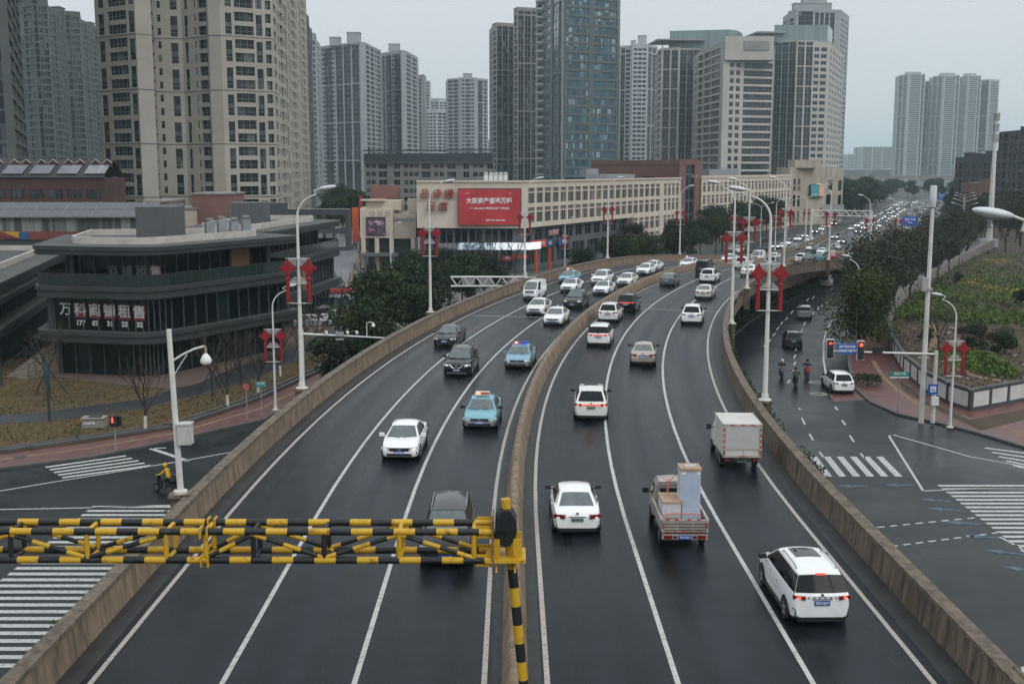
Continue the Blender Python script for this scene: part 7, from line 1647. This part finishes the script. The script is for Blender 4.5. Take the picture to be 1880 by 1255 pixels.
def body_walk(step=.16, arm=.12):
    J = {'pelvis': ((0, 0, .93), (.15, .115), 2), 'waist': ((0, 0, 1.05), (.145, .10), 0), 'chest': ((.01, 0, 1.28), (.175, .12), 0), 'neck0': ((.01, 0, 1.43), .075, 0), 'neck': ((.015, 0, 1.49), .052, 1), 'head0': ((.02, 0, 1.56), .085, 1), 'head': ((.02, 0, 1.66), .092, 1)}
    E = [('pelvis', 'waist'), ('waist', 'chest'), ('chest', 'neck0'), ('neck0', 'neck'), ('neck', 'head0'), ('head0', 'head')]
    for s, nm in ((-1, 'r'), (1, 'l')):
        f = step * s; J[nm + 'hip'] = ((.0, s * .095, .88), .095, 2); J[nm + 'knee'] = ((f * .7 + .02, s * .10, .49), .062, 2); J[nm + 'ank'] = ((f * 1.1 - .03, s * .10, .10), .042, 2); J[nm + 'toe'] = ((f * 1.1 + .13, s * .11, .035), .038, 3)
        E += [('pelvis', nm + 'hip'), (nm + 'hip', nm + 'knee'), (nm + 'knee', nm + 'ank'), (nm + 'ank', nm + 'toe')]
        a = -arm * s; J[nm + 'sh'] = ((.0, s * .20, 1.40), .062, 0); J[nm + 'el'] = ((a * .5 - .03, s * .26, 1.13), .048, 0); J[nm + 'wr'] = ((a + .06, s * .25, .88), .034, 0); E += [('neck0', nm + 'sh'), (nm + 'sh', nm + 'el'), (nm + 'el', nm + 'wr')]
        hand(J, E, nm, J[nm + 'wr'][0], (.15, 0, -1), (1, 0, .1)); E.append((nm + 'wr', nm + 'palm'))
    return J, E
def body_ride():
    J = {'pelvis': ((-.18, 0, .86), (.15, .125), 2), 'waist': ((-.15, 0, 1.0), (.15, .115), 0), 'chest': ((-.04, 0, 1.24), (.18, .13), 0), 'neck0': ((.02, 0, 1.39), .08, 0), 'neck': ((.05, 0, 1.45), .052, 1), 'head0': ((.08, 0, 1.52), .085, 1), 'head': ((.10, 0, 1.61), .092, 1)}
    E = [('pelvis', 'waist'), ('waist', 'chest'), ('chest', 'neck0'), ('neck0', 'neck'), ('neck', 'head0'), ('head0', 'head')]
    for s, nm in ((-1, 'r'), (1, 'l')):
        J[nm + 'hip'] = ((-.10, s * .13, .84), .10, 2); J[nm + 'knee'] = ((.30, s * .20, .72), .068, 2); J[nm + 'ank'] = ((.22, s * .20, .34), .045, 2); J[nm + 'toe'] = ((.38, s * .21, .29), .04, 3)
        J[nm + 'sh'] = ((-.01, s * .21, 1.35), .068, 0); J[nm + 'el'] = ((.20, s * .33, 1.14), .052, 0); J[nm + 'wr'] = ((.44, s * .32, 1.08), .038, 0)
        E += [('pelvis', nm + 'hip'), (nm + 'hip', nm + 'knee'), (nm + 'knee', nm + 'ank'), (nm + 'ank', nm + 'toe'), ('neck0', nm + 'sh'), (nm + 'sh', nm + 'el'), (nm + 'el', nm + 'wr')]
        hand(J, E, nm, J[nm + 'wr'][0], (1, 0, -.1), (0, 0, 1)); E.append((nm + 'wr', nm + 'palm'))
    return J, E
PBASE = {}
def person(pose, top, legs, label, loc, rz, headgear='hair', group=None, bag=None):
    if pose not in PBASE:
        J, E = body_ride() if pose == 'ride' else body_walk(*((.16, .12) if pose == 'walk' else (.03, .02))); PBASE[pose] = (skin_body(J, E, [CL['black'], SKIN, CL['dark'], RUBBER], None), J['head'][0], J['head0'][0])
    me, hd, h0 = PBASE[pose]; t = thing('person', label, 'person', loc, rz, group); m = me.copy(); m.materials[0] = CL[top]; m.materials[2] = CL[legs]; link('body', m, t)
    b = MB()
    if headgear == 'hair':
        b.ell((hd[0] - .022, 0, hd[2] + .03), (.105, .098, .105), 10, 7); b.build('hair', HAIR, t, smooth=60)
    else: b.ell((hd[0] - .01, 0, hd[2] + .025), (.14, .13, .14), 12, 8); b.build('helmet', CL[headgear], t, smooth=60)
    b = MB(); b.ell((hd[0] + .105, 0, hd[2] - .03), (.022, .016, .028), 6, 4)
    for s in (-1, 1): b.ell((hd[0] + .088, s * .035, hd[2] + .005), (.012, .014, .009), 6, 4, mi=1); b.ell((hd[0] - .0, s * .095, hd[2] - .02), (.022, .012, .032), 6, 4)
    b.box((hd[0] + .09, 0, hd[2] - .075), (.012, .045, .010), mi=2); b.build('face', [SKIN, HAIR, CL['red']], t)
    if bag: b = MB(); b.box((.05, .33, .72), (.14, .1, .3), taper=.85); b.tube([(.05, .33, .87), (.06, .28, .9)], .01, 4); b.build('bag', CL[bag], t)
    return t
BIKES = {}
def motorbike(px, py, head, col, label, rlabel, top, legs, helm, box=None):
    x, y = gp(px, py, .01); d = Vector((sin(head), cos(head))); c = Vector((x, y)) + d * .95; rz = pi / 2 - head
    t = thing('motor_scooter', label, 'scooter', (c.x, c.y, .01), rz)
    pm = mat('scooter_' + col, dict(black=(.02, .021, .024), red=(.34, .04, .035), yellow=(.6, .36, .02), green=(.06, .12, .11), grey=(.13, .14, .14))[col], rough=.3, coat=.5, var=.05)
    b = MB(); loft_half(b, [(-.85, [(0, .52), (.08, .54), (.10, .62), (0, .66)]), (-.55, [(0, .42), (.15, .45), (.17, .64), (0, .70)]), (-.15, [(0, .30), (.17, .32), (.16, .60), (0, .66)]), (.05, [(0, .24), (.17, .25), (.17, .31), (0, .33)]), (.35, [(0, .24), (.16, .25), (.17, .31), (0, .33)]), (.46, [(0, .26), (.19, .28), (.19, .62), (0, .66)]), (.58, [(0, .40), (.16, .42), (.15, .95), (0, .99)])]); b.build('bodywork', pm, t, smooth=40)
    b = MB(); b.ell((-.38, 0, .74), (.42, .15, .09), 12, 6); b.build('seat', RUBBER, t, smooth=60)
    ty, rm = wheel_mesh(.25, .11)
    for xx in (-.66, .70): o = link('wheel', ty, t, (xx, 0, .25)); link('rim', rm, o)
    b = MB(); b.tube([(.70, 0, .25), (.60, 0, .6), (.52, 0, 1.02)], .03, 7); b.tube([(.46, .34, 1.05), (.52, .12, 1.04), (.52, -.12, 1.04), (.46, -.34, 1.05)], .018, 6)
    for s in (-1, 1): b.tube([(.50, s * .24, 1.06), (.50, s * .30, 1.24)], .01, 4); b.ell((.50, s * .31, 1.27), (.02, .07, .045), 8, 5)
    b.box((.70, 0, .52), (.34, .13, .03)); b.build('handlebar', DARK_STEEL, t)
    b = MB(); b.box((-.88, 0, .58), (.05, .18, .08)); b.build('taillight', TAIL_OFF, t)
    b = MB(); b.box((-.86, 0, .42), (.02, .18, .11)); b.build('number_plate', PLATE_B, t)
    b = MB(); b.ell((.64, 0, .86), (.06, .10, .07), 8, 5); b.build('headlight', HEAD_OFF, t)
    if box: b = MB(); b.box((-.78, 0, .98), (.36, .40, .34), taper=.92); b.box((-.78, 0, 1.16), (.38, .42, .04)); b.build('top_box', mat('topbox_' + box, dict(grey=(.16, .165, .165), red=(.33, .06, .05), black=(.03, .03, .033))[box], rough=.4), t)
    person('ride', top, legs, rlabel, (c.x - d.x * .05, c.y - d.y * .05, .01), rz, helm)
motorbike(1437, 698, .14, 'grey', 'grey scooter with a top box, left of three on the right slip road', 'person in black jacket and white helmet riding the left scooter', 'black', 'dark', 'white', 'grey')
motorbike(1463, 714, .12, 'black', 'dark scooter nearest of three on the right slip road', 'person in dark green jacket and black helmet riding the nearest scooter', 'green', 'black', 'black')
motorbike(1484, 698, .12, 'red', 'scooter with a red top box, right of three on the slip road', 'person in black clothes and dark helmet riding the red-boxed scooter', 'black', 'black', 'black', 'red')
motorbike(330, 907, -1.15, 'black', 'scooter with a black top box beside the monitoring pole at left', 'person in yellow rain jacket riding a scooter by the left parapet', 'yellow', 'black', 'yellow', 'black')
for px, py, rz, tp, lg, lab, bag in ((672, 495, 1.8, 'white', 'black', 'person in white top and dark trousers walking on the plaza', None), (690, 499, .4, 'black', 'dark', 'person in black with a red bag on the plaza', 'red'), (733, 488, -1.4, 'navy', 'black', 'person in navy standing by the short plaza lamp', None), (770, 492, 2.6, 'brown', 'black', 'person in brown at the plaza edge near the trees', None)):
    x, y = gp(px, py, .15); person('walk', tp, lg, lab, (x, y, .15), rz, bag=bag)
rnd = random.Random(11)
for i in range(26):
    t_ = rnd.random(); px = 668 - t_ * 34 + rnd.uniform(-12, 14); py = 482 - t_ * 58 + rnd.uniform(-5, 5); x, y = gp(px, py, .16)
    tp = rnd.choice(('black', 'black', 'navy', 'grey', 'red', 'brown', 'dark')); person(rnd.choice(('walk', 'stand')), tp, rnd.choice(('black', 'dark', 'navy')), f'person in {tp} clothes in the small crowd along the side street', (x, y, .16), rnd.uniform(0, 6.28), group='crowd along the side street')
for i in range(7):
    px = rnd.uniform(700, 790); py = rnd.uniform(463, 476); x, y = gp(px, py, .15); tp = rnd.choice(('black', 'navy', 'grey', 'dark')); person('stand', tp, 'black', f'person in {tp} clothes by the mall entrance', (x, y, .15), rnd.uniform(0, 6.28), group='people at the mall entrance')
# ================================================================== VEGETATION
def leafmat(name, c, var=.35): return mat(name, c, rough=.75, var=var, scale=.9, detail=4, spec=.08)
LEAF_A = leafmat('leaf_dark', (.017, .031, .018)); LEAF_B = leafmat('leaf_mid', (.033, .054, .024)); LEAF_C = leafmat('leaf_yellowish', (.055, .066, .022)); LEAF_Y = leafmat('leaf_olive', (.10, .105, .020)); LEAF_R = leafmat('leaf_brown', (.048, .036, .021))
BARK = mat('bark', (.055, .043, .034), rough=.9, col2=(.025, .02, .017), scale=4, stretch=(1, 1, .3)); BARK_P = mat('bark_pale', (.11, .09, .07), rough=.9, var=.3, scale=4); LIME = mat('limewash', (.55, .54, .50), rough=.8, var=.15, scale=4)
STAKE = mat('stake_dark', (.02, .032, .034), rough=.7)
def leaf(b, c, s, rg, mi):
    n = Vector((rg.gauss(0, 1), rg.gauss(0, 1), rg.gauss(.5, 1))).normalized(); a = n.orthogonal().normalized(); a.rotate(Matrix.Rotation(rg.uniform(0, 6.28), 3, n)); d = n.cross(a); w_ = s * .42
    b.poly([c - a * s * .5, c + d * w_ * .55 - a * .05 * s, c + a * s * .5, c - d * w_ * .55 + a * .05 * s], mi)
def crown_mesh(seed, rx, rz, h0, nl=9, per=420, size=.34, mats=None, weights=(5, 4, 1)):
    rg = random.Random(seed); b = MB(); lumps = []
    for i in range(nl):
        a = rg.uniform(0, 6.28); r = rx * math.sqrt(rg.random()) * .72; z = h0 + rz * rg.uniform(-.72, .8); lumps.append((Vector((r * cos(a), r * sin(a), z)), rx * rg.uniform(.34, .58), rg.choices((0, 1, 2), weights)[0]))
    lumps.append((Vector((0, 0, h0)), rx * .7, 0)); lumps.append((Vector((0, 0, h0 + rz * .6)), rx * .5, 1))
    for c, r, mi in lumps:
        for k in range(per):
            v = Vector((rg.gauss(0, 1), rg.gauss(0, 1), rg.gauss(0, 1))).normalized() * r * (rg.random() ** .38); v.z *= .78
            if rg.random() < .04: v *= 1.22
            leaf(b, c + v, size * rg.uniform(.6, 1.35), rg, mi if rg.random() < .75 else rg.randrange(3))
    return b.mesh('crown', mats or [LEAF_A, LEAF_B, LEAF_C])
def branchy(b, p, d, L, r, depth, rg, tips=None, up=.25, spread=.55, mi=0):
    q = p + d * L * .5 + Vector((rg.uniform(-.05, .05), rg.uniform(-.05, .05), 0)) * L; e = p + d * L
    b.tube([p, q, e], [r, r * .82, r * .62], 5 if depth > 1 else 3, mi, cap=False)
    if tips is not None and depth <= 1: tips.append(e)
    if depth == 0: return
    for i in range(rg.choice((2, 3, 3))):
        a = rg.uniform(0, 6.28); s = rg.uniform(.5, 1) * spread; n = d.orthogonal().normalized(); n.rotate(Matrix.Rotation(a, 3, d)); nd = (d + n * s + Vector((0, 0, up * .4))).normalized()
        branchy(b, p.lerp(e, rg.uniform(.55, 1.0)), nd, L * rg.uniform(.58, .8), r * .58, depth - 1, rg, tips, up, spread, mi)
def trunk_mesh(seed, h, r, m=BARK):
    rg = random.Random(seed); b = MB(); b.tube([(0, 0, 0), (.05, .03, h * .5), (-.04, .05, h)], [r, r * .8, r * .6], 7)
    for i in range(4): a = rg.uniform(0, 6.28); b.tube([(0, 0, h * .75), (cos(a) * .9, sin(a) * .9, h + .9), (cos(a) * 1.5, sin(a) * 1.5, h + 1.9)], [r * .45, r * .3, r * .12], 5)
    return b.mesh('trunk', m)
EV = [(crown_mesh(i + 1, 2.9, 2.7, 4.6, 9, 380, .36), trunk_mesh(i, 2.9, .16)) for i in range(4)]
BUSHY = [(crown_mesh(21, 3.9, 3.6, 4.9, 13, 420, .36, [LEAF_B, mat('leaf_olive_green', (.055, .080, .022), rough=.75, var=.3, spec=.08), LEAF_Y], (4, 4, 2)), trunk_mesh(31, 2.8, .2))]
def twig_tree(seed, h, leaves, leafm):
    rg = random.Random(seed); b = MB(); tips = []; b.tube([(0, 0, 0), (.04, .02, h * .3)], [h * .018, h * .014], 6)
    for i in range(5): a = i * 1.26 + rg.uniform(-.4, .4); branchy(b, Vector((.04, .02, h * (.22 + .04 * i))), Vector((cos(a) * .5, sin(a) * .5, 1)).normalized(), h * .34, h * .010, 3, rg, tips, .35, .5)
    tr = b.mesh('trunk', BARK); c = MB()
    for t in tips:
        for k in range(leaves): leaf(c, t + Vector((rg.gauss(0, .45), rg.gauss(0, .45), rg.gauss(-.1, .5))), .30 * rg.uniform(.6, 1.4), rg, rg.choices((0, 1, 2), (5, 2, 2))[0])
    return (c.mesh('crown', leafm) if leaves else None, tr)
TW_ = [twig_tree(50 + i, 8.8, 20, [mat('leaf_dull', (.034, .040, .018), rough=.8, var=.35), LEAF_A, mat('leaf_grey_brown', (.045, .040, .028), rough=.8, var=.3)]) for i in range(3)]
BARE = [twig_tree(70 + i, 6.2, 0, None) for i in range(3)]
def tree(protos, i, x, y, z, s, label, group=None, nm='evergreen_tree', cat='tree'):
    c, tr = protos[i % len(protos)]; t = thing(nm, label, cat, (x, y, z), (i * 2.4) % 6.28, group); t.scale = (s, s, s * (1 + .06 * ((i * 7) % 5 - 2)))
    link('trunk', tr, t)
    if c is not None: link('crown', c, t)
    return t
# green belt beside the left parapet
n = 0
for (s, o, sc) in [(88, -18.5, .85), (93.5, -17.2, 1.1), (101, -19.5, 1.2), (106, -16.6, 1.1), (112, -19.5, 1.2), (118, -21.5, 1.05), (168, -19, .95), (174, -16.4, 1.05), (181, -19.5, 1.1), (188, -16.6, 1.1), (196, -19.8, 1.15), (204, -16.8, 1.1), (213, -20, 1.1), (221, -22, 1.1), (229, -24, 1.15), (237, -25, 1.1), (246, -26, 1.15), (254, -25, 1.1), (262, -26, 1.15), (270, -25, 1.1), (279, -26, 1.2)]:
    x, y = off(s, o); tree(EV, n, x, y, 0, sc, f'{ordw(n)} dense dark evergreen along the green belt left of the expressway', 'evergreens left of the expressway'); n += 1
for i, (px, py, Y) in enumerate(((752, 0, 178), (790, 0, 186), (812, 0, 181))): x = xt(px, Y, 480); tree(EV, i + 2, x, Y, .1, .78, f'{ordw(i)} loose green tree on the plaza below the hotel end wall', 'plaza trees')
slab('green_belt', [off(s, -13.0) for s in srange(90, 262, 6)] + [off(s, -21.0) for s in srange(262, 90, 6)], .12, mat('belt_soil', (.035, .036, .022), rough=.95, col2=(.018, .022, .012), scale=.6))
def shrub_mass(name, pts, hgt, wid, dens, mats, size=.26, seed=3):
    rg = random.Random(seed); b = MB()
    for a, c in zip(pts[:-1], pts[1:]):
        a, c = Vector(a), Vector(c); L = (c - a).length
        for k in range(int(L * dens)):
            p = a.lerp(c, rg.random()); hh = hgt * (.75 + .25 * noise.noise((p.x * .6, p.y * .6, 0))); leaf(b, Vector((p.x + rg.gauss(0, wid * .4), p.y + rg.gauss(0, wid * .4), .1 + hh * rg.random() ** .6)), size * rg.uniform(.7, 1.4), rg, rg.choices((0, 1, 2), (6, 3, 1))[0])
    return b.build(name, mats)
tag(shrub_mass('hedge', [off(s, -14.8) for s in srange(92, 262, 5)], 1.5, 2.2, 95, [LEAF_A, LEAF_B, LEAF_C], .34), 'continuous dark green hedge at the foot of the left parapet', 'hedge', kind='stuff')
tag(shrub_mass('hedge', [off(s, 9.6) for s in srange(96, 215, 5)], 1.3, 1.8, 120, [LEAF_A, LEAF_A, LEAF_B], .30, 5), 'dark hedge along the slip road kerb under the viaduct', 'hedge', kind='stuff')
b = MB()
for o in (10.9, ): line_poly(b, [off(s, o) for s in srange(100, 225, 5)], .3, .10)
tag(b.build('kerb', KERB), kind='structure')
tag(shrub_mass('hedge', [off(s, -18.5) for s in srange(114, 168, 5)], 2.0, 2.4, 120, [LEAF_A, LEAF_B, LEAF_C], .34, 6), 'low dark shrubbery before the hotel shops beside the white lattice arm', 'hedge', kind='stuff')
# right: the round tree, the twiggy row, shrubs
x, y = gp(1572, 652); tree(BUSHY, 0, x + .6, y + 1.5, .1, 1.12, 'big round yellow-green tree leaning over the right slip road kerb', nm='round_tree')
for i, s in enumerate(srange(127, 262, 5.2)):
    x, y = off(s, 25.6 + .7 * ((i * 5) % 3 - 1)); tree(TW_, i, x, y, .1, .92 + .06 * ((i * 3) % 4), f'{ordw(i)} thin dark brownish tree in the row before the pale curved wall', 'thin trees along the curved wall', 'thin_tree')
for i, s in enumerate(srange(128, 258, 12)):
    x, y = off(s, 24.2); tree(EV, i, x, y, 0, .62, f'{ordw(i)} low dark evergreen under the thin tree row on the right', 'low evergreens under the thin trees')
for i, (px, Y, sc_) in enumerate(((826, 146, .98), (848, 152, .95), (868, 147, .88), (889, 156, .9), (908, 163, .8))): tree(EV, i + 1, xt(px, Y, 500), Y, .1, sc_, f'{ordw(i)} dark evergreen behind the white lattice arm, from the left', 'evergreens behind the lattice arm')
x, y = gp(1592, 708, .15); b = MB(); rg = random.Random(3)
for k in range(900): leaf(b, Vector((rg.uniform(-1.1, 1.1), rg.uniform(-.8, .8), rg.random() ** .5 * 1.0)), .2, rg, rg.choices((0, 1, 2), (3, 4, 2))[0])
t = thing('clipped_shrub', 'clipped square green shrub beside the white car at the right kerb', 'shrub', (x, y, .15)); b.build('foliage', [LEAF_A, LEAF_B, LEAF_C], t); MB().tube([(0, 0, 0), (0, 0, .6)], .05, 5).build('stem', BARK, t)
rgn = random.Random(9)
for i, (px, py, s) in enumerate(((1783, 640, .62), (1845, 650, .58), (1700, 625, .3), (1880, 560, .5), (1760, 520, .35))):
    x, y = gp(px, py, .5); t = tree(EV, i, x, y, -.6 * s * 2, s * .95, f'{ordw(i)} dark low bush in the field behind the wall, counted by nearness to the corner', 'field bushes', 'field_bush', 'bush')
for i, (px, py, s) in enumerate(((1722, 655, .95), (1770, 690, .8), (1655, 660, .5))): x, y = gp(px, py, .5); tree(BARE, i, x, y, .5, s, f'{ordw(i)} bare sapling on the field behind the white panel wall', 'field saplings', 'bare_tree')
# field cover in patches of green, yellow flowers and dry stalks
def patchv(x, y): return noise.noise((x * .11, y * .05, 3.1)) + .22 + .5 * noise.noise((x * .3, y * .14, 7.7))
b = MB(); rg = random.Random(17); YEL = mat('flower_yellow', (.42, .33, .02), rough=.7, var=.2); GRN = leafmat('field_green', (.085, .135, .032)); GRN2 = leafmat('field_green_dark', (.045, .080, .024)); DRY = leafmat('field_dry', (.13, .09, .045))
def inside(x, y, P):
    c = False; j = len(P) - 1
    for i in range(len(P)):
        if (P[i][1] > y) != (P[j][1] > y) and x < (P[j][0] - P[i][0]) * (y - P[i][1]) / (P[j][1] - P[i][1]) + P[i][0]: c = not c
        j = i
    return c
FP = wallR + wallF[1:] + [(300, 100), (300, 420), (150, 420)]
k = 0
while k < 46000:
    px, py = rg.uniform(1630, 2050), 460 + 270 * rg.random() ** .8; x, y = gp(px, py, .5)
    if not inside(x, y, FP): k += .2; continue
    v = patchv(x, y); k += 1; near = y < 133
    if near and v < .62: 
        if rg.random() < .10: leaf(b, Vector((x, y, .55)), .35, rg, 3)
        continue
    if v > -.05:
        mi = 0 if v > .15 else 1
        if noise.noise((x * .09, y * .045, 20)) > .42 and rg.random() < .6 and y > 120: mi = 2
        leaf(b, Vector((x, y, .5 + rg.random() * (.6 if mi != 2 else .9))), .42 * rg.uniform(.6, 1.4), rg, mi)
    elif rg.random() < .25: leaf(b, Vector((x, y, .52 + rg.random() * .2)), .4, rg, 3 if rg.random() < .6 else 1)
tag(b.build('field_plants', [GRN, GRN2, YEL, DRY]), 'mixed vegetable plots with green rows, yellow flowers and dry stalks', 'plants', kind='stuff')
b = MB(); line_poly(b, [gp(*p, .5) for p in ((1720, 545), (1712, 565), (1708, 590), (1716, 615), (1712, 640), (1735, 665), (1790, 690), (1870, 705))], .7, .515); tag(b.build('footpath', mat('trodden_earth', (.20, .135, .09), rough=.95, var=.2)), kind='structure')
b = MB(); rg = random.Random(2)
for k in range(70): x, y = gp(rg.uniform(1640, 1890), rg.uniform(600, 700), .5); b.box((x, y, .55), (rg.uniform(.15, .6), rg.uniform(.1, .3), .12), rg.uniform(0, 3)) if inside(x, y, FP) else None
tag(b.build('rubble', mat('rubble_pale', (.36, .33, .30), rough=.9, var=.4, scale=1)), 'scattered pale rubble and litter on the bare corner of the field', 'rubble', kind='stuff')
# weeds on the outside of the parapets
b = MB(); rg = random.Random(8)
for s, o, dn, hh in [(s, 12.78, 26, .5) for s in srange(46, 130, .5)] + [(s, -12.8, 5, .35) for s in srange(24, 110, .6)] + [(s, 12.74, 22, .7) for s in srange(128, 215, .5)]:
    if noise.noise((s * .22, o, 0)) < (-.05 if o > 0 else .15): continue
    for k in range(int(dn * .5)):
        x, y = off(s + rg.uniform(-.3, .3), o + rg.gauss(0, .07)); leaf(b, Vector((x, y, zdeck(s) + .85 + rg.random() ** 1.5 * hh * .8)), .15 * rg.uniform(.6, 1.5), rg, rg.choices((0, 1, 2), (4, 4, 2))[0])
tag(b.build('parapet_weeds', [LEAF_A, LEAF_B, LEAF_C]), 'small weeds growing along the outer edges of the parapets', 'weeds', kind='stuff')
# bare and staked trees on the lawn, and before the hotel
for i, (px, py, s, lime, stk, lab) in enumerate([(267, 789, .95, 1, 0, 'bare young tree with a whitewashed foot, nearest the pedestrian signal'), (91, 728, 1.0, 0, 1, 'bare tree held by dark stakes in front of the outdoor stair'), (390, 728, .85, 0, 1, 'bare tree held by dark stakes beside the curved path, nearer one'), (418, 747, .85, 1, 0, 'bare tree with a whitewashed foot between two staked trees'), (441, 707, .8, 0, 1, 'bare tree held by dark stakes beyond the path, farther one'), (474, 720, .85, 1, 0, 'bare tree with a whitewashed foot behind the turquoise street sign'), (515, 690, .8, 1, 0, 'bare tree with a whitewashed foot by the left lamp pole'), (552, 665, .8, 0, 1, 'bare tree with stakes right of the near left lamp pole'), (582, 640, .8, 1, 0, 'bare tree close to the left mast arm'), (560, 610, .8, 0, 0, 'bare tree beside the parked silver car'), (628, 560, .9, 0, 0, 'bare tree before the plaza behind the parked cars'), (672, 545, .9, 0, 0, 'spreading bare tree in front of the white plaza van')]):
    x, y = gp(px, py, .22); t = tree(BARE, i, x, y, .2, s, lab, nm='bare_tree')
    if lime: MB().tube([(0, 0, 0), (.03, .015, 1.25)], [.135, .12], 8).build('limewashed_foot', LIME, t)
    if stk:
        b = MB()
        for a in (.4, 2.5, 4.6): b.tube([(cos(a) * 1.5, sin(a) * 1.5, 0), (cos(a) * .1, sin(a) * .1, 2.3)], .05, 5)
        b.build('support_stakes', STAKE, t)
for i, px in enumerate((845, 868, 894, 918, 946)): x = xt(px, 196, 470); tree(BARE, i, x, 196 + i, .1, 1.1, f'{ordw(i)} thin brown leafless tree before the hotel shops, from the left', 'thin trees before the hotel', 'thin_tree')
for i, px in enumerate((1185, 1210, 1330, 1370, 1405, 1440)): Y = 248 + i * 18; x = xt(px, Y, 450); tree(EV, i, x - 3, Y, .1, 1.05, f'{ordw(i)} evergreen before the long cream blocks, from the left', 'evergreens before the cream blocks')
# farther trees on both verges and behind
rg = random.Random(23); k = 0
for s in srange(288, 700, 9):
    x, y = off(s, (-27 if s < 430 else -17) - rg.uniform(0, 9)); tree(EV, k, x, y, 0, rg.uniform(1.15, 1.5), 'distant dark tree in the long row along the far left verge', 'distant trees on the left verge', 'distant_tree'); k += 1
for s in srange(272, 700, 9):
    x, y = off(s, (29 if s < 430 else 17) + rg.uniform(0, 9)); tree(EV if s > 330 else TW_, k, x, y, 0, rg.uniform(1.0, 1.4), 'distant dark tree in the long row along the far right verge', 'distant trees on the right verge', 'distant_tree'); k += 1
for i in range(24):
    Y = rg.uniform(420, 640); x = xt(rg.uniform(1556, 1625), Y) - 6; tree(EV, i, x, Y, 0, rg.uniform(1.3, 1.9), 'hazy tree in the grove left of the far road', 'hazy grove trees', 'distant_tree')
for i in range(95):
    Y = rg.uniform(715, 1010); x = xt(rg.uniform(1545, 1830), Y); tree(EV, i, x, Y, 0, rg.uniform(1.0, 1.5), 'hazy far tree in the belt closing off the end of the road', 'far tree belt', 'distant_tree')
for i in range(40):
    Y = rg.uniform(350, 950); px = rg.uniform(1700, 1900); x = xt(px, Y) + 4
    if near_s(x, Y)[1] < 22: continue
    tree(EV, i, x, Y, 0, rg.uniform(1.2, 1.7), 'hazy tree among the blocks right of the far road', 'hazy trees at right', 'distant_tree')
for i in range(16):
    Y = rg.uniform(285, 420); x = xt(rg.uniform(596, 664), Y); 
    tree(EV, i, x, Y, 0, rg.uniform(1.2, 1.7), 'dark tree beyond the far end of the side street', 'trees beyond the side street', 'distant_tree')

# dry tufts that break up the lawn
b = MB(); rg = random.Random(31); LP_ = backL + [off(120, -30), (-30, 150), (-34, 110), (-60, 112), (-90, 110), (-130, 80)]; path_ = PATH_POLY; k = 0
while k < 9000:
    x, y = gp(rg.uniform(-60, 640), rg.uniform(640, 850), .22)
    if not inside(x, y, LP_) or inside(x, y, path_) or inside(x, y, PAVE_POLY): k += .15; continue
    k += 1; v = noise.noise((x * .25, y * .25, 9)); leaf(b, Vector((x, y, .24 + rg.random() * .05)), .2 * rg.uniform(.5, 1.3), rg, 0 if v > .1 else (1 if v > -.2 else 2))
tag(b.build('grass', [mat('straw_light', (.15, .10, .035), rough=.95, var=.3), mat('straw_dark', (.07, .05, .018), rough=.95, var=.3), mat('straw_green', (.05, .055, .018), rough=.95, var=.3)]), 'short dry straw-coloured tufts over the lawn', 'grass', kind='stuff')
# ================================================================== the damp air
hz = MB(); hz.box((0, 3100, 91), (10600, 7800 - .0, 184))
HZ = bpy.data.materials.new('haze'); HZ.use_nodes = True; n_ = HZ.node_tree.nodes; n_.clear(); o_ = n_.new('ShaderNodeOutputMaterial'); v_ = n_.new('ShaderNodeVolumePrincipled')
v_.inputs['Color'].default_value = (.74, .93, 1.0, 1); v_.inputs['Density'].default_value = .00018; v_.inputs['Anisotropy'].default_value = .1
HZ.node_tree.links.new(v_.outputs[0], o_.inputs['Volume'])
h_ = hz.build('haze', HZ); tag(h_, kind='stuff', label='thin even damp haze filling the air', cat='haze')
